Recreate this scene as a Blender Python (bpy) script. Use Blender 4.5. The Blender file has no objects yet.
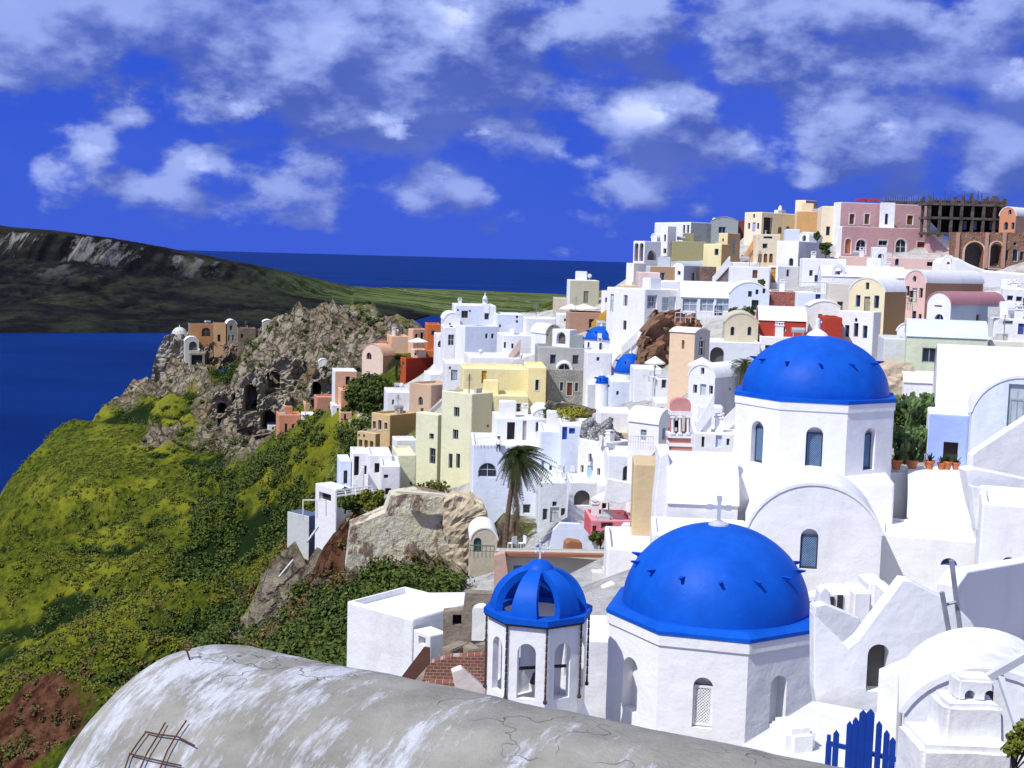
import bpy, bmesh, math, random
import numpy as np
from mathutils import Vector, Matrix, noise as mnoise
random.seed(7); rng = np.random.default_rng(7)
PI = math.pi
sc = bpy.context.scene
COL = sc.collection
# ------------------------------------------------------------------ camera
F = 1280.0; PITCH = math.radians(5.62); ROLL = math.radians(1.55)
cam_d = bpy.data.cameras.new('camera'); cam = bpy.data.objects.new('camera', cam_d); COL.objects.link(cam)
cam_d.sensor_width = 36; cam_d.lens = 36 * F / 1024; cam_d.clip_start = 0.1; cam_d.clip_end = 400000
Rm = Matrix.Rotation(PI/2 - PITCH, 4, 'X') @ Matrix.Rotation(ROLL, 4, 'Z')
cam.matrix_world = Rm
sc.camera = cam
R3 = Rm.to_3x3()
def ray(px, py):
    return R3 @ Vector(((px-512)/F, (384-py)/F, -1))
def P(px, py, d):
    r = ray(px, py); return r * (d / r.y)
def onz(px, py, z):
    r = ray(px, py); return r * (z / r.z)
# ------------------------------------------------------------------ materials
_M = {}
def nm(name):
    m = bpy.data.materials.new(name); m.use_nodes = True
    nt = m.node_tree; b = nt.nodes['Principled BSDF']
    return m, nt, b
def N(nt, t, **k):
    n = nt.nodes.new(t)
    for a, v in k.items():
        if a in ('i',):
            for kk, vv in v.items(): n.inputs[kk].default_value = vv
        else: setattr(n, a, v)
    return n
def mix(nt, fac, a, b, mode='MIX'):
    n = nt.nodes.new('ShaderNodeMix'); n.data_type = 'RGBA'; n.blend_type = mode
    for s, v in ((0, fac), (6, a), (7, b)):
        if hasattr(v, 'is_output'): nt.links.new(v, n.inputs[s])
        elif s and not hasattr(v, 'is_output'): n.inputs[s].default_value = (*v[:3], 1)
        else: n.inputs[s].default_value = v
    return n.outputs[2]
def pos(nt): return nt.nodes.new('ShaderNodeNewGeometry').outputs['Position']
def noise(nt, scale, detail=4, rough=.55, vec=None, stretch=None):
    v = vec if vec is not None else pos(nt)
    if stretch:
        mp = nt.nodes.new('ShaderNodeMapping'); mp.inputs['Scale'].default_value = stretch
        nt.links.new(v, mp.inputs[0]); v = mp.outputs[0]
    n = nt.nodes.new('ShaderNodeTexNoise'); n.inputs['Scale'].default_value = scale
    n.inputs['Detail'].default_value = detail; n.inputs['Roughness'].default_value = rough
    nt.links.new(v, n.inputs['Vector']); return n.outputs['Fac']
def ramp(nt, fac, a, b, va=0., vb=1.):
    n = nt.nodes.new('ShaderNodeMapRange'); n.inputs[1].default_value = a; n.inputs[2].default_value = b
    n.inputs[3].default_value = va; n.inputs[4].default_value = vb
    nt.links.new(fac, n.inputs[0]); return n.outputs[0]
def math_(nt, op, a, b=None):
    n = nt.nodes.new('ShaderNodeMath'); n.operation = op
    for i, v in enumerate((a, b)):
        if v is None: continue
        if hasattr(v, 'is_output'): nt.links.new(v, n.inputs[i])
        else: n.inputs[i].default_value = v
    return n.outputs[0]
def bump(nt, b, h, strength=.3, dist=.05):
    n = nt.nodes.new('ShaderNodeBump'); n.inputs['Strength'].default_value = strength; n.inputs['Distance'].default_value = dist
    nt.links.new(h, n.inputs['Height']); nt.links.new(n.outputs[0], b.inputs['Normal'])
def plaster(c, wear=.25, near=False):
    k = ('pl', c, wear, near)
    if k in _M: return _M[k]
    m, nt, b = nm('plaster_%d' % len(_M))
    d = tuple(x*.62*y for x, y in zip(c, (1, .97, .9)))
    st = noise(nt, .8, 5, .65, stretch=(1, 1, .35))            # rain streaks and patches of the plaster itself
    c1 = mix(nt, ramp(nt, st, .5, .78, 0, wear*1.6), c, d)
    sp = noise(nt, 5.0, 3, .6)
    c2 = mix(nt, ramp(nt, sp, .62, .8, 0, wear*.8), c1, tuple(x*.8 for x in c))
    nt.links.new(c2, b.inputs['Base Color']); b.inputs['Roughness'].default_value = .85
    b.inputs['Specular IOR Level'].default_value = .2
    if near:
        c3 = mix(nt, ramp(nt, noise(nt, 2.6, 6, .75), .60, .74, 0, .12+wear*.5), c2, tuple(x*y for x, y in zip(c, (.62, .60, .58)))); nt.links.new(c3, b.inputs['Base Color'])
        h = math_(nt, 'ADD', math_(nt, 'MULTIPLY', noise(nt, 1.1, 3, .5), 2.2), math_(nt, 'MULTIPLY', noise(nt, 9, 5, .65), .35)); bump(nt, b, h, .45, .07)
    else: bump(nt, b, noise(nt, 2.2, 5, .6), .5, .10)
    _M[k] = m; return m
def plain(c, rough=.6, spec=.3, metal=0., vary=.12):
    k = ('p', c, rough, metal)
    if k in _M: return _M[k]
    m, nt, b = nm('paint_%d' % len(_M))
    c1 = mix(nt, ramp(nt, noise(nt, 3.0), .35, .7, 0, 1), tuple(min(1, x*(1+vary)) for x in c), tuple(x*(1-vary) for x in c))
    nt.links.new(c1, b.inputs['Base Color']); b.inputs['Roughness'].default_value = rough
    b.inputs['Specular IOR Level'].default_value = spec; b.inputs['Metallic'].default_value = metal
    _M[k] = m; return m
def rockmat(name, c1, c2, scale=.8, block=False, mortar=(.3, .27, .22), bs=.9):
    if name in _M: return _M[name]
    m, nt, b = nm(name)
    f = noise(nt, scale, 6, .65)
    c = mix(nt, ramp(nt, f, .35, .65), c1, c2)
    h = f
    if block:
        v = N(nt, 'ShaderNodeTexVoronoi', feature='DISTANCE_TO_EDGE'); v.inputs['Scale'].default_value = bs
        nt.links.new(pos(nt), v.inputs['Vector'])
        e = ramp(nt, v.outputs['Distance'], .03, .10)
        c = mix(nt, e, mortar, c); h = e
    nt.links.new(c, b.inputs['Base Color']); b.inputs['Roughness'].default_value = .95; b.inputs['Specular IOR Level'].default_value = .1
    bump(nt, b, h, .8, .15)
    _M[name] = m; return m
def brickmat(name, c1, c2, mo, scale, rot=0, bw=.5, rh=.25):
    if name in _M: return _M[name]
    m, nt, b = nm(name)
    tc = nt.nodes.new('ShaderNodeTexCoord'); mp = nt.nodes.new('ShaderNodeMapping')
    mp.inputs['Rotation'].default_value = (PI/2, 0, rot); mp.vector_type = 'TEXTURE'
    nt.links.new(pos(nt), mp.inputs[0])
    br = nt.nodes.new('ShaderNodeTexBrick'); br.inputs['Scale'].default_value = scale
    br.inputs['Color1'].default_value = (*c1, 1); br.inputs['Color2'].default_value = (*c2, 1); br.inputs['Mortar'].default_value = (*mo, 1)
    br.inputs['Mortar Size'].default_value = .02; br.inputs['Brick Width'].default_value = bw; br.inputs['Row Height'].default_value = rh
    nt.links.new(mp.outputs[0], br.inputs['Vector'])
    c = mix(nt, ramp(nt, noise(nt, 1.5), .4, .7, 0, .5), br.outputs[0], tuple(x*.6 for x in c1))
    nt.links.new(c, b.inputs['Base Color']); b.inputs['Roughness'].default_value = .9
    _M[name] = m; return m
def glassmat():
    if 'glass' in _M: return _M['glass']
    m, nt, b = nm('window_glass')
    b.inputs['Base Color'].default_value = (.02, .028, .04, 1); b.inputs['Roughness'].default_value = .12
    b.inputs['Specular IOR Level'].default_value = .6
    _M['glass'] = m; return m
W = (.82, .82, .82); W_SHADE = (.70, .76, .88); WG = (.62, .64, .66); CR = (.78, .68, .47); PEACH = (.78, .47, .28)  # the bluish white has the tint of skylit shade put into its colour
TAN = (.45, .29, .16); YEL = (.86, .77, .42); OCH = (.66, .38, .07); PINK = (.62, .37, .36); ROSE = (.62, .42, .38)
GRN = (.50, .56, .38); PGRN = (.74, .73, .50); GREY = (.34, .37, .37); RED = (.42, .05, .03); ORG = (.60, .17, .05)
BEI = (.55, .50, .38); STN = (.30, .29, .27); DK = (.03, .03, .035); BLU = (.03, .10, .5); WOOD = (.20, .08, .03)
LBLU = (.35, .45, .85); DOMEB = (.004, .10, .70); SHUT = (.22, .36, .5); PALE = (.5, .55, .6); OLV = (.34, .32, .17); SAND = (.62, .48, .28)
# ------------------------------------------------------------------ object helpers
def link_bm(name, bm, mats, root, smooth=False, angle=None):
    if root is not None:
        o0 = root['_o'] if '_o' in root.keys() else root.location
        bmesh.ops.translate(bm, verts=bm.verts, vec=-Vector(tuple(o0)))
    me = bpy.data.meshes.new(name); bm.to_mesh(me); bm.free()
    if not isinstance(mats, (list, tuple)) or (mats and isinstance(mats[0], float)): mats = [mats]
    for m in mats: me.materials.append(m)
    if smooth:
        me.polygons.foreach_set('use_smooth', [True]*len(me.polygons))
        if angle: me.set_sharp_from_angle(angle=math.radians(angle))
    o = bpy.data.objects.new(name, me); COL.objects.link(o)
    return o
WORLD = {}
def obj(name, bm, mats, root=None, smooth=False, angle=None):
    """mesh in WORLD coordinates; root's accumulated origin is kept in WORLD"""
    org = WORLD.get(root.name, Vector((0, 0, 0))) if root is not None else Vector((0, 0, 0))
    if root is not None: bmesh.ops.translate(bm, verts=bm.verts, vec=-org)
    me = bpy.data.meshes.new(name); 
    bmesh.ops.recalc_face_normals(bm, faces=bm.faces)
    bm.to_mesh(me); bm.free()
    if not isinstance(mats, (list, tuple)): mats = [mats]
    for m in mats: me.materials.append(m)
    if smooth:
        me.polygons.foreach_set('use_smooth', [True]*len(me.polygons))
        me.set_sharp_from_angle(angle=math.radians(angle or 40))
    o = bpy.data.objects.new(name, me); COL.objects.link(o)
    if root is not None: o.parent = root; WORLD[o.name] = org.copy()
    return o
def thing(name, label, cat, loc, group=None):
    o = bpy.data.objects.new(name, None); COL.objects.link(o); o.location = loc; o.empty_display_size = .5
    o['label'] = label; o['category'] = cat; o['kind'] = 'thing'
    if group: o['group'] = group
    WORLD[o.name] = Vector(loc); return o
def tag(o, label, cat, group=None, kind=None):
    if label: o['label'] = label
    if cat: o['category'] = cat
    if group: o['group'] = group
    if kind: o['kind'] = kind
    elif cat: o['kind'] = 'thing'
    return o
def recentre(o):
    """give a one-mesh thing an origin at its base"""
    me = o.data; co = np.empty(len(me.vertices)*3); me.vertices.foreach_get('co', co); co = co.reshape(-1, 3)
    c = Vector((co[:, 0].mean(), co[:, 1].mean(), co[:, 2].min())); me.transform(Matrix.Translation(-c)); o.location = o.location + c
    return o
# ------------------------------------------------------------------ mesh helpers
def box(bm, c, s, rz=0, mi=0):
    M = Matrix.Translation(Vector(c)) @ Matrix.Rotation(rz, 4, 'Z') @ Matrix.Diagonal((*s, 1))
    r = bmesh.ops.create_cube(bm, size=1, matrix=M)
    for v in r['verts']:
        for f in v.link_faces: f.material_index = mi
    return r['verts']
def tube(bm, a, b, r0, r1=None, n=6, caps=True):
    a = Vector(a); b = Vector(b); r1 = r0 if r1 is None else r1
    z = (b-a).normalized(); x = z.orthogonal().normalized(); y = z.cross(x)
    A = [bm.verts.new(a + (x*math.cos(2*PI*i/n) + y*math.sin(2*PI*i/n))*r0) for i in range(n)]
    B = [bm.verts.new(b + (x*math.cos(2*PI*i/n) + y*math.sin(2*PI*i/n))*r1) for i in range(n)]
    for i in range(n): bm.faces.new((A[i], A[(i+1) % n], B[(i+1) % n], B[i]))
    if caps: bm.faces.new(A[::-1]); bm.faces.new(B)
def lathe(bm, c, prof, n=48, mi=0, ph=0.):
    rings = []
    for r, z in prof:
        if r < 1e-4: rings.append([bm.verts.new((c[0], c[1], c[2]+z))])
        else: rings.append([bm.verts.new((c[0]+r*math.cos(2*PI*i/n+ph), c[1]+r*math.sin(2*PI*i/n+ph), c[2]+z)) for i in range(n)])
    for a, b in zip(rings, rings[1:]):
        for i in range(n):
            j = (i+1) % n
            if len(a) == 1 and len(b) == 1: continue
            if len(a) == 1: f = bm.faces.new((a[0], b[i], b[j]))
            elif len(b) == 1: f = bm.faces.new((a[i], a[j], b[0]))
            else: f = bm.faces.new((a[i], a[j], b[j], b[i]))
            f.material_index = mi
    if len(rings[0]) > 1: bm.faces.new(rings[0][::-1])
    if len(rings[-1]) > 1: bm.faces.new(rings[-1])
def domeprof(R, h, n=14, lip=0.):
    p = [(R+lip, 0), (R+lip, .02*R)] if lip else []
    return p + [(R*math.cos(t*PI/2/n), (0.05*R if lip else 0)+h*math.sin(t*PI/2/n)) for t in range(n)] + [(0, (0.05*R if lip else 0)+h)]
class Fr:
    """frame on a vertical face: origin, direction along, direction out"""
    def __init__(s, O, es, out): s.O = Vector(O); s.es = Vector(es).normalized(); s.out = Vector(out).normalized()
    def pt(s, a, z, o): return s.O + s.es*a + s.out*o + Vector((0, 0, z))
    def hit(s, px, py):
        r = ray(px, py); p = r * (s.O.dot(s.out) / r.dot(s.out)); q = p - s.O
        return q.dot(s.es), q.z
def prism(bm, fr, pts, a, b, mi=0):
    A = [bm.verts.new(fr.pt(x, z, a)) for x, z in pts]; B = [bm.verts.new(fr.pt(x, z, b)) for x, z in pts]
    n = len(pts); fs = []
    for i in range(n): fs.append(bm.faces.new((A[i], A[(i+1) % n], B[(i+1) % n], B[i])))
    fs.append(bm.faces.new(A[::-1])); fs.append(bm.faces.new(B))
    for f in fs: f.material_index = mi
    return fs
def ring(bm, fr, po, pi, a, b):
    n = len(po)
    V = [[bm.verts.new(fr.pt(x, z, d)) for x, z in pp] for pp, d in ((po, a), (po, b), (pi, b), (pi, a))]
    for k in range(4):
        A = V[k]; B = V[(k+1) % 4]
        for i in range(n): bm.faces.new((A[i], A[(i+1) % n], B[(i+1) % n], B[i]))
def outline(arch, cx, cz, w, h, seg=8):
    x0, x1, z0, z1 = cx-w/2, cx+w/2, cz-h/2, cz+h/2
    if arch == 'c':
        return [(cx+w/2*math.cos(2*PI*i/16), cz+h/2*math.sin(2*PI*i/16)) for i in range(16)]
    if not arch: return [(x0, z0), (x1, z0), (x1, z1), (x0, z1)]
    r = min(w/2, h)
    return [(x0, z0), (x1, z0)] + [(cx+w/2*math.cos(PI*i/seg), z1-r+r*math.sin(PI*i/seg)) for i in range(seg+1)]
def boolean(me_obj, cut_bm):
    bmesh.ops.recalc_face_normals(cut_bm, faces=cut_bm.faces)
    bmesh.ops.translate(cut_bm, verts=cut_bm.verts, vec=-WORLD.get(me_obj.name, Vector((0, 0, 0))))
    cm = bpy.data.meshes.new('c'); cut_bm.to_mesh(cm); cut_bm.free()
    co = bpy.data.objects.new('c', cm); COL.objects.link(co)
    md = me_obj.modifiers.new('b', 'BOOLEAN'); md.operation = 'DIFFERENCE'; md.solver = 'EXACT'; md.object = co
    par = me_obj.parent; me_obj.parent = None
    dg = bpy.context.evaluated_depsgraph_get(); dg.update()
    nme = bpy.data.meshes.new_from_object(me_obj.evaluated_get(dg))
    for tryn in ('self', 'fast'):
        if len(nme.polygons) > 5: break
        if tryn == 'self': md.use_self = True
        else: md.solver = 'FAST'
        dg.update(); nme = bpy.data.meshes.new_from_object(me_obj.evaluated_get(dg))
    me_obj.modifiers.clear()
    if len(nme.polygons): me_obj.data = nme
    else: print('BOOLEAN EMPTY', me_obj.name, par.get('label') if par else '')
    nme.name = me_obj.name
    bpy.data.objects.remove(co); bpy.data.meshes.remove(cm)
    me_obj.parent = par
def lattice(root, fr, a, z, w, h, col, dep, n=9, t=.018):
    bm = bmesh.new(); step = w/n*1.0
    k = -h
    x0, x1, z0, z1 = a-w/2, a+w/2, z-h/2, z+h/2
    for sgn in (1, -1):
        c = -h-w
        while c < w+h:
            # line x = xa + t, z = z0 + sgn.. clipped
            pts = []
            xa, za = x0+c, z0
            t0 = max(0, x0-xa); t1 = min(h, x1-xa)
            if t1 > t0+.02:
                q0 = (xa+t0, za+t0); q1 = (xa+t1, za+t1)
                if sgn < 0: q0 = (x0+x1-q0[0], q0[1]); q1 = (x0+x1-q1[0], q1[1])
                tube(bm, fr.pt(q0[0], q0[1], dep+sgn*.006), fr.pt(q1[0], q1[1], dep+sgn*.006), t, n=4)
            c += step*1.0
    obj('lattice', bm, plain(col), root)
def lattwin(root, fr, a, z, w_, h_, dep, col=(.10, .20, .38)):
    bm = bmesh.new(); ring(bm, fr, outline(0, a, z-.12, w_-.01, h_-.3), outline(0, a, z-.12, w_-.12, h_-.42), dep+.06, dep); win = obj('window', bm, plain((.04,.06,.10)), root)
    bm = bmesh.new(); prism(bm, fr, outline(0, a, z-.12, w_-.02, h_-.32), dep+.01, dep-.04); obj('pane', bm, plain((.02,.08,.22)), win)
    lattice(win, fr, a, z-.12, w_-.12, h_-.42, (.25,.38,.55), dep+.03, 6, .012)
# ------------------------------------------------------------------ openings
def opening(cutter, root, fr, kind, a, z, w, h, col=None, rec=.22, wallparent=None, trim=None):
    """kind: w window, a arched window, d door, D arched door, o open arch, q open square, r round, s shutters, t lattice (arched)"""
    arch = kind in 'aDoOktAxT'; 
    if kind == 'r': arch = 'c'
    if kind in 'DdoqL': h = max(h, .1)
    if kind in 'oq' and rec == .22: rec = .45
    prism(cutter, fr, outline(arch, a, z, w, h), .3, -rec)
    if kind == 'T': lattwin(root, fr, a, z, w, h, -rec+.06); return
    t = min(.07, w*.12)
    if kind in 'oqO':
        if kind == 'q' or (w < 2.6 and kind == 'o'):
            bm = bmesh.new(); prism(bm, fr, outline(arch, a, z, w-.004, h-.004), -rec+.03, -rec-.01); obj('dark_doorway', bm, plain((.035,.03,.03) if kind == 'q' else (.12,.11,.10), .9), root)  # dark plate paints the unlit depth at the back of the recess
        return
    inner = outline(arch, a, z, w-2*t, h-2*t)
    out = outline(arch, a, z, w-.004, h-.004)
    if kind in 'dD':
        bm = bmesh.new(); prism(bm, fr, out, -rec+.07, -rec+.01)
        zz = z-h*.22
        for s in (-1, 1): box(bm, fr.pt(a+s*w*.22, zz, -rec+.075), (.02, .02, .02))
        o = obj('door', bm, plain(col or WOOD), root)
        if w > .5:
            bm = bmesh.new(); ring(bm, fr, outline(0, a, z-h*.12, w*.72, h*.62), outline(0, a, z-h*.12, w*.6, h*.54), -rec+.075, -rec+.10)
            tube(bm, fr.pt(a, z-h*.45, -rec+.08), fr.pt(a, z+h*.35, -rec+.08), .02, n=4)
            obj('door_panel', bm, plain(tuple(x*.8 for x in (col or WOOD))), o)
    else:
        bm = bmesh.new(); ring(bm, fr, out, inner, -rec+.09, -rec+.01)
        if w > .7 and kind not in 'ts':
            prism(bm, fr, [(a-.03, z-h/2+t), (a+.03, z-h/2+t), (a+.03, z+h/2-t*1.4), (a-.03, z+h/2-t*1.4)], -rec+.08, -rec+.02)
            if h > 1.2: prism(bm, fr, [(a-w/2+t, z), (a+w/2-t, z), (a+w/2-t, z+.05), (a-w/2+t, z+.05)], -rec+.075, -rec+.025)
        fc = (.30, .31, .33) if (col is None or col == DK) else col
        win = obj('window', bm, plain(fc), root)
        bm = bmesh.new(); prism(bm, fr, out, -rec+.03, -rec-.01)
        obj('pane', bm, {'s': plain(col or SHUT), 'G': plain((.30,.38,.46), .15, .6)}.get(kind) or glassmat(), win)
    if trim:
        bm = bmesh.new(); k = min(.12, w*.2); ring(bm, fr, outline(arch, a, z, w+2*k, h+2*k), outline(arch, a, z, w-.002, h-.002), .035, -.05)
        obj('surround', bm, plaster(trim), root)
def arcpts(w, rise, n=18):
    """arch profile from (0,0) up to (w/2,rise) and down to (w,0)"""
    rise = min(rise, w/2*.999)
    R = (w*w/4+rise*rise)/(2*rise); cz = rise-R; a0 = math.asin(min(1, (w/2)/R))
    return [(w/2+R*math.sin(-a0+2*a0*i/n), cz+R*math.cos(-a0+2*a0*i/n)) for i in range(n+1)]
SPECS = []; GROUND = []          # GROUND: footprints that the terrain keeps clear of
HG = 'houses stepped up the hillside'
def H(name, label, d, x0, xc, x1, yt, yb, th, cl=W, cr=None, roof='f', feat=(), dl=None, dr=None, cat='house', group=HG, rc=None,
      trim=None, wear=.25, under=True, chim=(), ext=None, par=.3, terr=True, near=False):
    th = math.radians(th); cr = cr or cl
    A = P(xc, yt, d)
    if dl and xc-x0 <= 7:
        best = None
        for k in range(-400, 700):
            t = math.radians(k*.1); px = 512+F*(A.x-math.sin(t)*dl)/(A.y+math.cos(t)*dl); e = abs(px-(512+F*A.x/A.y)+(xc-x0))
            if best is None or e < best[0]: best = (e, t)
        th = best[1]
    zb = P(xc, yb, d).z; zt = A.z
    u = Vector((math.cos(th), math.sin(th), 0)); v = Vector((-math.sin(th), math.cos(th), 0))
    ym = (yt+yb)/2
    fR = Fr((A.x, A.y, 0), u, -v); fL = Fr((A.x, A.y, 0), v, -u)
    Lr = dr if x1 == xc else fR.hit(x1, ym)[0]
    Ll = dl if x0 == xc else fL.hit(x0, ym)[0]
    if dr and x1 != xc and False: Lr = dr
    if Lr is None: Lr = 5
    if Ll is None: Ll = 5
    if dl: Ll = dl
    if dr: Lr = dr
    if Lr <= .1 or Ll <= .1 or Lr > 30 or Ll > 30: print('BAD SIZE', label[:50], round(Ll, 1), round(Lr, 1))
    Lr = max(.4, min(Lr, 30)); Ll = max(.4, min(Ll, 30))
    s = dict(name=name, label=label, A=A, zb=zb, zt=zt, u=u, v=v, Lr=Lr, Ll=Ll, fR=fR, fL=fL, cl=cl, cr=cr, roof=roof, feat=feat, xc=xc,
             cat=cat, group=group, rc=rc, trim=trim, wear=wear, d=d, chim=chim, ext=ext, par=par, near=near)
    SPECS.append(s)
    if terr: GROUND.append((A, u, v, Lr, Ll, zb, zt))
    return s
def mat_of(c, wear=.25, near=False):
    return plaster(c, wear, near) if isinstance(c, tuple) else c
import re
re_no = re.compile(r'window|door|plain|foundation|terrace room|stone|slit|arch|slate|hut with')
def build_house(s, zlow):
    A, u, v, Lr, Ll, zt, zb = s['A'], s['u'], s['v'], s['Lr'], s['Ll'], s['zt'], s['zb']
    base = min(zb-.3, zlow-.4)
    root = thing(s['name'], s['label'], s['cat'], (A.x, A.y, zb), s['group'])
    s['root'] = root
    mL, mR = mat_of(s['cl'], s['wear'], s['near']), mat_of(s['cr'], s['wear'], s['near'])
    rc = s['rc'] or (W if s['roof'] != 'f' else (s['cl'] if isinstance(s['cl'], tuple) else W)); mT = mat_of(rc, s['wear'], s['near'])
    o2 = Vector((A.x, A.y, 0))
    def pt(x, y, z): return o2 + u*x + v*y + Vector((0, 0, z))
    roof = s['roof']; bm = bmesh.new(); bev = min(.09, Lr*.05, Ll*.05)
    if roof == 'f' or roof[0] == 'd':
        vs = [bm.verts.new(pt(x, y, z)) for z in (base, zt) for x, y in ((0, 0), (Lr, 0), (Lr, Ll), (0, Ll))]
        for q in ((3, 2, 1, 0), (4, 5, 6, 7), (0, 1, 5, 4), (1, 2, 6, 5), (2, 3, 7, 6), (3, 0, 4, 7)): bm.faces.new([vs[i] for i in q])
        es = [e for e in bm.edges if max(v_.co.z for v_ in e.verts) > zt-.01]
        bmesh.ops.bevel(bm, geom=es, offset=bev, segments=2, profile=.5, affect='EDGES')
    else:
        rise = roof[1]*s['d']/F
        if roof[0] == 'L':
            fr = Fr(o2, v, -u); prof = arcpts(Ll, rise); dep = Lr; span = Ll
        else:
            fr = Fr(o2, u, -v); prof = arcpts(Lr, rise); dep = Ll; span = Lr
        pr = [(x, zt+z) for x, z in prof]
        poly = [(0, base), (0, zt)] + pr[1:-1] + [(span, zt), (span, base)]
        prism(bm, fr, poly[::-1], 0, -dep)
    bm.normal_update(); bmesh.ops.recalc_face_normals(bm, faces=bm.faces)
    for f in bm.faces:
        n = f.normal
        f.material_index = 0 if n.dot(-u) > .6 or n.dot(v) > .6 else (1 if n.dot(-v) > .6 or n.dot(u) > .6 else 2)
        if f.normal.z > .6: f.material_index = 2
    wall = obj('wall', bm, [mL, mR, mT], root)
    cut = bmesh.new(); ncut = 0
    if roof == 'f' and min(Lr, Ll) > 1.4 and s['par']:
        pd = s['par']; t = .2
        c = pt(Lr/2, Ll/2, zt-pd/2+.5); M = Matrix.Translation(c) @ Matrix.Rotation(math.atan2(u.y, u.x), 4, 'Z') @ Matrix.Diagonal((Lr-2*t, Ll-2*t, pd+1, 1))
        bmesh.ops.create_cube(cut, size=1, matrix=M); ncut += 1
        bb = bmesh.new(); M = Matrix.Translation(pt(Lr/2, Ll/2, zt-pd+.02)) @ Matrix.Rotation(math.atan2(u.y, u.x), 4, 'Z') @ Matrix.Diagonal((Lr-2*t-.01, Ll-2*t-.01, .05, 1))
        bmesh.ops.create_cube(bb, size=1, matrix=M); rf = obj('roof', bb, mT, root)
    elif roof == 'f': rf = root
    elif roof[0] == 'd':
        R = min(Lr, Ll)*.46; bb = bmesh.new(); lathe(bb, pt(Lr/2, Ll/2, zt-.02), domeprof(R, roof[1]*s['d']/F), 32)
        rf = obj('dome', bb, mat_of(s['rc'] or W), root, True)
    else:
        bb = bmesh.new(); th = .10
        outp = arcpts(span+2*th, rise+th); outp = [(x-th, z+zt) for x, z in outp]
        inn = [(x, z+zt-.01) for x, z in prof]
        n = len(outp)
        V = [[bb.verts.new(fr.pt(x, z, dd)) for x, z in pp] for pp, dd in ((outp, .05), (inn, .05), (outp, -dep-.05), (inn, -dep-.05))]
        for i in range(n-1):
            bb.faces.new((V[0][i], V[0][i+1], V[1][i+1], V[1][i])); bb.faces.new((V[2][i], V[3][i], V[3][i+1], V[2][i+1]))
            bb.faces.new((V[0][i], V[2][i], V[2][i+1], V[0][i+1])); bb.faces.new((V[1][i], V[1][i+1], V[3][i+1], V[3][i]))
        for i in (0, n-1): bb.faces.new((V[0][i], V[1][i], V[3][i], V[2][i]))
        rf = obj('roof', bb, mT, root, True, 35)
    s['rf'] = rf
    if rf is not root and roof == 'f' and s['par'] and not s['near'] and min(Lr, Ll) > 2.6:
        rr = random.Random(int(A.x*97+A.y*13))
        for q_ in range(rr.choice((0, 1, 1, 2, 3))):
            x = rr.uniform(.6, Lr-.6); y = rr.uniform(.6, Ll-.6); z0 = zt-s['par']; kk = rr.choice(('chimney', 'skylight', 'chimney') if s['near'] else ('chimney', 'chimney', 'water_heater', 'air_conditioner', 'skylight', 'roof_vent', 'aerial', 'aerial', 'satellite_dish')); bb = bmesh.new(); az = math.atan2(u.y, u.x)
            if kk == 'chimney':
                hg = rr.uniform(.7, 1.2); box(bb, pt(x, y, z0+hg/2), (.5, .5, hg), az); box(bb, pt(x, y, z0+hg+.04), (.62, .62, .08), az)
                for sx in (-1, 1): box(bb, pt(x+sx*.2, y, z0+hg+.17), (.1, .4, .18), az)
                box(bb, pt(x, y, z0+hg+.29), (.58, .5, .06), az); obj(kk, bb, plaster(W), rf)
            elif kk == 'water_heater':
                tube(bb, pt(x-.55, y, z0+.75), pt(x+.55, y, z0+.75), .24, n=12); box(bb, pt(x-.4, y, z0+.3), (.06, .5, .6), az); box(bb, pt(x+.4, y, z0+.3), (.06, .5, .6), az); obj(kk, bb, plain((.5,.52,.55), .35, .5, .5), rf)
            elif kk == 'air_conditioner':
                box(bb, pt(x, y, z0+.4), (.8, .32, .6), az); box(bb, pt(x, y-.17, z0+.4), (.5, .03, .45), az); obj(kk, bb, plain((.5,.5,.48)), rf)
            elif kk == 'skylight':
                box(bb, pt(x, y, z0+.16), (.9, .9, .3), az); box(bb, pt(x, y, z0+.33), (.7, .7, .05), az); obj(kk, bb, plain((.45,.5,.55)), rf)
            elif kk == 'aerial':
                tube(bb, pt(x, y, z0), pt(x, y, z0+2.1), .035, n=5)
                for q2 in range(5): tube(bb, pt(x-.45+q2*.06, y, z0+1.5+q2*.13), pt(x+.45-q2*.06, y, z0+1.5+q2*.13), .022, n=4)
                obj(kk, bb, plain((.25,.25,.26)), rf)
            elif kk == 'satellite_dish':
                tube(bb, pt(x, y, z0), pt(x, y, z0+.8), .04, n=5); q2 = pt(x, y-.08, z0+.9); M = Matrix.Translation(q2) @ Matrix.Rotation(PI*.38, 4, 'X'); bmesh.ops.create_cone(bb, cap_ends=True, segments=14, radius1=.3, radius2=.15, depth=.14, matrix=M); obj(kk, bb, plain((.6,.6,.6)), rf)
            else:
                tube(bb, pt(x, y, z0), pt(x, y, z0+.7), .1, n=8); tube(bb, pt(x, y, z0+.7), pt(x, y, z0+.78), .18, .05, n=8); obj(kk, bb, plain((.4,.4,.4)), rf)
        if max(Lr, Ll) > 5 and rr.random() < .45:      # raised stair-head hutch on the roof
            x = rr.uniform(1.2, Lr-1.2); y = min(Ll-.9, rr.uniform(1, Ll)); bb = bmesh.new(); box(bb, pt(x, y, zt-s['par']+.7), (1.5, 1.4, 1.5), math.atan2(u.y, u.x)); bmesh.ops.bevel(bb, geom=bb.edges[:], offset=.08, segments=2, affect='EDGES')
            obj('stair_head', bb, mL, rf)
    feats = list(s['feat'])
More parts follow.
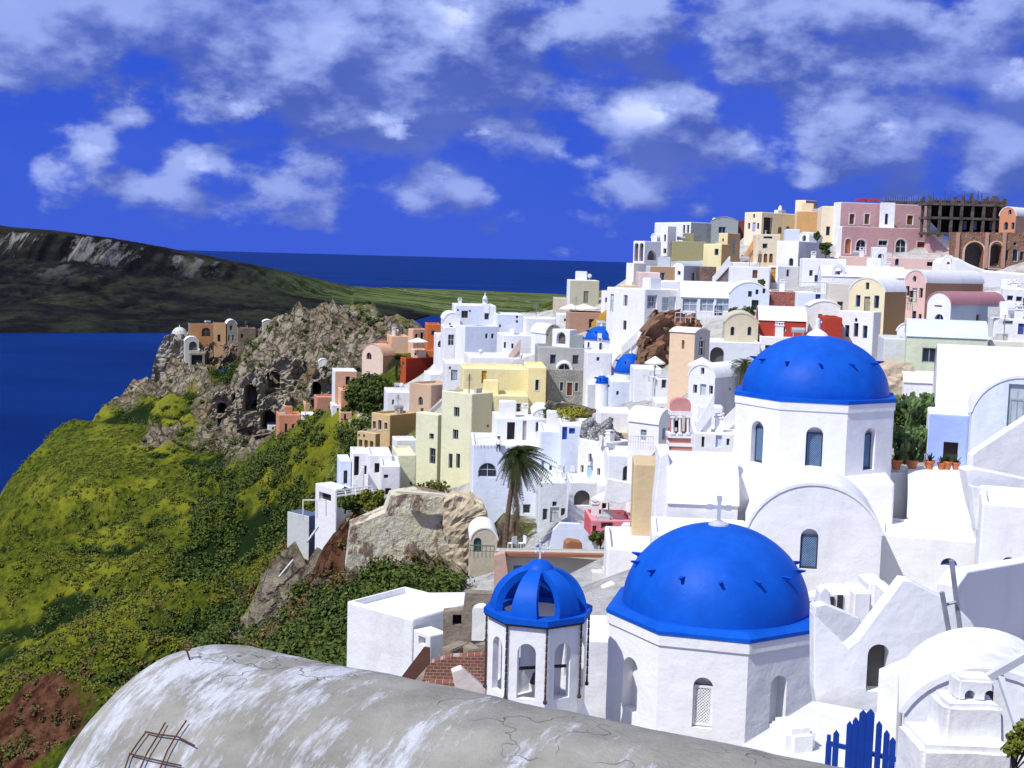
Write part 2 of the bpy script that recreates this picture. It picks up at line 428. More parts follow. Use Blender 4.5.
    if s['d'] > 68 and isinstance(s['cl'], tuple) and not re_no.search(s['label']):
        rr = random.Random(int(A.x*31+A.y*7))
        for face, fr, L in (('L', s['fL'], Ll), ('R', s['fR'], Lr)):
            e = fr.pt(L, (zt+zb)/2, 0); wpx = abs(e.x/e.y-A.x/A.y)*F; hm = zt-zb
            if wpx < 9 or L < 2 or hm < 1.6: continue
            n_ = max(1, min(4, int(L/2.3)))
            for r_ in range(1 if hm < 4.6 else 2):
                for q_ in range(n_):
                    if rr.random() < .25: continue
                    kd = rr.choice('wwwad'); ww = rr.uniform(.6, .95); hh = rr.uniform(.9, 1.25) if kd != 'd' else 1.95; zc = zt-s['par']-.45-hh/2-r_*2.7; c_ = rr.choice((None, None, None, SHUT, PALE, (.12,.07,.04)))
                    if zc-hh/2 < zb+.1: continue
                    opening(cut, root, fr, kd, L*(q_+.5+rr.uniform(-.12, .12))/n_, zc, ww, hh, c_ if kd != 'd' else rr.choice((SHUT, PALE, WOOD, (.06,.12,.35))), trim=s['trim']); ncut += 1
    for ft in feats:
        kind, px, py, w, h = ft[:5]; col = ft[5] if len(ft) > 5 else None
        face = ft[6] if len(ft) > 6 else ('L' if px < s['xc'] else 'R')
        fr = s['fL'] if face == 'L' else s['fR']; L = Ll if face == 'L' else Lr
        a0, z0 = fr.hit(px-w/2, py); a1, _ = fr.hit(px+w/2, py); a, z = fr.hit(px, py)
        ww = abs(a1-a0); hh = h*fr.pt(a, z, 0).y/F
        if ww > 6 or a < 0 or a > L: print('FEAT off', s['label'][:40], ft[:3], round(a, 1), round(L, 1)); 
        a = min(max(a, ww/2+.12), L-ww/2-.12); ww = min(ww, L-.3)
        if z+hh/2 > zt-.1 and roof == 'f': z = zt-.15-hh/2
        if ww < .15: continue
        opening(cut, root, fr, kind, a, z, ww, hh, col, trim=s['trim']); ncut += 1
    if ncut: boolean(wall, cut)
    else: cut.free()
    for (px, py, k) in s['chim']:
        q = onz(px, py, zt-.1); bb = bmesh.new(); hgt = .9
        box(bb, q+Vector((0, 0, hgt/2)), (.45*k, .45*k, hgt)); box(bb, q+Vector((0, 0, hgt+.08)), (.6*k, .6*k, .12))
        for sx in (-1, 1): box(bb, q+Vector((sx*.17*k, 0, hgt+.22)), (.1, .3*k, .2))
        box(bb, q+Vector((0, 0, hgt+.34)), (.6*k, .5*k, .07))
        obj('chimney', bb, plaster(W), rf if rf is not root else root)
    return root
def slab(name, label, cat, d, th, pts, thick, c, group=None, feat=(), wear=.2, near=False, kind=None, root=None, bev=0):
    """vertical wall of traced outline standing at its own depth with real thickness; th is its yaw"""
    th = math.radians(th); es = Vector((math.cos(th), math.sin(th), 0)); out = Vector((math.sin(th), -math.cos(th), 0))
    O = P(pts[0][0], pts[0][1], d); fr = Fr((O.x, O.y, 0), es, out)
    pp = [fr.hit(x, y) for x, y in pts]
    zl = min(z for _, z in pp); am = sum(a for a, _ in pp)/len(pp)
    bm = bmesh.new(); prism(bm, fr, pp, 0, -thick)
    if bev:
        bmesh.ops.recalc_face_normals(bm, faces=bm.faces); bmesh.ops.bevel(bm, geom=bm.edges[:], offset=bev, segments=3, profile=.5, affect='EDGES')
    if root is None:
        r = thing(name, label, cat, fr.pt(am, zl, -thick/2), group); w = obj('wall' if name != 'wall' else 'body', bm, mat_of(c, wear, near), r)
    else: r = root; w = obj(name, bm, mat_of(c, wear, near), r)
    if feat:
        cut = bmesh.new()
        for ft in feat:
            kind_, px, py, w_, h_ = ft[:5]; a0, _ = fr.hit(px-w_/2, py); a1, _ = fr.hit(px+w_/2, py); a, z = fr.hit(px, py)
            opening(cut, r, fr, kind_, a, z, abs(a1-a0), h_*fr.pt(a, z, 0).y/F, ft[5] if len(ft) > 5 else None, rec=ft[6] if len(ft) > 6 else .22)
        boolean(w, cut)
    return r
def deck(name, label, cat, d, pts, thick, c, group=None, wear=.2, near=False, kind=None, drop=0, root=None, bev=.05):
    """level polygon traced on the horizontal plane through pts[0] at depth d"""
    z = P(pts[0][0], pts[0][1], d).z; pp = [onz(x, y, z) for x, y in pts]
    bm = bmesh.new(); A = [bm.verts.new(p) for p in pp]; B = [bm.verts.new(p-Vector((0, 0, thick))) for p in pp]; n = len(pp)
    bm.faces.new(A); bm.faces.new(B[::-1])
    for i in range(n): bm.faces.new((A[i], B[i], B[(i+1) % n], A[(i+1) % n]))
    if bev: bmesh.ops.recalc_face_normals(bm, faces=bm.faces); bmesh.ops.bevel(bm, geom=[e for e in bm.edges if min(v.co.z for v in e.verts) > z-.01], offset=bev, segments=2, profile=.5, affect='EDGES')
    o = obj(name, bm, mat_of(c, wear, near), root)
    if root is None: recentre(o); tag(o, label, cat, group, kind)
    return o
# ============================================================ HOUSES (traced corner, end pixels, real depth)
# ---- ridge, from the sea end
H('house', 'white house with two tall blind arches at the sea end of the ridge', 166, 633, 645, 661, 241, 266, 50, W, W, feat=[('o',636.3,252,4,18),('o',641.3,252,4,18),('o',652,255,9,10)])
H('house', 'plain white cube house lowest at the sea end of the ridge', 161, 626, 634, 646, 263, 284, 50)
H('house', 'narrow tall white house with one slit window beside the grey hall', 170, 660, 668, 676, 226, 258, 45, W, W, feat=[('w',665,238,2,7),('w',666,259-8,3,5)])
H('house', 'small white vaulted room leaning on the narrow tall white house', 173, 651, 657, 663, 238, 256, 35, roof=('L',4))
H('hall', 'long grey-green hall with a white slit-windowed end facade', 176, 681, 691, 738, 222, 243, 32, W, GREY, feat=[('w',684,229,2.2,8),('w',688,229,2.2,8)], cat='building', dl=8)
H('house', 'olive walled storey below the long grey-green hall', 170, 669, 672, 706, 241, 260, 30, OLV, OLV, dl=6)
H('house', 'wide barrel vaulted grey roof room rising from the long hall', 177, 711, 711.5, 738, 221, 240, 20, GREY, GREY, roof=('R',4), rc=GREY, dl=7)
H('house', 'dark red brick cabin behind the grey hall', 182, 734, 735, 745, 220, 242, 20, (.2,.06,.05), (.2,.06,.05), dl=5)
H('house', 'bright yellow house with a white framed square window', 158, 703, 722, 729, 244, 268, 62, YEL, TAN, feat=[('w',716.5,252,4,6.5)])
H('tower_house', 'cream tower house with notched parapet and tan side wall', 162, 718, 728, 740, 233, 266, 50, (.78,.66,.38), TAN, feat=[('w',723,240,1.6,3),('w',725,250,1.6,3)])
H('house', 'tan walled house with flat roof below the olive storey', 155, 646, 650, 677, 266, 287, 28, WG, TAN, dl=6)
H('house', 'white house with pale sloping roof beside the tan flat roofed house', 154, 672, 684, 702, 266, 284, 45, W, PALE, roof=('L',4), rc=PALE, feat=[('w',679,273,3,4)])
H('house', 'beige house of the skyline with white facade and three slender windows', 170, 744, 762, 797, 212, 244, 38, (.85,.74,.55), (.78,.66,.44), feat=[('w',749,226,2.2,6),('d',754,227,3,9,LBLU),('w',758,226,2.2,6),('w',754,216,2,4),('a',780,230,4,7),('a',788,228,4,4),('q',768,226,9,17)])
H('house', 'orange tan walled house on the skyline beside the beige one', 169, 795, 797, 821, 211, 245, 25, (.78,.66,.44), (.66,.38,.16), dl=7)
H('house', 'small cream tower room with tan side on the skyline roof', 173, 795, 806, 817, 200, 214, 45, (.85,.72,.5), TAN, feat=[('w',811,206.5,5,6)])
H('chapel', 'small white domed room on the skyline roof of the beige house', 176, 774, 778, 786, 210, 216, 45, roof=('d',5), cat='chapel')
H('house', 'cream house with three arched doorways below the skyline', 152, 753, 757, 780, 234, 269, 28, CR, CR, feat=[('w',765,246,5,5),('D',760,258,3.6,9),('D',765.5,258,3.6,9),('D',771,258,3.6,9),('w',768,237.5,9,2.5)], dl=5)
H('house', 'low bluish white box room in front of the beige skyline house', 158, 784, 786, 800, 229, 242, 30, W_SHADE, W_SHADE, dl=4)
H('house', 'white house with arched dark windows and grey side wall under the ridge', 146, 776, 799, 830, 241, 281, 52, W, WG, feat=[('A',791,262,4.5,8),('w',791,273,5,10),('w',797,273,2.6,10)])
H('house', 'small white vault with an arched dark window below the orange tan house', 152, 799, 809, 822, 238, 249, 50, W, W, roof=('L',6), feat=[('o',804,238,4,6)])
H('house', 'white house with one ochre wooden door and a shallow side wing', 143, 768, 778, 800, 266, 292, 35, W, W, feat=[('d',777-4,275,5,15,(.5,.25,.05)),('w',788,273,3,7)])
H('house', 'wide white house with a small square window below the grey walled one', 140, 800, 803, 846, 258, 284, 20, W, W, feat=[('w',811,273,3.5,6),('d',818-1,285-6,5,8,(.05,.07,.2))], dl=5)
H('house', 'cream skyline house with one window beside the pink mansion', 160, 818, 822, 842, 206, 244, 20, (.85,.72,.5), (.85,.72,.5), feat=[('w',828,231,4,9)], dl=6)
# ---- pink mansion
H('mansion', 'pink mansion upper storey with white cornice and framed windows', 158, 833, 841, 928, 202, 228, 12, W, PINK, trim=(.75,.68,.68), feat=[('d',852,219,5,10,WOOD),('d',867,219,5,10,WOOD),('a',886,219,3,11),('d',910,220,6,9,WOOD)], cat='house')
H('mansion', 'pink mansion lower storey with arched doorways and a brown double door', 155, 836, 842, 930, 226, 257, 12, W, PINK, feat=[('D',848,246,6,15,(.6,.2,.08)),('a',861,247,10,15,(.55,.4,.42)),('w',883,243,9,5),('a',901,247,11,16,(.7,.75,.8)),('d',921,248,8,12,(.3,.07,.03))], trim=(.75,.68,.68), cat='house')
H('house', 'pale pink terrace wall house with small niches below the pink mansion', 148, 839, 841, 953, 256, 272, 8, (.7,.5,.45), (.7,.5,.45), feat=[('a',897,262,4,7),('q',930,264,6,4)], dl=3.5)
H('house', 'tiny white hut with cap roof against the pink terrace wall', 144, 871, 873, 887, 247, 263, 20, W, W, feat=[('w',880,255,4,6)], dl=2)
H('house', 'white bay with a slender window set into the pink mansion', 157.3, 880, 881, 895, 202.5, 226, 12, W, W, feat=[('a',886.5,219,3.2,11)], dl=1)
# ---- right ridge
H('house', 'terracotta house with barrel vault roof at the end of the stone arcade', 150, 999, 1016, 1040, 216, 240, 40, (.62,.28,.16), PEACH, roof=('L',13), rc=(.75,.75,.76), feat=[('a',1010,212,3,5),('a',1006,226,4,8),('w',1015,226,3,7)])
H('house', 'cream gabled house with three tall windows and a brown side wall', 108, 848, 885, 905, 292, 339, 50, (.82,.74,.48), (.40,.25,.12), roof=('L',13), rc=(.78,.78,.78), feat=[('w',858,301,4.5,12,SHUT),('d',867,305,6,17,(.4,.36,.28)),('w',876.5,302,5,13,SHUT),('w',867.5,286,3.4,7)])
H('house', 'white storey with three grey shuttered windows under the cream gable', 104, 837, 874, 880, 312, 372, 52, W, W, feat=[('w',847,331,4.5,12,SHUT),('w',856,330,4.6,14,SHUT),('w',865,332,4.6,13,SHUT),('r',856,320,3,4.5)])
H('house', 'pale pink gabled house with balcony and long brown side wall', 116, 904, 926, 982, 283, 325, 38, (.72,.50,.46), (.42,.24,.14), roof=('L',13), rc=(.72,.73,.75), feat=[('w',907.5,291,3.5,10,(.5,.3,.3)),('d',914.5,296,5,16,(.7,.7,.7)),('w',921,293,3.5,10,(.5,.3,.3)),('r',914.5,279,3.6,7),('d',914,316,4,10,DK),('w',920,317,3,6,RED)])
H('house', 'white vaulted house with faded dusty red roof and an air conditioner', 100, 926, 951, 1003, 305, 345, 40, W, PALE, roof=('L',12), rc=(.42,.20,.22), feat=[('q',938,306,8,1.5)])
H('house', 'pale green house under a light blue barrel roof', 88, 905, 907, 986, 336, 388, 15, (.62,.68,.50), (.62,.68,.50), roof=('L',15), rc=(.62,.7,.85), feat=[('d',946,351,4,13,(.35,.3,.28),'R')], dl=5)
H('house', 'white gabled hut with a small window and dark arched passage', 96, 896, 918, 925, 332, 366, 55, W, W, roof=('L',8), feat=[('w',911.5,331,4,7),('o',905.5,346,8,18),('w',914.5,346,2.5,5)])
H('house', 'plain grey white walled house below the brown side wall', 92, 878, 884, 908, 338, 372, 30, WG, WG, dl=5)
H('terrace_house', 'white block house with blue doors at the edge beyond the pink vaulted one', 96, 988, 994, 1040, 318, 352, 20, W, W, feat=[('d',1021,329,6,11,(.05,.08,.3)),('w',1008,304+17,10,4)], dl=6, cat='house')
H('house', 'white house with dark glazed terrace front above the blue doors', 112, 984, 988, 1040, 292, 322, 15, W, W, feat=[('w',1002,300,16,10,(.3,.3,.35)),('w',1018,300,14,10,(.3,.3,.35))], dl=6)
# ---- middle upper, cafe row
H('house', 'bluish vault gabled house with small square windows beside the cafe', 128, 727, 730, 769, 293, 318, 22, W_SHADE, W_SHADE, roof=('R',11), feat=[('w',750,294,4,6),('w',757,292,3,5),('w',764,291,3,5),('d',755,305,7,10,DK)], dl=8)
H('house', 'bluish walled white house carrying a railed terrace', 124, 794, 797, 833, 292, 322, 16, W, W_SHADE, feat=[('d',818,284+14,5,10,(.05,.07,.25))], dl=6)
H('house', 'reddish rubble stone house wedged between white walls', 128, 768, 770, 797, 291, 310, 20, rockmat('red_rubble', (.42,.13,.10), (.22,.07,.06), 1.6, True, (.4,.22,.18), 3.2), None, dl=5)
H('house', 'long white vaulted cafe hall above the rock face', 131, 677, 681, 733, 297, 316, 10, W, W, roof=('L',15), feat=[('G',690,305,15,13,(.75,.75,.75)),('G',707,305,14,13,(.75,.75,.75)),('G',723,305,14,13,(.75,.75,.75))], dl=5.2)
H('house', 'white walled house with glazed veranda beside the cafe hall', 133, 636, 645, 681, 289, 335, 30, W, W, feat=[('G',652,302,10,14,(.7,.7,.7)),('G',669,304,14,14,(.7,.7,.7))], dl=7)
H('house', 'white flat roofed block behind the glazed veranda', 141, 659, 661, 683, 281, 300, 20, W, W, dl=8)
H('house', 'long white house with a corner door behind the cafe hall', 142, 729, 731, 770, 266, 286, 15, W, W, feat=[('d',755,274,5,8,(.2,.1,.06))], dl=5)
H('house', 'red plastered house with white barrel roof and one window', 110, 756, 759, 806, 320, 337, 10, RED, (.45,.06,.04), roof=('L',12), rc=W, feat=[('w',783,329,6,5,(.6,.6,.6))], dl=8)
H('house', 'white storey with a green framed window below the red plastered house', 106, 756, 760, 808, 336, 382, 10, WG, W, feat=[('w',768,349,6,8,(.3,.35,.3))], dl=5)
H('house', 'beige arched gable house with two arched windows', 107, 723, 725, 758, 322, 342, 10, BEI, (.60,.54,.38), roof=('R',9), rc=(.6,.55,.42), feat=[('a',732.5,331,4,9),('a',749.5,331,4,9),('r',733,343-1,1.5,1.5),('r',750,343-1,1.5,1.5)], dl=6)
H('house', 'white wall with a wide arched opening below the beige arched gable', 104, 700, 704, 760, 341, 378, 10, W, (.72,.76,.78), feat=[('o',717,356,14,18)], dl=5)
H('house', 'peach vaulted tower house with slit window and grey gable', 96, 669, 695, 709, 333, 379, 50, (.80,.60,.40), (.55,.52,.46), roof=('R',3.5), rc=(.85,.78,.66), feat=[('q',683,344.5,2.6,9),('w',702,348,6,16,(.75,.76,.76)),('r',701,338,2,3)])
H('house', 'second red plastered cube by the drum of the large dome', 104, 818, 824, 842, 317, 337, 30, RED, RED, dl=4)
H('house', 'white house with three pale blue windows and vaulted roof behind the pink belfry', 84, 688, 715, 746, 378, 418, 50, (.82,.82,.82), (.66,.67,.66), roof=('L',12), feat=[('w',695,389,4,9,PALE),('d',703,390,6,12,PALE),('w',711,390,4,9,PALE),('w',702.5,371,3.6,7,PALE),('w',730,389,2,3)])
# ---- middle row with stone house and mid domes
H('stone_house', 'grey stone faced house with brown door and flanking windows', 132, 545, 547, 593, 369, 412, 10, STN, rockmat('grey_ashlar', (.36,.35,.32), (.20,.20,.19), .9, True, (.40,.39,.36), 3), feat=[('d',569.5,389,5,13,(.2,.06,.03)),('w',561.5,386.5,3.4,9),('w',576.5,387,3.4,9)], dl=8, trim=(.45,.44,.4))
H('house', 'white vaulted roof room with fan shaped arched window above the stone house', 133.5, 556, 557, 572, 369, 374, 10, W, W, roof=('R',6), feat=[('a',564,367,12,7,(.4,.4,.4))], dl=9)
H('house', 'long white barrel roof beside the fan window above the stone house', 134, 540, 543, 615, 371, 384, 24, W, W, dl=6)
H('house', 'white barrel vault with plain gable beside the small blue dome', 130, 592, 594, 616, 374, 396, 20, W, W_SHADE, roof=('R',9), dl=14)
H('house', 'white barrel vault sheltering the blue dome behind it', 136, 611, 613, 650, 364, 385, 20, W, WG, roof=('R',14), dl=16)
H('house', 'bluish white plain walled house beside the small round tower', 118, 607, 611, 630, 381, 415, 18, W_SHADE, W_SHADE, feat=[('w',617.5,393,2.6,4),('w',606+3,386.5,2,3)], dl=6)
H('house', 'pale grey house with two dark square openings and tan side', 112, 629, 660, 677, 383, 415, 48, (.72,.73,.70), (.48,.42,.34), feat=[('q',636,401,5,9),('q',647,401.5,5,9),('d',656,402,3,11,PALE)])
H('house', 'white house under plain cut barrel roof with balcony door', 90, 628, 659, 674, 425, 466, 48, W, W, roof=('R',14), feat=[('d',643.5,435,6,11,(.35,.4,.5)),('d',664,434,3.6,12,(.35,.4,.42)),('q',669.5,434,3,13)])
H('house', 'small white house with arched hood and yard door behind the blue dome', 140, 552, 570, 577, 330, 350, 50, W, W, feat=[('o',561,338,9,12)])
H('house', 'beige gabled vault house with tiny window near the white parasols', 146, 531, 546, 561, 334, 352, 30, W, BEI, roof=('R',14), rc=W, feat=[('w',553,325.5,2.4,2.6),('r',548,335,1.6,2)])
H('house', 'grey walled lower house in front of the beige gabled vault', 136, 535, 538, 592, 347, 368, 15, GREY, (.42,.42,.40), dl=6)
H('house', 'olive beige house in a white frame with a grey door', 168, 567, 570, 599, 280, 308, 15, W, (.50,.48,.34), feat=[('d',586,297,5,12,(.25,.24,.2))], dl=6)
H('house', 'small beige house in the lee of the olive beige framed one', 172, 553, 556, 568, 298, 314, 20, BEI, BEI, dl=5)
H('house', 'ochre yellow house with a dark doorway above the blue dome', 150, 616, 621, 637, 297, 323, 25, OCH, (.72,.42,.09), feat=[('q',628,309,6,17)], dl=5)
H('house', 'pale yellow house with rosy side behind the ochre one', 158, 620, 624, 648, 285, 300, 25, (.8,.65,.35), (.75,.55,.3), feat=[('w',629,291,3,4)], dl=5)
H('house', 'small white hut among terraces beside the ochre house', 152, 601, 610, 619, 291, 312, 45, W, W_SHADE, feat=[('w',606,300,2,5)])
H('house', 'grey low roofed house behind the mid blue dome', 142, 596, 599, 640, 322, 342, 15, (.5,.5,.46), (.45,.44,.40), dl=4)
# ---- upper left of centre, white cluster
H('house', 'big white house with a pair of small windows facing the palm', 165, 455, 465, 499, 326, 357, 25, W, W_SHADE, feat=[('w',486.5,336,2.6,5),('w',492.5,336,2.6,5)])
H('house', 'white house with tall shuttered windows behind a grey strip', 168, 441, 444, 466, 327, 362, 15, W, W, feat=[('w',451,340,6,11,PALE),('d',460,343,5,22,PALE)], dl=6)
H('house', 'long white roof terrace building below the little bell tower', 176, 452, 455, 496, 305, 322, 15, W, W_SHADE, feat=[('w',458,310,2,2),('w',470,311,2,2)], dl=8)
H('house', 'white house with two stacked windows in front of the far fields', 172, 493, 497, 523, 314, 333, 20, W, W_SHADE, feat=[('w',517,317,2.4,2.6),('w',517,321.5,2.4,2.6),('w',496+4,326,2,3)], dl=6)
H('house', 'white vault roofed house rounded like a loaf beside the big white one', 171, 441, 444, 460, 320, 336, 20, W, W, roof=('R',7), feat=[('r',450,324,2,2.6)], dl=7)
H('house', 'flat white terrace house with slit windows below the white cluster', 158, 497, 503, 537, 335, 372, 22, W, (.78,.79,.8), feat=[('w',504.5,345,2.4,6),('w',512.5,346,2.4,5),('w',527-2,359,2,6),('w',529,360,2,6),('w',533,361,2,6)], dl=6)
H('house', 'wide white roofed house directly behind the yellow house', 150, 464, 470, 520, 357, 372, 18, W, W, dl=8)
H('house', 'white house with grey arched niche beside the orange houses', 178, 434, 437, 447, 334, 362, 20, W, W, feat=[('a',441,346,8,12,(.4,.42,.4))], dl=4)
H('house', 'white stair house stepping up behind the pale tower', 146, 443, 446, 466, 363, 392, 18, W, W, feat=[('d',454.5,375,5,9,PALE),('w',450,368,2,3)], dl=6)
H('house', 'white low house with sloping stair wall beside the dark red block', 168, 424, 430, 446, 374, 390, 35, W, W, feat=[('w',439,374+5,3,4)], dl=5)
# ---- orange cluster
OR = 'orange and peach houses at the end of the village'
H('house', 'bright orange cube house with one dark window', 192, 425, 427, 441, 324, 346, 15, ORG, ORG, feat=[('w',433,333,3.4,5)], dl=5, group=OR)
H('house', 'deep red block house with narrow window on its short side', 186, 400, 406, 435, 358, 386, 32, (.45,.1,.03), (.30,.03,.02), feat=[('w',403,364,2,4)], group=OR)
H('house', 'small orange house perched on the deep red block', 190, 418, 421, 434, 350, 362, 20, (.6,.2,.06), (.6,.2,.06), dl=4, group=OR)
H('house', 'peach house with two arched windows at the top of the orange cluster', 198, 408, 413, 427, 329, 352, 30, PEACH, (.8,.55,.4), feat=[('a',416.5,337,2.6,7),('q',422,336,3,7)], group=OR)
H('house', 'low peach flat roofed house left of the arched window one', 202, 387, 391, 409, 336, 352, 20, PEACH, (.82,.55,.38), dl=5, group=OR)
H('house', 'peach barrel vault house with broad white arched gable', 198, 362, 383, 394, 356, 372, 55, (.80,.62,.50), PEACH, roof=('L',11), rc=(.7,.42,.28), feat=[('a',369,356,5,7,(.5,.2,.1))], group=OR)
H('house', 'small rosy house with cap between the vault and the flat roof', 201, 379, 381, 388, 342, 352, 20, (.5,.16,.1), (.5,.16,.1), dl=3, group=OR)
H('house', 'pale peach house lying in front of the bright orange cube', 188, 411, 413, 426, 350, 363, 20, (.8,.6,.45), (.8,.6,.45), feat=[('w',415.5,354,2,3)], dl=4, group=OR)
H('house', 'tall peach walled house with white edge above the big dark tree', 176, 332, 335, 357, 371, 399, 15, W, (.68,.42,.28), dl=5, group=OR)
H('house', 'orange house low between the tree and the peach wall', 172, 338, 341, 356, 390, 404, 20, PEACH, (.72,.36,.2), feat=[('w',346,397-1,3,4)], dl=4, group=OR)
H('house', 'isolated terracotta house with two dark doors below the cliff caves', 228, 276, 279, 302, 415, 436, 15, (.6,.28,.16), (.62,.27,.15), feat=[('d',286,428,2.6,9,DK),('d',293,427,2.4,6,DK)], dl=6, group=OR)
H('house', 'small white house next to the isolated terracotta one', 224, 301, 304, 317, 415, 434, 20, W, W, feat=[('w',309,424,2,3)], dl=5, group=OR)
H('house', 'white terrace hut on the path above the terracotta house', 216, 316, 319, 333, 410, 424, 25, W, W, feat=[('w',324,415,2,3)], dl=4, group=OR)
H('house', 'flat rosy terrace room on the cliff path', 208, 314, 317, 337, 397, 410, 20, (.6,.28,.18), (.6,.3,.2), dl=4, group=OR)
# ---- left of centre
H('house', 'white stepped house above the tan three storey one', 160, 384, 387, 410, 392, 413, 18, W, W, feat=[('w',393,402,2,5)], dl=6)
H('house', 'tan house with one arched window and rosy side wall', 152, 409, 431, 457, 385, 418, 45, (.60,.42,.28), (.55,.38,.28), feat=[('a',420.5,401,4.5,9),('q',422,410,3,4)])
H('house', 'tan upper floor with three tall windows and broad ochre side', 138, 371, 390, 417, 415, 455, 48, (.62,.46,.24), (.50,.32,.13), feat=[('w',374.5,425,3,8),('w',380,425,3.4,10),('w',386,426,3,7)], trim=(.7,.55,.35))
H('house', 'tan lower wing with three square loggia openings', 135, 357, 375.5, 380, 434, 466, 48, (.62,.46,.24), (.50,.32,.13), feat=[('q',360.5,443.5,3.4,8),('q',366,444,3.4,8),('q',371.5,445,3.4,8),('w',359,435.5,2,3),('w',364,436,2,3)])
H('house', 'tall pale green tower house with four dark windows', 122, 440.5, 472, 492, 394, 502, 48, PGRN, (.80,.73,.44), feat=[('w',456.6,412,5.6,10),('w',455.5,434.5,5.6,10),('w',450.5,461,4,15,(.2,.22,.22)),('w',458,461,4,15,(.2,.22,.22)),('w',488,426,2,3)])
H('house', 'yellow wing with broad side wall joined to the pale tower', 124, 471, 473, 528, 395, 446, 14, YEL, (.80,.71,.38), feat=[('w',518.5,407,3,3)], dl=5)
H('house', 'pale green lower wing with two windows beside the tall tower', 126, 415, 438, 446, 415, 500, 48, PGRN, PGRN, feat=[('w',431.5,436.5,4.5,6),('w',432.5,456,6,16,(.2,.22,.22))])
H('house', 'yellow upper house with blue arched door and inner court', 131, 460, 463, 527, 368, 400, 14, YEL, (.84,.75,.42), feat=[('A',491.5,387.5,7.5,12,BLU),('d',484,377,5,13,OCH)], dl=6)
H('house', 'yellow tower end of the court house with one framed window', 129, 524, 527.5, 546, 367, 416, 14, YEL, (.86,.74,.38), feat=[('w',537,385,3.6,11)], dl=7, trim=(.8,.76,.6))
H('house', 'pale green plastered low wing above the peeling wall', 118, 392, 398, 416, 455, 497, 25, PGRN, PGRN, feat=[('q',411,483,2,2)], dl=6)
H('house', 'white house with a large arched loggia window beside the palm', 108, 470.5, 473, 541, 445, 526, 14, W, W_SHADE, feat=[('a',487.5,470,19,15,(.45,.55,.7)),('w',526.6,509,8,10,(.6,.62,.55))], dl=8)
H('house', 'white upper house with curved parapet and one window above the palm', 112, 492, 496, 558, 418, 452, 15, W, (.75,.78,.84), feat=[('d',524.5,430.5,4,20,(.35,.35,.32)),('w',539,427,7,10,(.55,.56,.5)),('q',511,431,8,18)], dl=5, par=.2)
H('house', 'small white vault on the roof of the upper palm house', 113, 531, 533, 552, 415, 424, 12, W, W, roof=('R',6), dl=5)
H('house', 'white house with steel blue doors opening on a yard', 106, 538, 541, 578, 431, 483, 14, W, W_SHADE, feat=[('d',542.5,470,2.6,18,(.15,.35,.5)),('d',550.5,471,2.6,11,(.05,.06,.2)),('d',568.5,464,8,20,(.18,.36,.55)),('w',568.5,452.5,5,5)], dl=6)
H('house', 'grey white ground storey with shuttered windows and a small square one', 100, 536, 539, 568, 482, 528, 14, (.68,.70,.70), (.66,.69,.72), feat=[('w',545,514.5,5,12,(.5,.53,.5)),('d',554.5,515,9,16,(.52,.55,.52)),('w',563,514,4.5,12,(.5,.53,.5)),('w',554.5,504,4.4,5)], dl=6)
H('house', 'small white cube house with a pale blue door and tall roof posts', 96, 577, 604.5, 630, 443, 487, 42, W, (.68,.72,.72), feat=[('w',582,469,3.2,8,(.5,.5,.45)),('d',590,472,5.6,13,(.4,.6,.8)),('w',598.5,472,3.2,8,(.5,.5,.45)),('w',590,458,3,9,(.5,.5,.45))])
H('house', 'white alcove house with a wide blind arch below the cube house', 94, 567, 570, 596, 482, 516, 14, W, WG, feat=[('o',582,498,16,16)], dl=4)
H('house', 'pink house with rosy side wall under a white roof edge', 88, 584, 591, 634, 520, 546, 15, (.6,.12,.14), (.62,.22,.26), rc=(.66,.32,.34), feat=[('w',607,527-3,12,6,(.4,.1,.12)),('d',590+3,530,4,9,(.3,.03,.05))], dl=4)
H('house', 'sandy plastered tower wall with an inset panel behind the blue dome', 62, 632, 634, 657, 464, 545, 14, SAND, SAND, dl=3)
H('house', 'white house stacked below the grey storey with open veranda', 92, 594, 598, 634, 484, 522, 18, W, W, feat=[('q',606,506,8,6),('q',622,504,14,5)], dl=4)
# ---- left terraces over the shrubs
H('house', 'bluish white hut with an arched side opening over the slope', 118, 337, 340, 351, 461, 486, 20, W_SHADE, W_SHADE, feat=[('o',345.5,477,4,14)], dl=4)
H('house', 'white stair tower house on the edge above the pergola', 117, 350, 353, 368, 453, 488, 20, W, W, feat=[('q',355.5,466,5,20),('d',373-6,470,4,9,DK)], dl=4)
H('house', 'white terrace house with glass parapet panels', 114, 366, 369, 392, 455, 490, 20, W, W, feat=[('q',383-6,468,5,10)], dl=5)
H('house', 'white block with two dark square windows above the peeling wall', 110, 379, 381, 400, 466, 512, 18, W, W, feat=[('w',386,476.5,4.6,4),('w',388,491.5,6,7)], dl=6)
H('house', 'lowest hut with slate blue flat roof perched on the slope', 121, 287, 309, 322, 516, 538, 50, (.55,.57,.55), (.10,.13,.22), rc=(.10,.13,.22), dl=None, par=0)
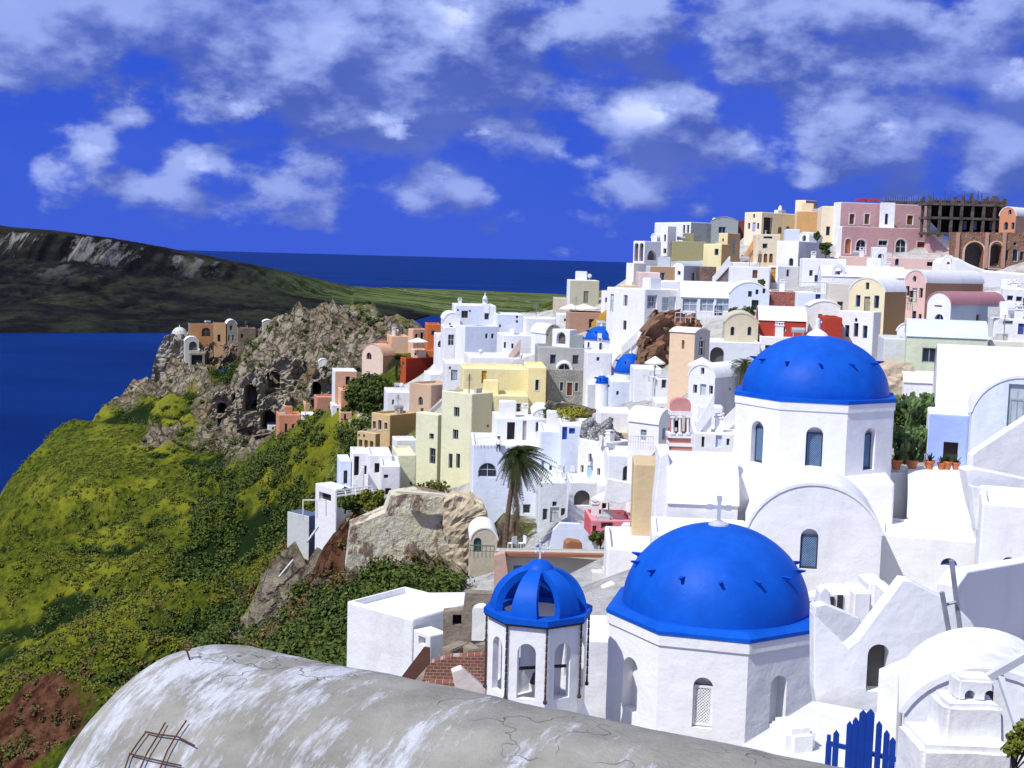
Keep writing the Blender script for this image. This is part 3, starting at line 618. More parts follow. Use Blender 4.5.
# ============================================================ large foreground and near houses built with the same tool
CH = 'parts of the blue domed churches'
H('church_nave', 'white church nave with rounded gable and arched blue lattice window', 50, 747, 748, 880, 527, 606, 0, W, W, roof=('R',47), dl=4.3, feat=[('T',809,549,18,42)], cat='church', group=None, near=True)
H('church_block', 'square white block carrying the drum of the farther large dome', 54.0, 731, 732, 893, 474.5, 560, 0, W, W, dl=8.2, par=0, cat='church', group=None, near=True)
H('church_wing', 'white barrel vaulted wing lying left of the farther large dome', 53, 662, 668, 737, 503, 548, 0, W, W, roof=('L',42), dl=5.0, cat='church', group=None, near=True)
H('church_wing', 'low flat white wing with a small blue arched window behind the ladder poles', 50.6, 879, 880, 976, 533, 612, 0, W, W, dl=3.5, par=.15, cat='church', group=None, near=True, feat=[('a',949,562,17,8,BLU)])
H('house', 'white rounded roof house right of the farther large drum', 55, 903, 908, 976, 523, 560, 0, W, W, roof=('L',44), dl=5.4, near=True)
H('house', 'large white barrel vaulted house at the top of the near right terraces', 63, 932, 936, 1075, 411, 472, 0, W, W, roof=('L',62), dl=6.6, near=True)
H('house', 'white gabled room with a grey panelled door on the upper near terrace', 56, 969, 972, 1070, 412, 470, 0, W, W_SHADE, roof=('R',37), dl=5, near=True, feat=[('d',1017,408,19,48,(.42,.48,.52))])
H('house', 'lilac blue painted house with a dark square doorway above flower pots', 60, 927, 929, 968, 413, 476, 0, W, LBLU, dl=3, near=True, feat=[('q',950.5,453,15,22)])
H('house', 'square white block on the near terrace with a small arched niche', 45, 978, 982, 1065, 502, 580, 0, W, W, dl=4, near=True, feat=[('o',1009,561,15,8)])
H('house', 'narrow white parapet house with tall slit window beside the rough vault', 22.5, 887, 899, 950, 674, 800, 46, W, W, near=True, par=.35, feat=[('w',907,714,3,34,(.5,.5,.5))], dr=1.6)
H('house', 'rough whitewashed vaulted house behind the two holed chimney', 20.5, 902, 905, 1075, 712, 820, 0, W, W, roof=('R',50), dl=2.4, near=True, wear=.5)
H('house', 'bluish white house with plain windowless wall below the shrub gully', 50, 346, 413, 446, 619, 686, 51, W, W, near=True, dr=3.5)
H('house', 'small white box rooms attached behind the plain windowless house', 49, 413, 430, 447, 636, 676, 40, W, W, near=True, feat=[('q',422,641,7,9)])
H('house', 'long low white walled house running back to the brick ruin', 56, 408, 412, 495, 607, 640, 0, W, W, dl=2.5, near=True)
H('house', 'plain bluish white wall block between lantern and near octagonal drum', 40, 580, 584, 622, 640, 730, 0, W, W, dl=3, near=True)
H('house', 'grey stucco terrace house with rust red coping behind the blue lantern', 74, 496, 498, 624, 556, 606, 0, (.50,.48,.42), (.50,.48,.42), dl=2.2, near=True, par=.1)
H('house', 'beige cave house with green door set in the peeling rock wall', 96, 469, 471, 497, 540, 566, 0, BEI, BEI, roof=('R',12), dl=4, feat=[('D',477.5,545,8,15,(.03,.12,.10))])
H('house', 'white low house between the pink house and the near octagonal drum', 58, 604, 607, 660, 548, 600, 5, W, W, dl=5, near=True, feat=[('w',640,558,6,9)])
H('house', 'white buttressed block behind the sandy plastered tower', 56, 655, 658, 672, 470, 560, 0, W, W, dl=4, near=True)
H('house', 'white broad terrace block below the church wing', 49, 650, 652, 752, 533, 590, 0, W, W, dl=3.4, near=True, par=.15)
H('house', 'white house with stair terrace and pale blue door beside the large dome', 78, 690, 694, 742, 432, 480, 0, W, W, dl=6, feat=[('d',719,421+12,6,12,(.5,.6,.8)),('w',703,442,3,11),('w',728,442,3,7)])
H('house', 'plain white vaulted roof house in front of the pink belfry', 66, 668, 672, 735, 478, 520, 0, W, W, roof=('L',16), dl=5, near=True)
H('house', 'white narrow house behind the pink belfry', 84, 655, 659, 690, 452, 500, 0, W, W, dl=4)
# ---- fillers of the middle, each traced from the photograph
H('house', 'low white terrace house behind the stone faced one', 150, 520, 523, 556, 357, 372, 10, W, W, dl=6)
H('house', 'white roofed cellar house under the garden wall with blue doors', 104, 558, 561, 592, 425, 450, 8, W, W_SHADE, dl=5, feat=[('d',561+3,423+8,5,13,(.02,.07,.45)),('d',572,428+3,6,6,(.02,.07,.45))])
H('house', 'white house stepping down between the cube house and the balcony house', 92, 604, 608, 642, 455, 486, 8, W, (.74,.77,.80), dl=5, feat=[('w',630,470,2.5,4)])
H('house', 'greyish white wall house left of the peach vaulted tower', 108, 652, 656, 676, 378, 400, 0, WG, W, dl=4, feat=[('w',664,384,5,9,(.6,.6,.65))])
H('house', 'little white terrace room below the red rock face', 112, 630, 634, 662, 368, 386, 10, W, W, dl=4)
H('house', 'white vaulted snack room between red house and cream gable', 116, 806, 810, 840, 306, 330, 20, W, W, roof=('R',5), dl=5, feat=[('w',820,317,4,6)])
H('house', 'cream walled house with a lantern roof vent left of the cream gable', 116, 826, 829, 852, 283, 312, 10, (.6,.57,.5), (.66,.62,.55), dl=5, feat=[('w',840,305,6,7)])
H('house', 'wide white vaulted roof house in front of the low pink terrace', 128, 818, 822, 905, 276, 300, 8, W, W, roof=('L',10), dl=6)
H('house', 'white flat roofed shop below the pink terrace wall', 136, 842, 845, 915, 268, 284, 4, W, W, dl=5, feat=[('w',856,276,5,4),('w',880,276,3,3)])
H('house', 'small white shoulder house right of the dusty red roof', 108, 1000, 1003, 1045, 322-34, 322, 0, W, W, dl=5, feat=[('w',1010,298,6,5),('w',1019,299,6,5)])
H('house', 'beige plastered corner house under the blue door block', 90, 984, 990, 1050, 340, 380, 0, (.72,.70,.62), (.72,.70,.62), dl=5, feat=[('w',1004,352,6,8)])
H('house', 'white low vault house at the foot of the pale green one', 82, 900, 904, 945, 382, 402, 0, W, W, roof=('L',8), dl=4)
H('house', 'sandy boulder walled house below the dark arched passage', 86, 879, 882, 908, 366, 400, 0, (.66,.58,.42), (.66,.58,.42), dl=4)
H('house', 'white house wedged below the orange staircase on the ridge', 150, 730, 733, 757, 262, 282, 0, W, W, dl=5, feat=[('w',740,271,3,4)])
H('house', 'brown stone foundation house under the yellow house', 152, 699, 701, 716, 266, 285, 0, rockmat('brown_rubble', (.30,.18,.14), (.14,.09,.08), 1.5, True, (.3,.22,.18), 3), None, dl=4)
H('house', 'small pinkish white house between glazed veranda and ochre house', 145, 636, 639, 660, 272, 292, 0, (.75,.6,.52), (.78,.62,.55), dl=5)
H('house', 'white terrace cafe house in front of the parasols', 150, 566, 569, 606, 312, 330, 0, (.45,.28,.2), (.45,.28,.2), dl=5)
H('house', 'low white walled house stepping to the far fields', 160, 523, 526, 556, 318, 345, 0, W, (.74,.76,.78), dl=5, feat=[('w',533,329,2.4,3)])
H('house', 'white narrow house beside the dark red block and grey niche house', 176, 436, 439, 452, 362-14, 376, 0, W, W, dl=4, feat=[('w',445,357,2.2,5)])
H('house', 'small white kiosk house left of the olive beige one', 164, 556, 559, 570, 314, 328, 0, W, W, dl=4, feat=[('w',565,320,2,3)])
H('house', 'pale plastered stair house between the round tower and stone house', 126, 586, 588, 600, 384, 408, 0, W, WG, dl=4)
H('house', 'white cube with tiny window tucked under the mid blue dome', 138, 614, 617, 634, 341, 352, 0, W, W, dl=3, feat=[('w',620,346,2.6,4)])
H('house', 'white terrace wall house below the tan three storey house', 128, 392, 396, 417, 440, 458, 0, W, W, dl=3, feat=[('w',404,449,4,6)])
H('house', 'white low pergola house with glazed front over the shrubs', 115, 315, 336, 352, 489, 512, 40, W, W, feat=[('q',325,497,12,8)], par=.1)
H('house', 'low white garden house between the cut barrel roof and the plain grey one', 102, 596, 600, 632, 412, 432, 0, W, W, dl=4, feat=[('w',612,420,3,4)])
H('house', 'small white flat house under the tan sided grey one', 100, 652, 655, 690, 402, 424, 0, W, W, dl=4, feat=[('w',662,410,3,5),('w',676,411,3,5)])
H('house', 'beige storage house among the ruins behind the cube house', 100, 604, 607, 632, 432, 446, 0, (.6,.52,.4), (.6,.52,.4), dl=3, feat=[('q',618,439,7,7)])
H('house', 'white house beneath the terrace railing left of the bluish plain one', 128, 584, 587, 612, 352, 366, 0, W, W, dl=4, feat=[('w',598,359,3,4)])
# ============================================================ WORLD, SUN
SUN_AZ = math.radians(49); SUN_EL = math.radians(51)     # azimuth measured from straight behind the camera towards the left
to_sun = Vector((-math.sin(SUN_AZ)*math.cos(SUN_EL), -math.cos(SUN_AZ)*math.cos(SUN_EL), math.sin(SUN_EL)))
sd = bpy.data.lights.new('sun', 'SUN'); sd.energy = 4.3; sd.angle = math.radians(.5); sd.color = (1, .975, .93)
so = bpy.data.objects.new('sun', sd); COL.objects.link(so); so.rotation_euler = (-to_sun).to_track_quat('-Z', 'Y').to_euler()
w = bpy.data.worlds.new('World'); sc.world = w; w.use_nodes = True; nt = w.node_tree
bg = nt.nodes['Background']; bg.inputs[1].default_value = .10
sky = nt.nodes.new('ShaderNodeTexSky'); sky.sky_type = 'NISHITA'; sky.sun_disc = False; sky.sun_elevation = SUN_EL
sky.sun_rotation = math.atan2(to_sun.x, to_sun.y); sky.ozone_density = 3.0; sky.air_density = 1.0; sky.dust_density = .3
tc = nt.nodes.new('ShaderNodeTexCoord'); D = tc.outputs['Generated']
SKYB = (.20, .80, 6.3)
sz = nt.nodes.new('ShaderNodeSeparateXYZ'); nt.links.new(D, sz.inputs[0])
hz = mix(nt, ramp(nt, sz.outputs[2], 0, .22), (.36, 1.05, 6.9), SKYB)
skc = mix(nt, .975, sky.outputs[0], hz); skc = mix(nt, ramp(nt, sz.outputs[2], .26, .60), skc, mix(nt, .35, (5.4, 6.2, 8.4), sky.outputs[0]))  # brighter upper sky above the frame, added to lift fill on shaded walls
mp = nt.nodes.new('ShaderNodeMapping'); mp.inputs['Scale'].default_value = (1, 1, 1.7); nt.links.new(D, mp.inputs[0]); V = mp.outputs[0]
blobs = [  # px, py, radius(px), weight : the clouds over the sea
 (40,40,110,.8),(150,25,100,.8),(20,80,40,.6),(330,30,170,1.0),(420,60,150,1.0),(300,60,140,.9),(240,105,50,.85),(130,120,26,.7),(95,148,42,.62),(45,170,40,.55),
 (375,125,65,.8),(490,130,52,.9),(450,185,60,.85),(190,160,50,.6),(320,160,45,.55),(180,195,70,.45),(545,150,30,.55),(450,25,120,.9),
 (560,30,70,.9),(640,25,110,.85),(760,25,120,.85),(880,20,120,.8),(1000,10,110,.8),(660,120,75,1.0),(720,145,65,.9),(640,190,34,.7),(840,115,70,.95),(870,150,80,.85),
 (950,120,60,.75),(1005,80,50,.9),(1000,150,70,.85),(580,160,28,.6),(985,185,60,.7),(700,210,20,.5),(600,200,24,.45),(60,205,60,.42),(200,210,80,.45),(330,205,60,.42),(480,228,70,.38),(590,222,50,.4),(120,185,50,.5),(280,190,45,.5),(700,178,40,.55),(900,190,60,.5),(520,40,50,.35)]
blobs += [(px-1150, py, r*1.1, wgt) for px, py, r, wgt in blobs[::2]] + [(px+1150, py, r*1.1, wgt) for px, py, r, wgt in blobs[1::2]]
def accum(VV):
    acc = None
    for px, py, r, wgt in blobs:
        d = ray(px, py).normalized(); a = (d.x, d.y, d.z*1.7)
        n = nt.nodes.new('ShaderNodeVectorMath'); n.operation = 'DISTANCE'; nt.links.new(VV, n.inputs[0]); n.inputs[1].default_value = a
        f = ramp(nt, n.outputs['Value'], 0, r/F*1.6, wgt, 0)
        if acc is None: acc = f
        else:
            m_ = math_(nt, 'SMOOTH_MAX', acc, f); m_.node.inputs[2].default_value = .15; acc = m_
    return acc
up_ = nt.nodes.new('ShaderNodeMapping'); up_.inputs['Location'].default_value = (-.016, 0, .040); nt.links.new(V, up_.inputs[0])
acc = accum(V); acc2 = accum(up_.outputs[0])
def cn(off, sc_, det, ro=.58):
    m2 = nt.nodes.new('ShaderNodeMapping'); m2.inputs['Location'].default_value = off; nt.links.new(V, m2.inputs[0])
    return noise(nt, sc_, det, ro, vec=m2.outputs[0])
n1 = cn((0, 0, 0), 15, 9, .56); n2 = cn((-.016, 0, .040), 15, 9, .56)
def dn(ac, n_): return math_(nt, 'ADD', math_(nt, 'MULTIPLY', ac, 1.5), math_(nt, 'MULTIPLY', math_(nt, 'SUBTRACT', n_, .5), 2.7))
dens = dn(acc, n1); dens2 = dn(acc2, n2); dl_ = math_(nt, 'SUBTRACT', dens, dens2)
cover = ramp(nt, dens, .38, .85); cover.node.interpolation_type = 'SMOOTHSTEP'
lit = ramp(nt, dl_, -.35, .65); lit.node.interpolation_type = 'SMOOTHSTEP'
soft_ = ramp(nt, cn((3, 1, 0), 5.5, 5, .5), .36, .64)
c_mid = (1.8, 2.6, 7.4); c_hi = (4.1, 5.2, 9.6); c_base = (.70, 1.2, 4.7)
cc = mix(nt, lit, c_base, c_hi)
cc = mix(nt, math_(nt, 'MULTIPLY', soft_, .40), cc, c_mid)
edge = math_(nt, 'MULTIPLY', ramp(nt, dens, .7, 1.0), ramp(nt, cn((9, 4, 2), 4.2, 3), .57, .66)); wh = math_(nt, 'MULTIPLY', edge, ramp(nt, dl_, .48, .8))
cc = mix(nt, wh, cc, (8, 9, 13))
spots = None
for px, py, r in ((235,105,26),(485,125,20),(450,185,24),(655,88,16),(845,108,30),(870,130,24),(1010,75,24),(130,118,12),(330,158,14),(190,160,20),(100,148,18),(560,150,14),(400,120,30)):
    d = ray(px, py).normalized(); n = nt.nodes.new('ShaderNodeVectorMath'); n.operation = 'DISTANCE'; nt.links.new(V, n.inputs[0]); n.inputs[1].default_value = (d.x, d.y, d.z*1.7)
    f = ramp(nt, n.outputs['Value'], 0, r/F*1.6, 1, 0); spots = f if spots is None else math_(nt, 'MAXIMUM', spots, f)
cc = mix(nt, math_(nt, 'MULTIPLY', ramp(nt, math_(nt, 'ADD', math_(nt, 'MULTIPLY', spots, .55), math_(nt, 'MULTIPLY', math_(nt, 'SUBTRACT', cn((.3, .1, 0), 26, 7, .6), .5), 3.4)), .38, .85, 0, .75), ramp(nt, spots, .02, .45)), cc, (6.0, 7.0, 11.8))
veil = math_(nt, 'MULTIPLY', ramp(nt, cn((1, 7, 3), 4, 6, .55), .42, .7, 0, .32), ramp(nt, sz.outputs[2], .02, .08))
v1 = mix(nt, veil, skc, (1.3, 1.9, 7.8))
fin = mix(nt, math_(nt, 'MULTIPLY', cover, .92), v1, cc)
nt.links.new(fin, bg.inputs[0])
sc.view_settings.view_transform = 'Standard'; sc.view_settings.look = 'None'; sc.view_settings.exposure = 0.0; sc.view_settings.gamma = 1
sc.cycles.max_bounces = 5; sc.cycles.diffuse_bounces = 3; sc.cycles.glossy_bounces = 2; sc.cycles.transmission_bounces = 2; sc.cycles.use_denoising = True
# ============================================================ SEA
bm = bmesh.new()
S = 150000; vs = [bm.verts.new(p) for p in ((-S, -3000, -130), (S, -3000, -130), (S, S, -130), (-S, S, -130))]; bm.faces.new(vs)
m, nt, b = nm('sea_water')
c = mix(nt, ramp(nt, noise(nt, .0012, 4, .6, stretch=(1, 3, 1)), .35, .7), (.0008, .016, .115), (.0015, .030, .19))
nt.links.new(c, b.inputs['Base Color']); b.inputs['Roughness'].default_value = .6; b.inputs['Specular IOR Level'].default_value = .04; b.inputs['Specular Tint'].default_value = (.4, .6, 1, 1)
bump(nt, b, noise(nt, .06, 8, .75, stretch=(1, 2.2, 1)), .9, 3.0)
sea = obj('sea', bm, m); sea['kind'] = 'structure'
# ============================================================ FAR ISLAND
def fbm(x, y, z=0., oct=5, H=.55):
    s = 0; a = 1; f = 1
    for i in range(oct):
        s += a*mnoise.noise(Vector((x*f, y*f, z*f+i*7.3))); a *= H; f *= 2
    return s
def ridged(x, y, z=0., oct=4):
    s = 0; a = 1; f = 1
    for i in range(oct):
        s += a*(1-abs(mnoise.noise(Vector((x*f, y*f, z*f+i*3.1))))*2); a *= .5; f *= 2.1
    return s
def interp(x, xs, ys): return float(np.interp(x, xs, ys))
sx = [-500, 0, 60, 130, 200, 260, 320, 350, 420, 480, 552, 600]
sy = [190, 226, 231, 241, 254, 266, 279, 286, 289, 294, 299, 303]             # skyline
hx = [-500, 0, 165, 260, 350, 410, 430, 600]; hy = [318, 333, 333, 331, 326, 322, 316, 308]   # shore
dts = [2900, 2900, 2900, 3000, 3100, 3200, 3400, 3500, 3900, 3900, 3850, 3800]
bm = bmesh.new(); NX, NY = 520, 110; rows = []
for i in range(NX):
    px = -420 + 1010*i/(NX-1)
    shore = onz(px, interp(px, hx, hy), -130); dt = interp(px, sx, dts)*1.0; top = P(px, interp(px, sx, sy), dt)
    cliffy = interp(px, [-500, 300, 380, 430], [1, 1, .25, 0])
    row = []
    for j in range(NY):
        t = j/(NY-1)
        if t <= .8:
            s = t/.8; p = shore.lerp(top, s)
            s2 = min(1, max(0, s+(.035*fbm(p.x/70, p.y/300, 2, 4)+.03*ridged(p.x/40, .5)-.03)*math.sin(PI*s))); prof = interp(s2, [0, .02, .10, .25, .40, .50, .62, .70, .80, 1], [0, .07, .12, .16, .33, .38, .50, .55, .93, 1]) if cliffy > .5 else s
            prof = prof*cliffy + (1-cliffy)*s if cliffy > .5 else interp(s, [0, .02, .3, 1], [0, .12, .5, 1])
            h = top.z+130
            z = -130 + h*prof
            e = math.sin(PI*min(1, s*1.0))
            z += e*h*cliffy*(.10*fbm(p.x/260, p.y/420, 0, 6) + .05*ridged(p.x/90, p.y/240)) - .05*h*cliffy*e
            if cliffy < .5: z += 5*e*fbm(p.x/200, p.y/500)
            if t > .75: z += fbm(p.x/120, 1)*3
            row.append(bm.verts.new((p.x, p.y, z)))
        else:
            s = (t-.8)/.2; q = Vector((top.x*(1+.35*s), top.y*(1+.35*s), -131+(top.z+131)*(1-s)**1.5-s)); row.append(bm.verts.new(q))
    rows.append(row)
for a, b_ in zip(rows, rows[1:]):
    for j in range(NY-1): bm.faces.new((a[j], b_[j], b_[j+1], a[j+1]))
m, nt, b = nm('far_island_ground')
geo = nt.nodes.new('ShaderNodeNewGeometry'); sep = nt.nodes.new('ShaderNodeSeparateXYZ'); nt.links.new(geo.outputs['Position'], sep.inputs[0])
nrm = nt.nodes.new('ShaderNodeSeparateXYZ'); nt.links.new(geo.outputs['Normal'], nrm.inputs[0])
base = mix(nt, ramp(nt, noise(nt, .008, 7, .7), .38, .6), (.012, .013, .018), (.036, .042, .028))
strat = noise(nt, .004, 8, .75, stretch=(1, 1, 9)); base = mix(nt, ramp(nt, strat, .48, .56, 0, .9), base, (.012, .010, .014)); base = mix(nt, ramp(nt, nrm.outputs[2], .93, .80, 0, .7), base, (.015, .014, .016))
cl = noise(nt, .012, 7, .75, stretch=(1, .12, .35)); cliffmask = math_(nt, 'MULTIPLY', ramp(nt, cl, .52, .57), math_(nt, 'MULTIPLY', ramp(nt, sep.outputs[2], -70, -20), ramp(nt, nrm.outputs[2], .95, .84)))
base = mix(nt, math_(nt, 'MULTIPLY', cliffmask, .85), base, (.26, .25, .23))
# terraced fields of the low northern end
far = ramp(nt, sep.outputs[1], 2750, 3000)
wv = noise(nt, .012, 4, .6, stretch=(.5, 2.2, 1)); fld = mix(nt, ramp(nt, wv, .42, .55), (.03, .055, .02), (.13, .17, .06)); fld = mix(nt, ramp(nt, noise(nt, .02, 5, .7), .58, .66), fld, (.28, .26, .17))
flat = math_(nt, 'MULTIPLY', far, ramp(nt, sep.outputs[0], -620, -330)); base = mix(nt, flat, base, fld)
nt.links.new(base, b.inputs['Base Color']); b.inputs['Roughness'].default_value = 1; b.inputs['Specular IOR Level'].default_value = 0
bump(nt, b, noise(nt, .02, 8, .7), .9, 14)
isl = obj('far_island_hills', bm, m, None, True, 180); isl['kind'] = 'structure'
# small far-off white farm buildings on the low fields
for i, (px, py) in enumerate(((489,300.5),(512,298.5),(437,301),(520,299))):
    p = P(px, py, 4400); bm = bmesh.new(); box(bm, (p.x, p.y, p.z), (26, 14, 16)); box(bm, (p.x+16, p.y, p.z-3), (14, 14, 9))
    tag(recentre(obj('farmhouse', bm, plaster(W))), 'tiny white farm building far off on the low green fields', 'house', 'far farm buildings on the fields')
# ============================================================ TERRAIN (one sheet)
CP = []
def g(px, py, d, dz=0): p = P(px, py, d); CP.append((p.x, p.y, p.z+dz))
def gw(x, y, z): CP.append((x, y, z))
for t in ((165,366,345),(200,372,335),(235,368,330),(255,352,335),(135,392,338),(112,402,342),(160,398,318),(200,420,300),
          (0,466,300),(50,442,315),(85,425,322),(265,330,325),(300,320,310),(330,313,300),(350,309,292),(375,311,288),(395,316,284),
          (225,385,318),(60,452,285),(100,432,305),(100,414,328),(30,462,298),(80,475,262),(125,430,300),(140,415,318),(310,545,122),(290,545,124),(330,535,116),(400,560,98),(440,562,97),(370,558,99),(350,556,101),(225,440,285),(270,350,308),(270,400,290),(262,450,262),(330,335,290),(330,375,272),(385,350,262),(300,372,290),(375,335,272),(300,410,262),(240,400,300),
          (290,440,236),(330,425,214),(355,400,208),(356,470,160),(370,440,165),(330,440,196),(310,480,165),(395,380,190),
          (30,490,280),(150,450,270),(100,500,240),(200,480,240),(50,560,200),(150,560,195),(240,500,205),(0,600,180),(0,700,142),(100,640,152),(200,600,160),(100,720,124),
          (0,768,122),(250,570,165),(300,545,140),(320,540,118),(200,680,125),(300,630,112),(300,690,90),(340,590,104),(400,572,102),(400,600,90),(480,572,94),(484,600,80),(345,640,78),(340,700,58),
          (425,560,104),(465,555,100),(380,545,108),(350,530,112),(335,510,118)):
    g(*t)
for t in ((640,288,176),(700,266,182),(760,258,182),(840,254,176),(930,262,168),(1024,276,154),(985,280,146),(600,310,165),(560,325,160),(520,345,165),(480,365,160),(420,390,160)): g(*t)
for t in ((-120,120,-88),(-160,200,-104),(-180,300,-112),(-150,380,-118),(-100,430,-112),(0,3,-9),(20,20,-10.5),(14,30,-13.5),(8,50,-16),(40,50,-9),(45,100,-6),(70,150,1),(-10,15,-12),(-15,30,-19),(-30,20,-28),
          (-60,40,-52),(-100,60,-82),(100,250,-8),(50,270,-22),(0,235,-30),(-15,300,-38),(-60,380,-55),(60,350,-45),(100,400,-50),(-200,150,-125),(-200,60,-125),(60,10,-8),(100,60,0),(105,180,3),(-200,420,-128),(-85,345,-45),(-105,350,-62),(-118,330,-68),(-125,300,-74)): gw(*t)
for (A, u, v, Lr, Ll, zb, zt) in GROUND:
    q = Vector((A.x, A.y, 0))
    for p in (q, q+u*Lr*.5+v*Ll*.5): CP.append((p.x, p.y, zb))
cp = np.array(CP)
def U_(r2): return np.where(r2 > 1e-9, r2*np.log(np.maximum(r2, 1e-9))*.5, 0)
XY = cp[:, :2]/100.; n = len(cp)
K = U_(((XY[:, None]-XY[None])**2).sum(2)) + np.eye(n)*.0025
Pm = np.c_[np.ones(n), XY]; Amat = np.zeros((n+3, n+3)); Amat[:n, :n] = K; Amat[:n, n:] = Pm; Amat[n:, :n] = Pm.T
sol = np.linalg.solve(Amat, np.r_[cp[:, 2], 0, 0, 0])
def tps(x, y):
    x = np.asarray(x)/100.; y = np.asarray(y)/100.; out = np.full(x.shape, sol[n]) + sol[n+1]*x + sol[n+2]*y
    for k in range(n): out = out + sol[k]*U_((x-XY[k, 0])**2+(y-XY[k, 1])**2)
    return out
# vectorised value noise
_tab = rng.random((256, 256))
def vn(x, y):
    xi = np.floor(x).astype(int); yi = np.floor(y).astype(int); fx = x-xi; fy = y-yi; fx = fx*fx*(3-2*fx); fy = fy*fy*(3-2*fy)
    t = lambda a, b: _tab[a % 256, b % 256]
    return (t(xi, yi)*(1-fx)+t(xi+1, yi)*fx)*(1-fy)+(t(xi, yi+1)*(1-fx)+t(xi+1, yi+1)*fx)*fy-.5
def vfbm(x, y, o=4, H=.5):
    s = 0; a = 1.
    for i in range(o): s = s+a*vn(x*2**i+17.3*i, y*2**i+5.1*i); a *= H
    return s
GX = np.arange(-205, 112, 1.1); GY = np.arange(3, 440, 1.1)
gx, gy = np.meshgrid(GX, GY); gz = tps(gx, gy)
gz = np.maximum(gz, -140)
def region(pts, soft=12):
    """soft mask round control points given as (px,py,d,radius m)"""
    m = np.zeros_like(gx)
    for px, py, d, r in pts:
        p = P(px, py, d); q = np.sqrt((gx-p.x)**2+(gy-p.y)**2); m = np.maximum(m, np.clip(1.25-q/r, 0, 1))
    return m
rock = region([(240,400,300,26),(300,370,290,28),(340,350,278,24),(280,425,270,17),(372,330,276,20),(130,398,335,10),(170,380,332,15),(228,430,284,8),(385,345,262,14),
               (410,555,103,9),(450,552,101,9),(375,540,108,9),(345,520,114,8),(310,545,118,7),(335,470,150,7)])
rock = np.clip(rock+vfbm(gx/9, gy/9)*.7*(rock > .02), 0, 1)
red = region([(0,768,118,10),(20,755,122,6),(70,768,112,5),(315,560,112,5)])
ins = np.zeros_like(gx)                       # village paving
for (A, u, v, Lr, Ll, zb, zt) in GROUND:
    c = Vector((A.x, A.y, 0))+u*Lr/2+v*Ll/2; q = np.sqrt((gx-c.x)**2+(gy-c.y)**2); ins = np.maximum(ins, np.clip((max(Lr, Ll)*.5+(5 if 512+F*c.x/c.y > 440 else .8)-q)/3, 0, 1))
ins = np.maximum(ins, region([(600,470,104,20),(508,545,94,9),(640,520,85,20),(720,450,72,22),(860,450,66,34),(920,330,110,40),(800,300,145,50),(660,300,155,30),(950,600,30,22),(600,650,44,9),(700,650,40,14),(560,600,70,10),(570,330,150,22),(480,350,165,20),(600,400,125,20)]))
ins *= 1-np.clip(rock*1.5, 0, 1)
wild = 1-ins
slope_n = vfbm(gx/26, gy/26, 4)*5.0 + vfbm(gx/9, gy/9, 3)*3.2 + vfbm(gx/2.2+9, gy/2.2, 3)*.55
diag = (gx*.45+gy*.9)                        # gullies that run down to the left
gul = -np.abs(vfbm(diag/27+40, (gx-gy*.4)/95, 4))*30+4.5
farmask = np.clip((-gx-20+gy*.05)/25, 0, 1)*np.clip((gy-60)/40, 0, 1)
hn = np.zeros_like(gx)
for (A, u, v, Lr, Ll, zb, zt) in GROUND:
    c = Vector((A.x, A.y, 0))+u*Lr/2+v*Ll/2; hn = np.maximum(hn, np.clip((max(Lr, Ll)*.5+9-np.sqrt((gx-c.x)**2+(gy-c.y)**2))/8, 0, 1))
sil = 1-.8*np.clip((gy-240)/50, 0, 1)
gz = gz + (1-hn)*wild*(slope_n*np.clip((gy-35)/40, .15, 1)*.8 + gul*farmask*(1-rock))*np.where(rock > .3, 1, sil)
rk = np.abs(vfbm(gx/11+3, gy/11, 5, .6))*2
gz = gz + rock*(1-hn*.7)*(np.abs(vfbm(gx/3.3+5, gy/3.3, 3, .6))-.25)*4.5
gz = gz + rock*wild*(rk-.5)*6.0 + rock*(np.floor(vfbm(gx/5, gy/8, 3)*6)/6)*3.5
# keep every footprint and the strip before it clear
floor_h = np.full_like(gz, 1e9); low_h = {}
for k, (A, u, v, Lr, Ll, zb, zt) in enumerate(GROUND):
    dx = gx-A.x; dy = gy-A.y; a = dx*u.x+dy*u.y; b2 = dx*v.x+dy*v.y
    inn = (a > -1.6) & (a < Lr+1.2) & (b2 > -2.0) & (b2 < Ll+1.0)
    gz = np.where(inn, np.minimum(gz, zb-.15), gz)
for k, (A, u, v, Lr, Ll, zb, zt) in enumerate(GROUND):
    dx = gx-A.x; dy = gy-A.y; a = dx*u.x+dy*u.y; b2 = dx*v.x+dy*v.y
    inn = (a > -1.5) & (a < Lr+1.5) & (b2 > -1.5) & (b2 < Ll+1.5)
    low_h[k] = float(gz[inn].min()) if inn.any() else zb
def gz_at(x, y):
    i = np.clip(((np.asarray(x)-GX[0])/1.1).astype(int), 0, len(GX)-2); j = np.clip(((np.asarray(y)-GY[0])/1.1).astype(int), 0, len(GY)-2)
    fx = np.clip((np.asarray(x)-GX[i])/1.1, 0, 1); fy = np.clip((np.asarray(y)-GY[j])/1.1, 0, 1)
    return (gz[j, i]*(1-fx)+gz[j, i+1]*fx)*(1-fy)+(gz[j+1, i]*(1-fx)+gz[j+1, i+1]*fx)*fy
ny, nx = gx.shape
def blur(a, k):
    for ax in (0, 1):
        c = np.cumsum(np.insert(np.pad(a, [(k, k) if i == ax else (0, 0) for i in (0, 1)], mode='edge'), 0, 0, axis=ax), axis=ax)
        a = (np.take(c, np.arange(2*k+1, c.shape[ax]), axis=ax)-np.take(c, np.arange(0, c.shape[ax]-2*k-1), axis=ax))/(2*k+1)
    return a
conc = gz-blur(blur(gz, 5), 5); damp = np.clip((-conc-.1)/.9, 0, 1)  # mask of ground lying below its smoothed surroundings
co = np.stack([gx, gy, gz], -1).reshape(-1, 3).astype(np.float32)
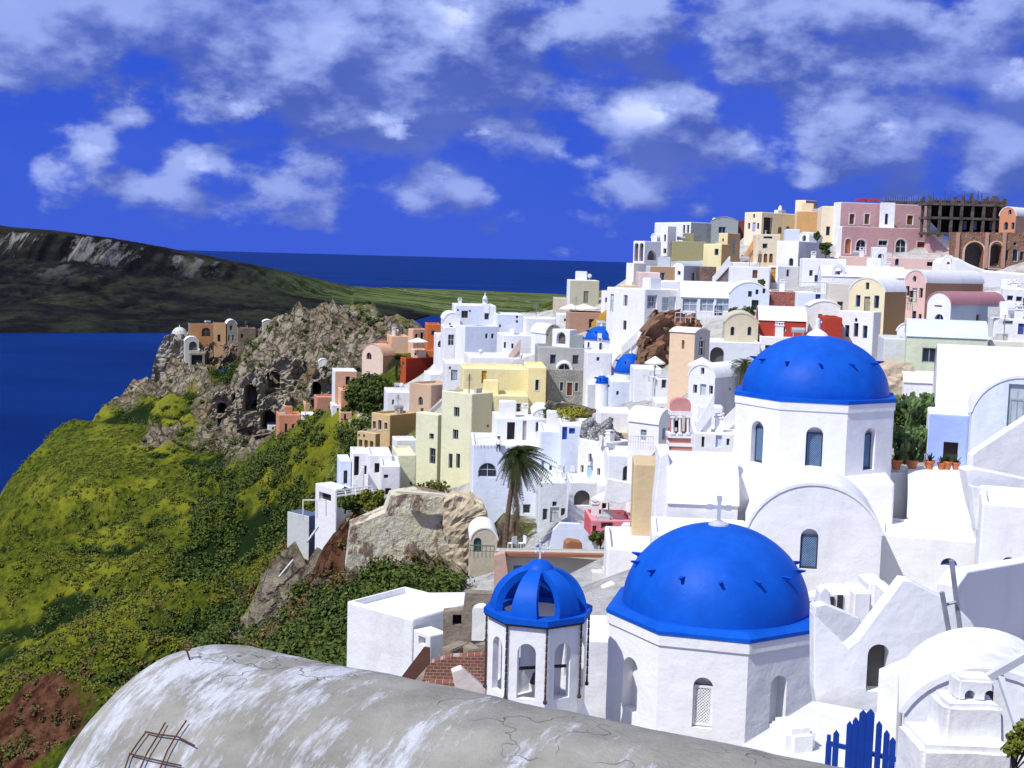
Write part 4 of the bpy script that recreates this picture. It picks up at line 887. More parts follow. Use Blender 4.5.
idx = np.arange(nx*ny).reshape(ny, nx); quads = np.stack([idx[:-1, :-1], idx[:-1, 1:], idx[1:, 1:], idx[1:, :-1]], -1).reshape(-1, 4)
def npmesh(name, co, quads, mats, smooth=True):
    me = bpy.data.meshes.new(name); k = quads.shape[1]
    me.vertices.add(len(co)); me.vertices.foreach_set('co', co.astype(np.float32).ravel())
    me.loops.add(quads.size); me.loops.foreach_set('vertex_index', quads.astype(np.int32).ravel())
    me.polygons.add(len(quads)); me.polygons.foreach_set('loop_start', np.arange(0, quads.size, k, dtype=np.int32)); me.polygons.foreach_set('loop_total', np.full(len(quads), k, np.int32))
    me.polygons.foreach_set('use_smooth', np.full(len(quads), smooth)); me.update(calc_edges=True)
    for m in mats: me.materials.append(m)
    o = bpy.data.objects.new(name, me); COL.objects.link(o); return o
m, nt, b = nm('hill_ground')
at = nt.nodes.new('ShaderNodeVertexColor'); at.layer_name = 'cover'; sp = nt.nodes.new('ShaderNodeSeparateColor'); nt.links.new(at.outputs[0], sp.inputs[0])
g1 = mix(nt, ramp(nt, noise(nt, .9, 7, .7), .36, .62), (.016, .030, .007), (.140, .170, .014))
g1 = mix(nt, ramp(nt, noise(nt, .06, 5, .65), .46, .62), g1, (.24, .25, .022))
g1 = mix(nt, ramp(nt, noise(nt, .23, 6, .7), .55, .68, 0, .85), g1, (.018, .034, .012))
g1 = mix(nt, ramp(nt, noise(nt, .5, 6, .8), .64, .72), g1, (.20, .18, .13))
g1 = mix(nt, ramp(nt, at.outputs[1], .15, .75, 0, .9), g1, (.014, .030, .008))  # dark green mixed in where the ground is concave
r1 = mix(nt, ramp(nt, noise(nt, .35, 8, .78), .40, .60), (.10, .075, .05), (.42, .37, .27))
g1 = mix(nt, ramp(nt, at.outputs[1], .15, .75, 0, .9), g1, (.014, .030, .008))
r1 = mix(nt, ramp(nt, noise(nt, .12, 6, .7), .55, .7), r1, (.22, .14, .07))
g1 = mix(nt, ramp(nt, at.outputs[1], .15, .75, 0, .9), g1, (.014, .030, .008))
r1 = mix(nt, ramp(nt, noise(nt, .28, 6, .7), .60, .68), r1, (.06, .09, .02))
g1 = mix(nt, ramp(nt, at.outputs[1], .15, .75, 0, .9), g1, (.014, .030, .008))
r1 = mix(nt, ramp(nt, noise(nt, .8, 6, .7), .62, .7), r1, (.05, .035, .025))
d1 = mix(nt, ramp(nt, noise(nt, .6, 6, .7), .4, .6), (.06, .02, .012), (.19, .09, .05))
p1 = mix(nt, ramp(nt, noise(nt, .7, 5, .7), .45, .65), (.74, .73, .70), (.50, .47, .42))
ed = noise(nt, 1.2, 5, .7)
def soft(mask): return ramp(nt, math_(nt, 'ADD', mask, math_(nt, 'MULTIPLY', math_(nt, 'SUBTRACT', ed, .5), .9)), .35, .6)
c = mix(nt, soft(sp.outputs[0]), g1, r1); c = mix(nt, soft(sp.outputs[1]), c, d1); c = mix(nt, soft(sp.outputs[2]), c, p1)
vo = N(nt, 'ShaderNodeTexVoronoi', feature='DISTANCE_TO_EDGE'); vo.inputs['Scale'].default_value = .33
nz_ = nt.nodes.new('ShaderNodeTexNoise'); nz_.inputs['Scale'].default_value = .5; nz_.inputs['Detail'].default_value = 5; nt.links.new(pos(nt), nz_.inputs['Vector']); va_ = nt.nodes.new('ShaderNodeVectorMath'); va_.operation = 'MULTIPLY_ADD'; nt.links.new(nz_.outputs['Color'], va_.inputs[0]); va_.inputs[1].default_value = (4, 4, 4); nt.links.new(pos(nt), va_.inputs[2]); nt.links.new(va_.outputs[0], vo.inputs['Vector'])
crk = math_(nt, 'MULTIPLY', ramp(nt, vo.outputs['Distance'], .0, .09, 1, 0), soft(sp.outputs[0]))
c = mix(nt, math_(nt, 'MULTIPLY', crk, .6), c, (.05, .04, .032))
nt.links.new(c, b.inputs['Base Color']); b.inputs['Roughness'].default_value = 1; b.inputs['Specular IOR Level'].default_value = .05
bump(nt, b, math_(nt, 'SUBTRACT', noise(nt, 1.1, 8, .75), math_(nt, 'MULTIPLY', crk, .8)), .9, .9)
ter = npmesh('hillside_terrain', co, quads, [m]); ter['kind'] = 'structure'
ca = ter.data.color_attributes.new('cover', 'FLOAT_COLOR', 'POINT')
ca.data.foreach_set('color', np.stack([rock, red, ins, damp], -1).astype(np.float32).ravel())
for k, s in enumerate([s for s in SPECS if True]):
    build_house(s, low_h.get(k, s['zb']))
# ============================================================ NEAR CHURCHES
def tcr(c):
    b_ = math.atan2(c[0], c[1]); return Vector((-math.sin(b_), -math.cos(b_), 0)), Vector((math.cos(b_), -math.sin(b_), 0))
def octverts(c, R, a0):
    tc_, ri = tcr(c)
    return [Vector((c[0], c[1], 0)) + (tc_*math.cos(math.radians(a0+45*k)) + ri*math.sin(math.radians(a0+45*k)))*R for k in range(8)]
def poly_prism(bm, vs, z0, z1, mi=0):
    A = [bm.verts.new((v.x, v.y, z0)) for v in vs]; B = [bm.verts.new((v.x, v.y, z1)) for v in vs]; n = len(vs)
    fs = [bm.faces.new((A[i], A[(i+1) % n], B[(i+1) % n], B[i])) for i in range(n)] + [bm.faces.new(A[::-1]), bm.faces.new(B)]
    for f in fs: f.material_index = mi
def oface(vs, k):
    a, b_ = vs[k], vs[(k+1) % 8]; es = (b_-a).normalized(); out = Vector((es.y, -es.x, 0)); c = sum(vs, Vector())/8
    if out.dot((a+b_)/2-c) < 0: out = -out
    return Fr((a.x, a.y, 0), es, out), (b_-a).length
WN = plaster(W, .12, True)
# ---- near church: octagonal drum and big dome
cA = P(714.5, 617, 36); cA.z = -9.92
rootA = thing('church', 'near white octagonal church drum under the largest blue dome with cross', 'church', (cA.x, cA.y, -16))
va = octverts(cA, 3.1, 17.4)
bm = bmesh.new(); poly_prism(bm, va, -16, cA.z); drumA = obj('drum', bm, WN, rootA)
cut = bmesh.new(); tmp = []
for (kind, px, py, w_, h_, col) in (('o',630,684,15,56,None),('x',702.5,703,20,54,(.8,.8,.8)),('o',778,701,16,54,None)):
    for k in range(8):
        fr, L = oface(va, k)
        if fr.out.dot(-cA) <= 0: continue
        a, z = fr.hit(px, py)
        if 0 < a < L:
            a0, _ = fr.hit(px-w_/2, py); a1, _ = fr.hit(px+w_/2, py); ww = a1-a0; hh = h_*fr.pt(a, z, 0).y/F
            prism(cut, fr, outline(1, a, z, abs(ww), hh, 12), .3, -.35)
            if kind == 'x': tmp.append((fr, a, z, abs(ww), hh))
            elif px > 750: tmp.append((fr, a, z, abs(ww), hh, 'slot'))
boolean(drumA, cut)
for q in tmp:
    fr, a, z, w_, h_ = q[:5]
    if len(q) == 5:
        bm = bmesh.new(); ring(bm, fr, outline(0, a, z-.12, w_-.01, h_-.3), outline(0, a, z-.12, w_-.12, h_-.42), -.13, -.2); win = obj('window', bm, plain((.75,.75,.75)), rootA)
        bm = bmesh.new(); prism(bm, fr, outline(0, a, z-.12, w_-.02, h_-.32), -.26, -.30); obj('pane', bm, plain(DK), win)
        lattice(win, fr, a, z-.12, w_-.12, h_-.42, (.8,.8,.8), -.17, 5, .02)
    else:
        for dz in (.32, -.05, -.42):
            bm = bmesh.new(); prism(bm, fr, outline(0, a-.13, z+dz, .13, .2), -.28, -.345); obj('vent_slot', bm, plain(DK), rootA)
# plaster band below the ledge
bm = bmesh.new(); v2 = octverts(cA, 3.16, 17.4); poly_prism(bm, v2, cA.z-.32, cA.z-.004); bmesh.ops.bevel(bm, geom=[e for e in bm.edges], offset=.02, affect='EDGES'); obj('cornice', bm, WN, rootA)
def bluemat():
    if 'dome' in _M: return _M['dome']
    m, nt, b = nm('dome_blue_paint')
    f = noise(nt, 1.1, 5, .65); c = mix(nt, ramp(nt, f, .35, .7), (.003, .078, .47), (.006, .108, .58))
    f2 = noise(nt, 1.6, 5, .7, stretch=(1, 1, .25)); c = mix(nt, ramp(nt, f2, .56, .78, 0, .45), c, (.003, .075, .42))
    f4 = noise(nt, 7, 4, .7); c = mix(nt, ramp(nt, f4, .66, .8, 0, .5), c, (.03, .18, .82))
    nt.links.new(c, b.inputs['Base Color']); b.inputs['Roughness'].default_value = .5; b.inputs['Specular IOR Level'].default_value = .3
    bump(nt, b, noise(nt, 2.5, 5, .6), .3, .06); _M['dome'] = m; b.inputs['Specular IOR Level'].default_value = .12; return m
BM_ = bluemat()
bm = bmesh.new(); v3 = octverts(cA, 3.19, 17.4); v4 = octverts(cA, 3.0, 17.4)
A_ = [bm.verts.new((v.x, v.y, cA.z)) for v in v3]; B_ = [bm.verts.new((v.x, v.y, cA.z+.10)) for v in v3]; C_ = [bm.verts.new((v.x, v.y, cA.z+.22)) for v in octverts(cA, 2.90, 17.4)]
for i in range(8):
    j = (i+1) % 8; bm.faces.new((A_[i], A_[j], B_[j], B_[i])); bm.faces.new((B_[i], B_[j], C_[j], C_[i]))
bm.faces.new(A_[::-1]); bm.faces.new(C_)
obj('ledge', bm, BM_, rootA)
hA = 2.36; bm = bmesh.new(); lathe(bm, (cA.x, cA.y, cA.z+.16), [(2.72, 0)] + domeprof(2.66, hA, 22), 72); domeA = obj('dome', bm, BM_, rootA, True)
def pegs(dome, c, R, h, el, n, ph, s=1.):
    for k in range(n):
        a = ph+2*PI*k/n; rr = R*math.cos(el)-.03; z = c.z+h*math.sin(el); d_ = Vector((math.cos(a), math.sin(a), 0)); p = Vector((c.x, c.y, z))+d_*rr; t_ = Vector((-d_.y, d_.x, 0))
        bm = bmesh.new(); q = [p+t_*.07*s, p-t_*.07*s, p-Vector((0, 0, .16*s))]; e = [p+d_*.30*s+t_*.05*s, p+d_*.30*s-t_*.05*s, p+d_*.30*s-Vector((0, 0, .04*s))]
        V = [bm.verts.new(x) for x in q+e]
        for f in ((0, 2, 1), (3, 4, 5), (0, 1, 4, 3), (1, 2, 5, 4), (2, 0, 3, 5)): bm.faces.new([V[i] for i in f])
        obj('peg', bm, BM_, dome)
pegs(domeA, cA+Vector((0, 0, .16)), 2.66, hA, math.radians(33), 14, .10)
def cross(root, p, h, m, s=1.):
    bm = bmesh.new(); tc_, ri = tcr(p); az = math.atan2(ri.y, ri.x)
    box(bm, p+Vector((0, 0, h/2)), (.09*s, .08*s, h), az); box(bm, p+Vector((0, 0, h*.66)), (h*.72, .075*s, .09*s), az)
    for q in ((0, 0, h), (h*.36, 0, h*.66), (-h*.36, 0, h*.66)):
        box(bm, p+ri*q[0]+Vector((0, 0, q[2])), (.13*s, .085*s, .13*s), az)
    lathe(bm, p+Vector((0, 0, -.1)), [(.28*s, 0), (.24*s, .12), (.1*s, .2)], 12)
    return obj('cross', bm, m, root)
topA = Vector((cA.x, cA.y, cA.z+.16+hA)); cross(rootA, topA, .74, plain((.46,.49,.55)), 1.2)
# ---- farther church dome
cB = P(814, 402, 58); cB.z = -5.85
rootB = thing('church', 'farther white octagonal church drum with blue dome and arched lattice windows', 'church', (cB.x, cB.y, -10.5))
vb = octverts(cB, 3.72, 22.5)
bm = bmesh.new(); poly_prism(bm, vb, -10.5, cB.z); drumB = obj('drum', bm, WN, rootB)
cut = bmesh.new(); tmp = []
for (px, py, w_, h_) in ((757,442,12,43),(814,449,17,45),(869.5,449,11,43)):
    for k in range(8):
        fr, L = oface(vb, k)
        if fr.out.dot(-cB) <= 0: continue
        a, z = fr.hit(px, py)
        if 0 < a < L:
            a0, _ = fr.hit(px-w_/2, py); a1, _ = fr.hit(px+w_/2, py); ww = abs(a1-a0); hh = h_*fr.pt(a, z, 0).y/F
            prism(cut, fr, outline(1, a, z, ww, hh, 12), .3, -.38); tmp.append((fr, a, z, ww, hh))
boolean(drumB, cut)
for q in tmp: lattwin(rootB, *q, -.30)
bm = bmesh.new(); poly_prism(bm, octverts(cB, 3.77, 22.5), cB.z-.35, cB.z-.004); obj('cornice', bm, WN, rootB)
bm = bmesh.new(); poly_prism(bm, octverts(cB, 3.80, 22.5), cB.z, cB.z+.16); obj('ledge', bm, BM_, rootB)
hB = 2.62; bm = bmesh.new(); lathe(bm, (cB.x, cB.y, cB.z+.14), [(3.40, 0)] + domeprof(3.28, hB, 22), 72); domeB = obj('dome', bm, BM_, rootB, True)
pegs(domeB, cB+Vector((0, 0, .14)), 3.28, hB, math.radians(36), 12, .35, 1.2)
bm = bmesh.new(); lathe(bm, (cB.x, cB.y, cB.z+hB+.1), [(.5, 0), (.4, .12), (.12, .3), (.1, .75), (.0, .8)], 16); box(bm, (cB.x, cB.y, cB.z+hB+.72), (.34, .08, .09)); obj('finial', bm, WN, rootB, True)
# ---- open lantern with blue ribs
cL = P(538, 622, 34); cL.z = -9.55
rootL = thing('bell_lantern', 'small white octagonal lantern with open blue ribbed dome beside the near church', 'lantern tower', (cL.x, cL.y, -13.2))
vl = octverts(cL, 1.36, 10); vi = octverts(cL, 1.16, 10)
bm = bmesh.new(); poly_prism(bm, vl, -13.2, cL.z); wl = obj('wall', bm, WN, rootL)
cut = bmesh.new(); poly_prism(cut, vi, -12.3, cL.z+.5); boolean(wl, cut)
cut = bmesh.new()
for k in range(8):
    fr, L = oface(vl, k); prism(cut, fr, outline(1, L/2, cL.z-1.27, .50, 1.5, 12), .2, -.6)
    if k % 2 == 0: boolean(wl, cut); cut = bmesh.new()
boolean(wl, cut)
bm = bmesh.new(); A_ = [[bm.verts.new((v.x, v.y, z)) for v in octverts(cL, r, 10)] for r, z in ((1.62, -13.3), (1.62, -12.75), (1.37, -12.15))]
for a, b_ in zip(A_, A_[1:]):
    for i in range(8): bm.faces.new((a[i], a[(i+1) % 8], b_[(i+1) % 8], b_[i]))
bm.faces.new(A_[-1]); bm.faces.new(A_[0][::-1]); obj('plinth', bm, WN, rootL)
bm = bmesh.new(); poly_prism(bm, octverts(cL, 1.50, 10), cL.z+.004, cL.z+.16); pl = obj('ledge', bm, BM_, rootL)
cut = bmesh.new(); lathe(cut, (cL.x, cL.y, cL.z-.5), [(.98, 0), (.98, 1)], 32); boolean(pl, cut)
dkm = plain((.06,.045,.035), .9); bm = bmesh.new()
for i in range(8): tube(bm, (*octverts(cL, 1.44, 10)[i].xy, cL.z-.03), (*octverts(cL, 1.44, 10)[(i+1) % 8].xy, cL.z-.03), .035, n=5)
obj('moulding', bm, dkm, rootL)
for v in octverts(cL, 1.41, 10):
    bm = bmesh.new(); n_ = 9
    for j in range(n_): z = cL.z-.05-j*1.95/n_; tube(bm, (v.x, v.y, z), (v.x, v.y, z-1.95/n_+.02), .026, .034, 6)
    bmesh.ops.create_uvsphere(bm, u_segments=10, v_segments=6, radius=.06, matrix=Matrix.Translation((v.x, v.y, cL.z-2.03)))
    obj('rope_moulding', bm, dkm, rootL)
tc_, ri = tcr(cL)
for k in range(6):
    a = math.radians(-18+60*k); d_ = tc_*math.cos(a)+ri*math.sin(a); t_ = Vector((-d_.y, d_.x, 0)); bm = bmesh.new(); prev = None
    for i in range(15):
        e = i/14*PI/2; rr = 1.24*math.cos(e)**.85+.02; z = cL.z+.15+1.10*math.sin(e); hw = .38*(1-.60*i/14); nrm_ = (d_*math.cos(e)+Vector((0, 0, math.sin(e)))); p = Vector((cL.x, cL.y, z))+d_*rr
        cur = [bm.verts.new(x) for x in (p+t_*hw, p+nrm_*.03, p-t_*hw, p-t_*hw-nrm_*.20, p+t_*hw-nrm_*.20)]
        if prev:
            for j in range(5): bm.faces.new((prev[j], prev[(j+1) % 5], cur[(j+1) % 5], cur[j]))
        else: bm.faces.new(cur)
        prev = cur
    bm.faces.new(prev[::-1]); obj('rib', bm, BM_, rootL, True, 50)
bm = bmesh.new(); lathe(bm, (cL.x, cL.y, cL.z+.98), [(.46, 0), (.44, .15), (.36, .32), (.22, .44), (.0, .5)], 24); obj('cap', bm, BM_, rootL, True)
pc = Vector((cL.x, cL.y, cL.z+1.46)); bm = bmesh.new(); az = math.atan2(ri.y, ri.x)
for (x, z, s1, s2) in ((0, .22, .05, .5), (0, .30, .42, .05)): box(bm, pc+Vector((0, 0, z)), (s1, .04, s2), az)
for (x, z) in ((0, .5), (.21, .30), (-.21, .30), (.1, .4), (-.1, .4), (.1, .2), (-.1, .2)): bmesh.ops.create_uvsphere(bm, u_segments=6, v_segments=4, radius=.04, matrix=Matrix.Translation(pc+ri*x+Vector((0, 0, z))))
obj('cross', bm, plain((.6,.63,.66)), rootL)
bm = bmesh.new(); tube(bm, (cL.x-.9, cL.y-.2, cL.z-1.55), (cL.x+.9, cL.y+.1, cL.z-1.5), .05, n=6); obj('bell_beam', bm, plain((.05,.04,.03)), rootL)
bm = bmesh.new(); lathe(bm, (cL.x+.05, cL.y-.05, cL.z-1.95), [(.24, 0), (.2, .1), (.15, .25), (.05, .38)], 14); obj('bell', bm, plain((.12,.09,.04), .4, .5, .8), rootL, True)
# ---- foreground concrete vault
Aq = Vector((-3.20, 12.1, -3.84)); Bq = Vector((2.6, 9.12, -3.84)); ax = (Bq-Aq); ax.z = 0; ax.normalize(); pr = Vector((ax.y, -ax.x, 0)); RV = 2.05
if pr.y > 0: pr = -pr
bm = bmesh.new(); L0 = 10.5; NS, NA = 90, 60; rows = []
for i in range(NS+1):
    s = L0*i/NS; row = []
    rnd = min(1, s/.35); rs = RV*(1-.03*(1-rnd)**2)
    for j in range(NA+1):
        t = -PI*.5+PI*j/NA; c0 = Aq+ax*s-Vector((0, 0, RV))
        ww = .02*mnoise.noise(Vector((s*1.3, t*2, 0)))+.008*mnoise.noise(Vector((s*6, t*7, 3)))
        row.append(bm.verts.new(c0+pr*math.sin(t)*(rs+ww)+Vector((0, 0, math.cos(t)*(rs+ww)))))
    rows.append(row)
for a, b_ in zip(rows, rows[1:]):
    for j in range(NA): bm.faces.new((a[j], a[j+1], b_[j+1], b_[j]))
bm.faces.new(rows[0][::-1]); bm.faces.new(rows[-1])
m, nt, b = nm('lime_washed_concrete')
v = pos(nt); mp = nt.nodes.new('ShaderNodeMapping'); mp.inputs['Rotation'].default_value = (0, 0, math.atan2(ax.y, ax.x)); mp.vector_type = 'TEXTURE'; nt.links.new(v, mp.inputs[0]); LV = mp.outputs[0]
c = mix(nt, ramp(nt, noise(nt, 1.3, 6, .65, vec=LV), .35, .65), (.36, .345, .30), (.23, .22, .19))
pa = noise(nt, 1.0, 8, .72, vec=LV, stretch=(2.2, .8, .8)); st = noise(nt, 5, 5, .7, vec=LV, stretch=(3.5, .7, .7))
sepl = nt.nodes.new('ShaderNodeSeparateXYZ'); nt.links.new(v, sepl.inputs[0])
pm = ramp(nt, math_(nt, 'ADD', math_(nt, 'ADD', pa, math_(nt, 'MULTIPLY', st, .42)), ramp(nt, sepl.outputs[0], -3.2, .5, .13, .0)), .775, .90)
c = mix(nt, math_(nt, 'MULTIPLY', pm, .85), c, (.60, .62, .66))
cr = N(nt, 'ShaderNodeTexVoronoi', feature='DISTANCE_TO_EDGE'); cr.inputs['Scale'].default_value = 1.1
wv = nt.nodes.new('ShaderNodeVectorMath'); wv.operation = 'ADD'; nz = nt.nodes.new('ShaderNodeTexNoise'); nz.inputs['Scale'].default_value = 2.5; nt.links.new(LV, nz.inputs['Vector']); nt.links.new(LV, wv.inputs[0]); nt.links.new(nz.outputs['Color'], wv.inputs[1]); nt.links.new(wv.outputs[0], cr.inputs['Vector'])
ck = math_(nt, 'MULTIPLY', ramp(nt, cr.outputs['Distance'], .004, .012, 1, 0), ramp(nt, noise(nt, .9, 3, .6, vec=LV), .52, .6))
c = mix(nt, math_(nt, 'MULTIPLY', ck, .5), c, (.06, .055, .05))
c = mix(nt, ramp(nt, noise(nt, 22, 4, .8), .60, .72, 0, .5), c, (.16, .13, .09))
nt.links.new(c, b.inputs['Base Color']); b.inputs['Roughness'].default_value = .9; b.inputs['Specular IOR Level'].default_value = .2
hh = math_(nt, 'ADD', math_(nt, 'MULTIPLY', pm, .5), math_(nt, 'SUBTRACT', noise(nt, 14, 6, .75), math_(nt, 'MULTIPLY', ck, 1.2))); bump(nt, b, hh, .7, .03)
vault = obj('vault_roof', bm, m, None, True, 60); recentre(vault); tag(vault, 'weathered grey concrete barrel roof with flaking whitewash closest to the viewer', 'roof')
def onvault(px, py):
    r = ray(px, py); lo = None
    for k in range(4000):
        t = 6+k*.004; p = r*(t/r.y); q = p-Aq; s = q.dot(ax); c0 = Aq+ax*s-Vector((0, 0, RV)); 
        if (p-c0).length < RV+.01: return p
    return None
rust = plain((.10, .045, .025), .9); bm = bmesh.new()
def vline(pts, r):
    P_ = [onvault(*p) for p in pts]; P_ = [p for p in P_ if p]
    for a, b_ in zip(P_, P_[1:]): tube(bm, a+Vector((0, -.02, .02)), b_+Vector((0, -.02, .02)), r, n=5)
for pts in (((146,733),(160,736),(178,738),(195,747)),((130,755),(150,760),(168,764),(182,767)),((187,722),(176,738),(168,752),(160,772)),((166,724),(158,738),(148,754),(140,772)),((147,733),(138,745),(130,757),(125,772))): vline(pts, .0075)
rg = obj('rebar_grid', bm, rust); recentre(rg); tag(rg, 'rusty rebar grid exposed on the weathered concrete barrel roof', 'rebar')
bm = bmesh.new(); p0 = onvault(190, 660); tube(bm, p0, p0+Vector((-.03, 0, .09)), .009, n=5)
for i in range(10):
    a0, a1 = 2*PI*i/10, 2*PI*(i+1)/10; q = p0+Vector((-.03, 0, .13)); tube(bm, q+Vector((math.cos(a0)*.04, 0, math.sin(a0)*.04)), q+Vector((math.cos(a1)*.04, 0, math.sin(a1)*.04)), .009, n=5)
hk = obj('iron_hook', bm, rust); recentre(hk); tag(hk, 'small rusty iron loop sticking up from the crest of the concrete roof', 'hook')
# ---- right foreground white walls
slab('garden_wall', 'white gable shaped wall with an arched niche behind the blue gate', 'wall', 27, 0,
     [(814,688),(814,614),(822,622),(848,648),(858,640),(903,580),(911,581),(932,592),(955,604),(972,622),(986,650),(992,700),(890,790),(830,790)], .45, W, feat=[('o',878,668,22,50,None,.40)], near=True, bev=.03)
slab('garden_wall', 'low white curved parapet left of the gable shaped wall', 'wall', 30, 10, [(815,606),(826,604),(860,618),(866,640),(848,655),(815,630)], .35, W, near=True, bev=.04)
slab('retaining_wall', 'tall shaded lilac white wall behind the ladder poles', 'wall', 35, 52, [(957,612),(958,586),(968,572),(1060,556),(1060,690),(1010,690),(980,655)], .6, W, near=True, bev=.05)
slab('stair_wall', 'bluish white stair parapet rising beside the gabled room', 'wall', 54, 4, [(972,474),(972,455),(978,450),(1060,396),(1060,530),(972,478)], .5, W, near=True, bev=.05)
slab('terrace_wall', 'white sloping ramp wall under the stair parapet', 'wall', 49, 4, [(966,470),(975,468),(1060,486),(1060,560),(985,545),(972,500)], .8, W, near=True, bev=.06)
slab('terrace_wall', 'blue grey recessed wall between ramp and white block', 'wall', 47.5, 4, [(972,486),(1060,505),(1060,540),(976,530)], .4, W, near=True, bev=.03)
slab('retaining_wall', 'white front wall joining the church nave to the lower yard', 'wall', 44, 0, [(745,640),(748,596),(790,600),(830,592),(905,604),(950,600),(960,640),(900,680),(760,690)], .6, W, near=True, bev=.05)
slab('step_block', 'small pointed white buttress near the dark cellar door', 'wall', 36, 0, [(817,611),(820,592),(825,587),(830,594),(832,612)], .5, W, near=True, bev=.04)
H_LATE = []
for (lab, d, x0, x1, yt, yb, col) in (('white step block with dark cellar door right of the pointed buttress',37,832,854,593,616,W),('white step block with notched top above the curved parapet',36.5,854,872,592,612,W),('tall white step block under the church window',38,869,887,583,604,W),('white step block at the foot of the church wing',37,884,896,590,604,W)):
    z1 = P(x0, yt, d).z; z0 = P(x0, yb, d).z-1; A = P(x0, yt, d); B = P(x1, yt, d); bm = bmesh.new(); box(bm, ((A.x+B.x)/2, d+.6, (z0+z1)/2), (B.x-A.x, 1.2, z1-z0)); bmesh.ops.bevel(bm, geom=bm.edges[:], offset=.05, segments=3, affect='EDGES')
    o = recentre(obj('step_block', bm, WN)); tag(o, lab, 'step block', 'white masonry steps below the church')
bm = bmesh.new(); A = P(841, 596, 36.9); box(bm, (A.x, 36.97, A.z-.3), (.16, .06, .62)); box(bm, (A.x-.28, 36.97, A.z-.3), (.2, .06, .5)); o = recentre(obj('cellar_door', bm, plain(DK))); tag(o, 'narrow dark cellar door in the white step block', 'door')
deck('courtyard_paving', None, None, 27, [(812,700),(900,716),(930,790),(930,830),(600,830),(640,742),(740,745)], .3, (.70,.70,.68), kind='structure', near=True)
# rounded block
A = P(780, 742, 24); B = P(813, 742, 24); bm = bmesh.new(); box(bm, ((A.x+B.x)/2, 24.4, A.z-.25), (B.x-A.x, .9, 1.0), .3); bmesh.ops.bevel(bm, geom=bm.edges[:], offset=.12, segments=4, affect='EDGES'); o = recentre(obj('masonry_block', bm, WN, None, True)); tag(o, 'soft edged white masonry block left of the blue gate', 'block')
# gate
gz0 = P(860, 768, 21).z-.6; gt = thing('picket_gate', 'bright blue wooden picket gate with pointed peak', 'gate', (P(860, 768, 20.5).x, 20.5, gz0))
gb = plain((.005,.045,.30), .5); sp_ = [(829,742,735),(836.5,731,0),(850,722,0),(856,718,0),(863.5,711,0),(871,710,0),(879.5,722,0),(887,731,0),(893,738,0)]
for (px, py, _) in sp_:
    a = P(px, py, 20.5-(px-860)*.006); bm = bmesh.new(); w_ = .095 if not 860 < px < 875 else .125
    V = [(-w_/2, gz0), (w_/2, gz0), (w_/2, a.z-.05), (0, a.z+.02), (-w_/2, a.z-.05)]
    fr = Fr((a.x, a.y, 0), (1, -.1, 0), (-.1, -1, 0)); prism(bm, fr, V, .015, -.015); obj('picket', bm, gb, gt)
for (dz, l) in ((.22, 1), (.95, 1)):
    a = P(826, 757, 21.2); b_ = P(898, 768, 20.8); bm = bmesh.new(); o_ = Vector((0, .035, -dz*.9+.15)); 
    tube(bm, Vector((a.x, a.y, P(826,745,21).z))+o_, Vector((b_.x, b_.y, P(898,758,20.8).z))+o_, .05, n=4); obj('rail', bm, gb, gt)
bm = bmesh.new(); tube(bm, P(829, 735, 21.2), (P(829, 735, 21.2).x, 21.2, gz0), .035, n=6); obj('post', bm, gb, gt)
# chimney
z_ = P(972, 768, 14).z; ch = thing('chimney_stack', 'whitewashed chimney with two arched smoke holes on its capped top', 'chimney', (P(975, 768, 14).x, 14, z_-.6))
def tbox(bm, px0, px1, py0, py1, d, dep, taper=.0, bev=.05):
    a = P(px0, py1, d); b_ = P(px1, py1, d); zt = P((px0+px1)/2, py0, d).z; cx, w_ = (a.x+b_.x)/2, b_.x-a.x
    V = [bm.verts.new((cx+sx*w_/2*(1-k*taper), d+dep/2+sy*dep/2*(1-k*taper), zz)) for k, zz in ((0, a.z), (1, zt)) for sx, sy in ((-1, -1), (1, -1), (1, 1), (-1, 1))]
    fs = [bm.faces.new([V[i] for i in q]) for q in ((3, 2, 1, 0), (4, 5, 6, 7), (0, 1, 5, 4), (1, 2, 6, 5), (2, 3, 7, 6), (3, 0, 4, 7))]
    return V
CM = plaster(W, .8, True)
def rough(bm, off, amp=.012):
    bmesh.ops.recalc_face_normals(bm, faces=bm.faces); bmesh.ops.bevel(bm, geom=bm.edges[:], offset=off, segments=4, affect='EDGES')
    bmesh.ops.subdivide_edges(bm, edges=[e for e in bm.edges if e.calc_length() > .15], cuts=4, use_grid_fill=True)
    for v in bm.verts: v.co += Vector((1, 1, 1))*amp*mnoise.noise(v.co*3)*1.5
bm = bmesh.new(); tbox(bm, 941, 1006, 707, 756, 13.75, .62, .10); rough(bm, .05); obj('stack_body', bm, CM, ch, True, 50)
bm = bmesh.new(); tbox(bm, 917, 1014, 749, 812, 13.5, .9, .03); rough(bm, .06); obj('base_block', bm, CM, ch, True, 50)
bm = bmesh.new(); tbox(bm, 957, 995, 680, 702, 13.95, .34, .06); rough(bm, .03, .005); cp_ = obj('cap', bm, CM, ch, True, 50)
cut = bmesh.new(); fr = Fr((P(976, 690, 14.1).x, 14.1, 0), (1, 0, 0), (0, -1, 0))
for px in (965.5, 985): a, z = fr.hit(px, 693); prism(cut, fr, outline(1, a, z, .12, .16), .3, -1)
boolean(cp_, cut)
bm = bmesh.new(); V_ = P(976, 700, 14.3); box(bm, (V_.x, 14.36, V_.z+.06), (.42, .05, .16)); obj('smoke_shade', bm, plain((.12,.07,.04)), ch)  # dark brown plate behind the two smoke holes
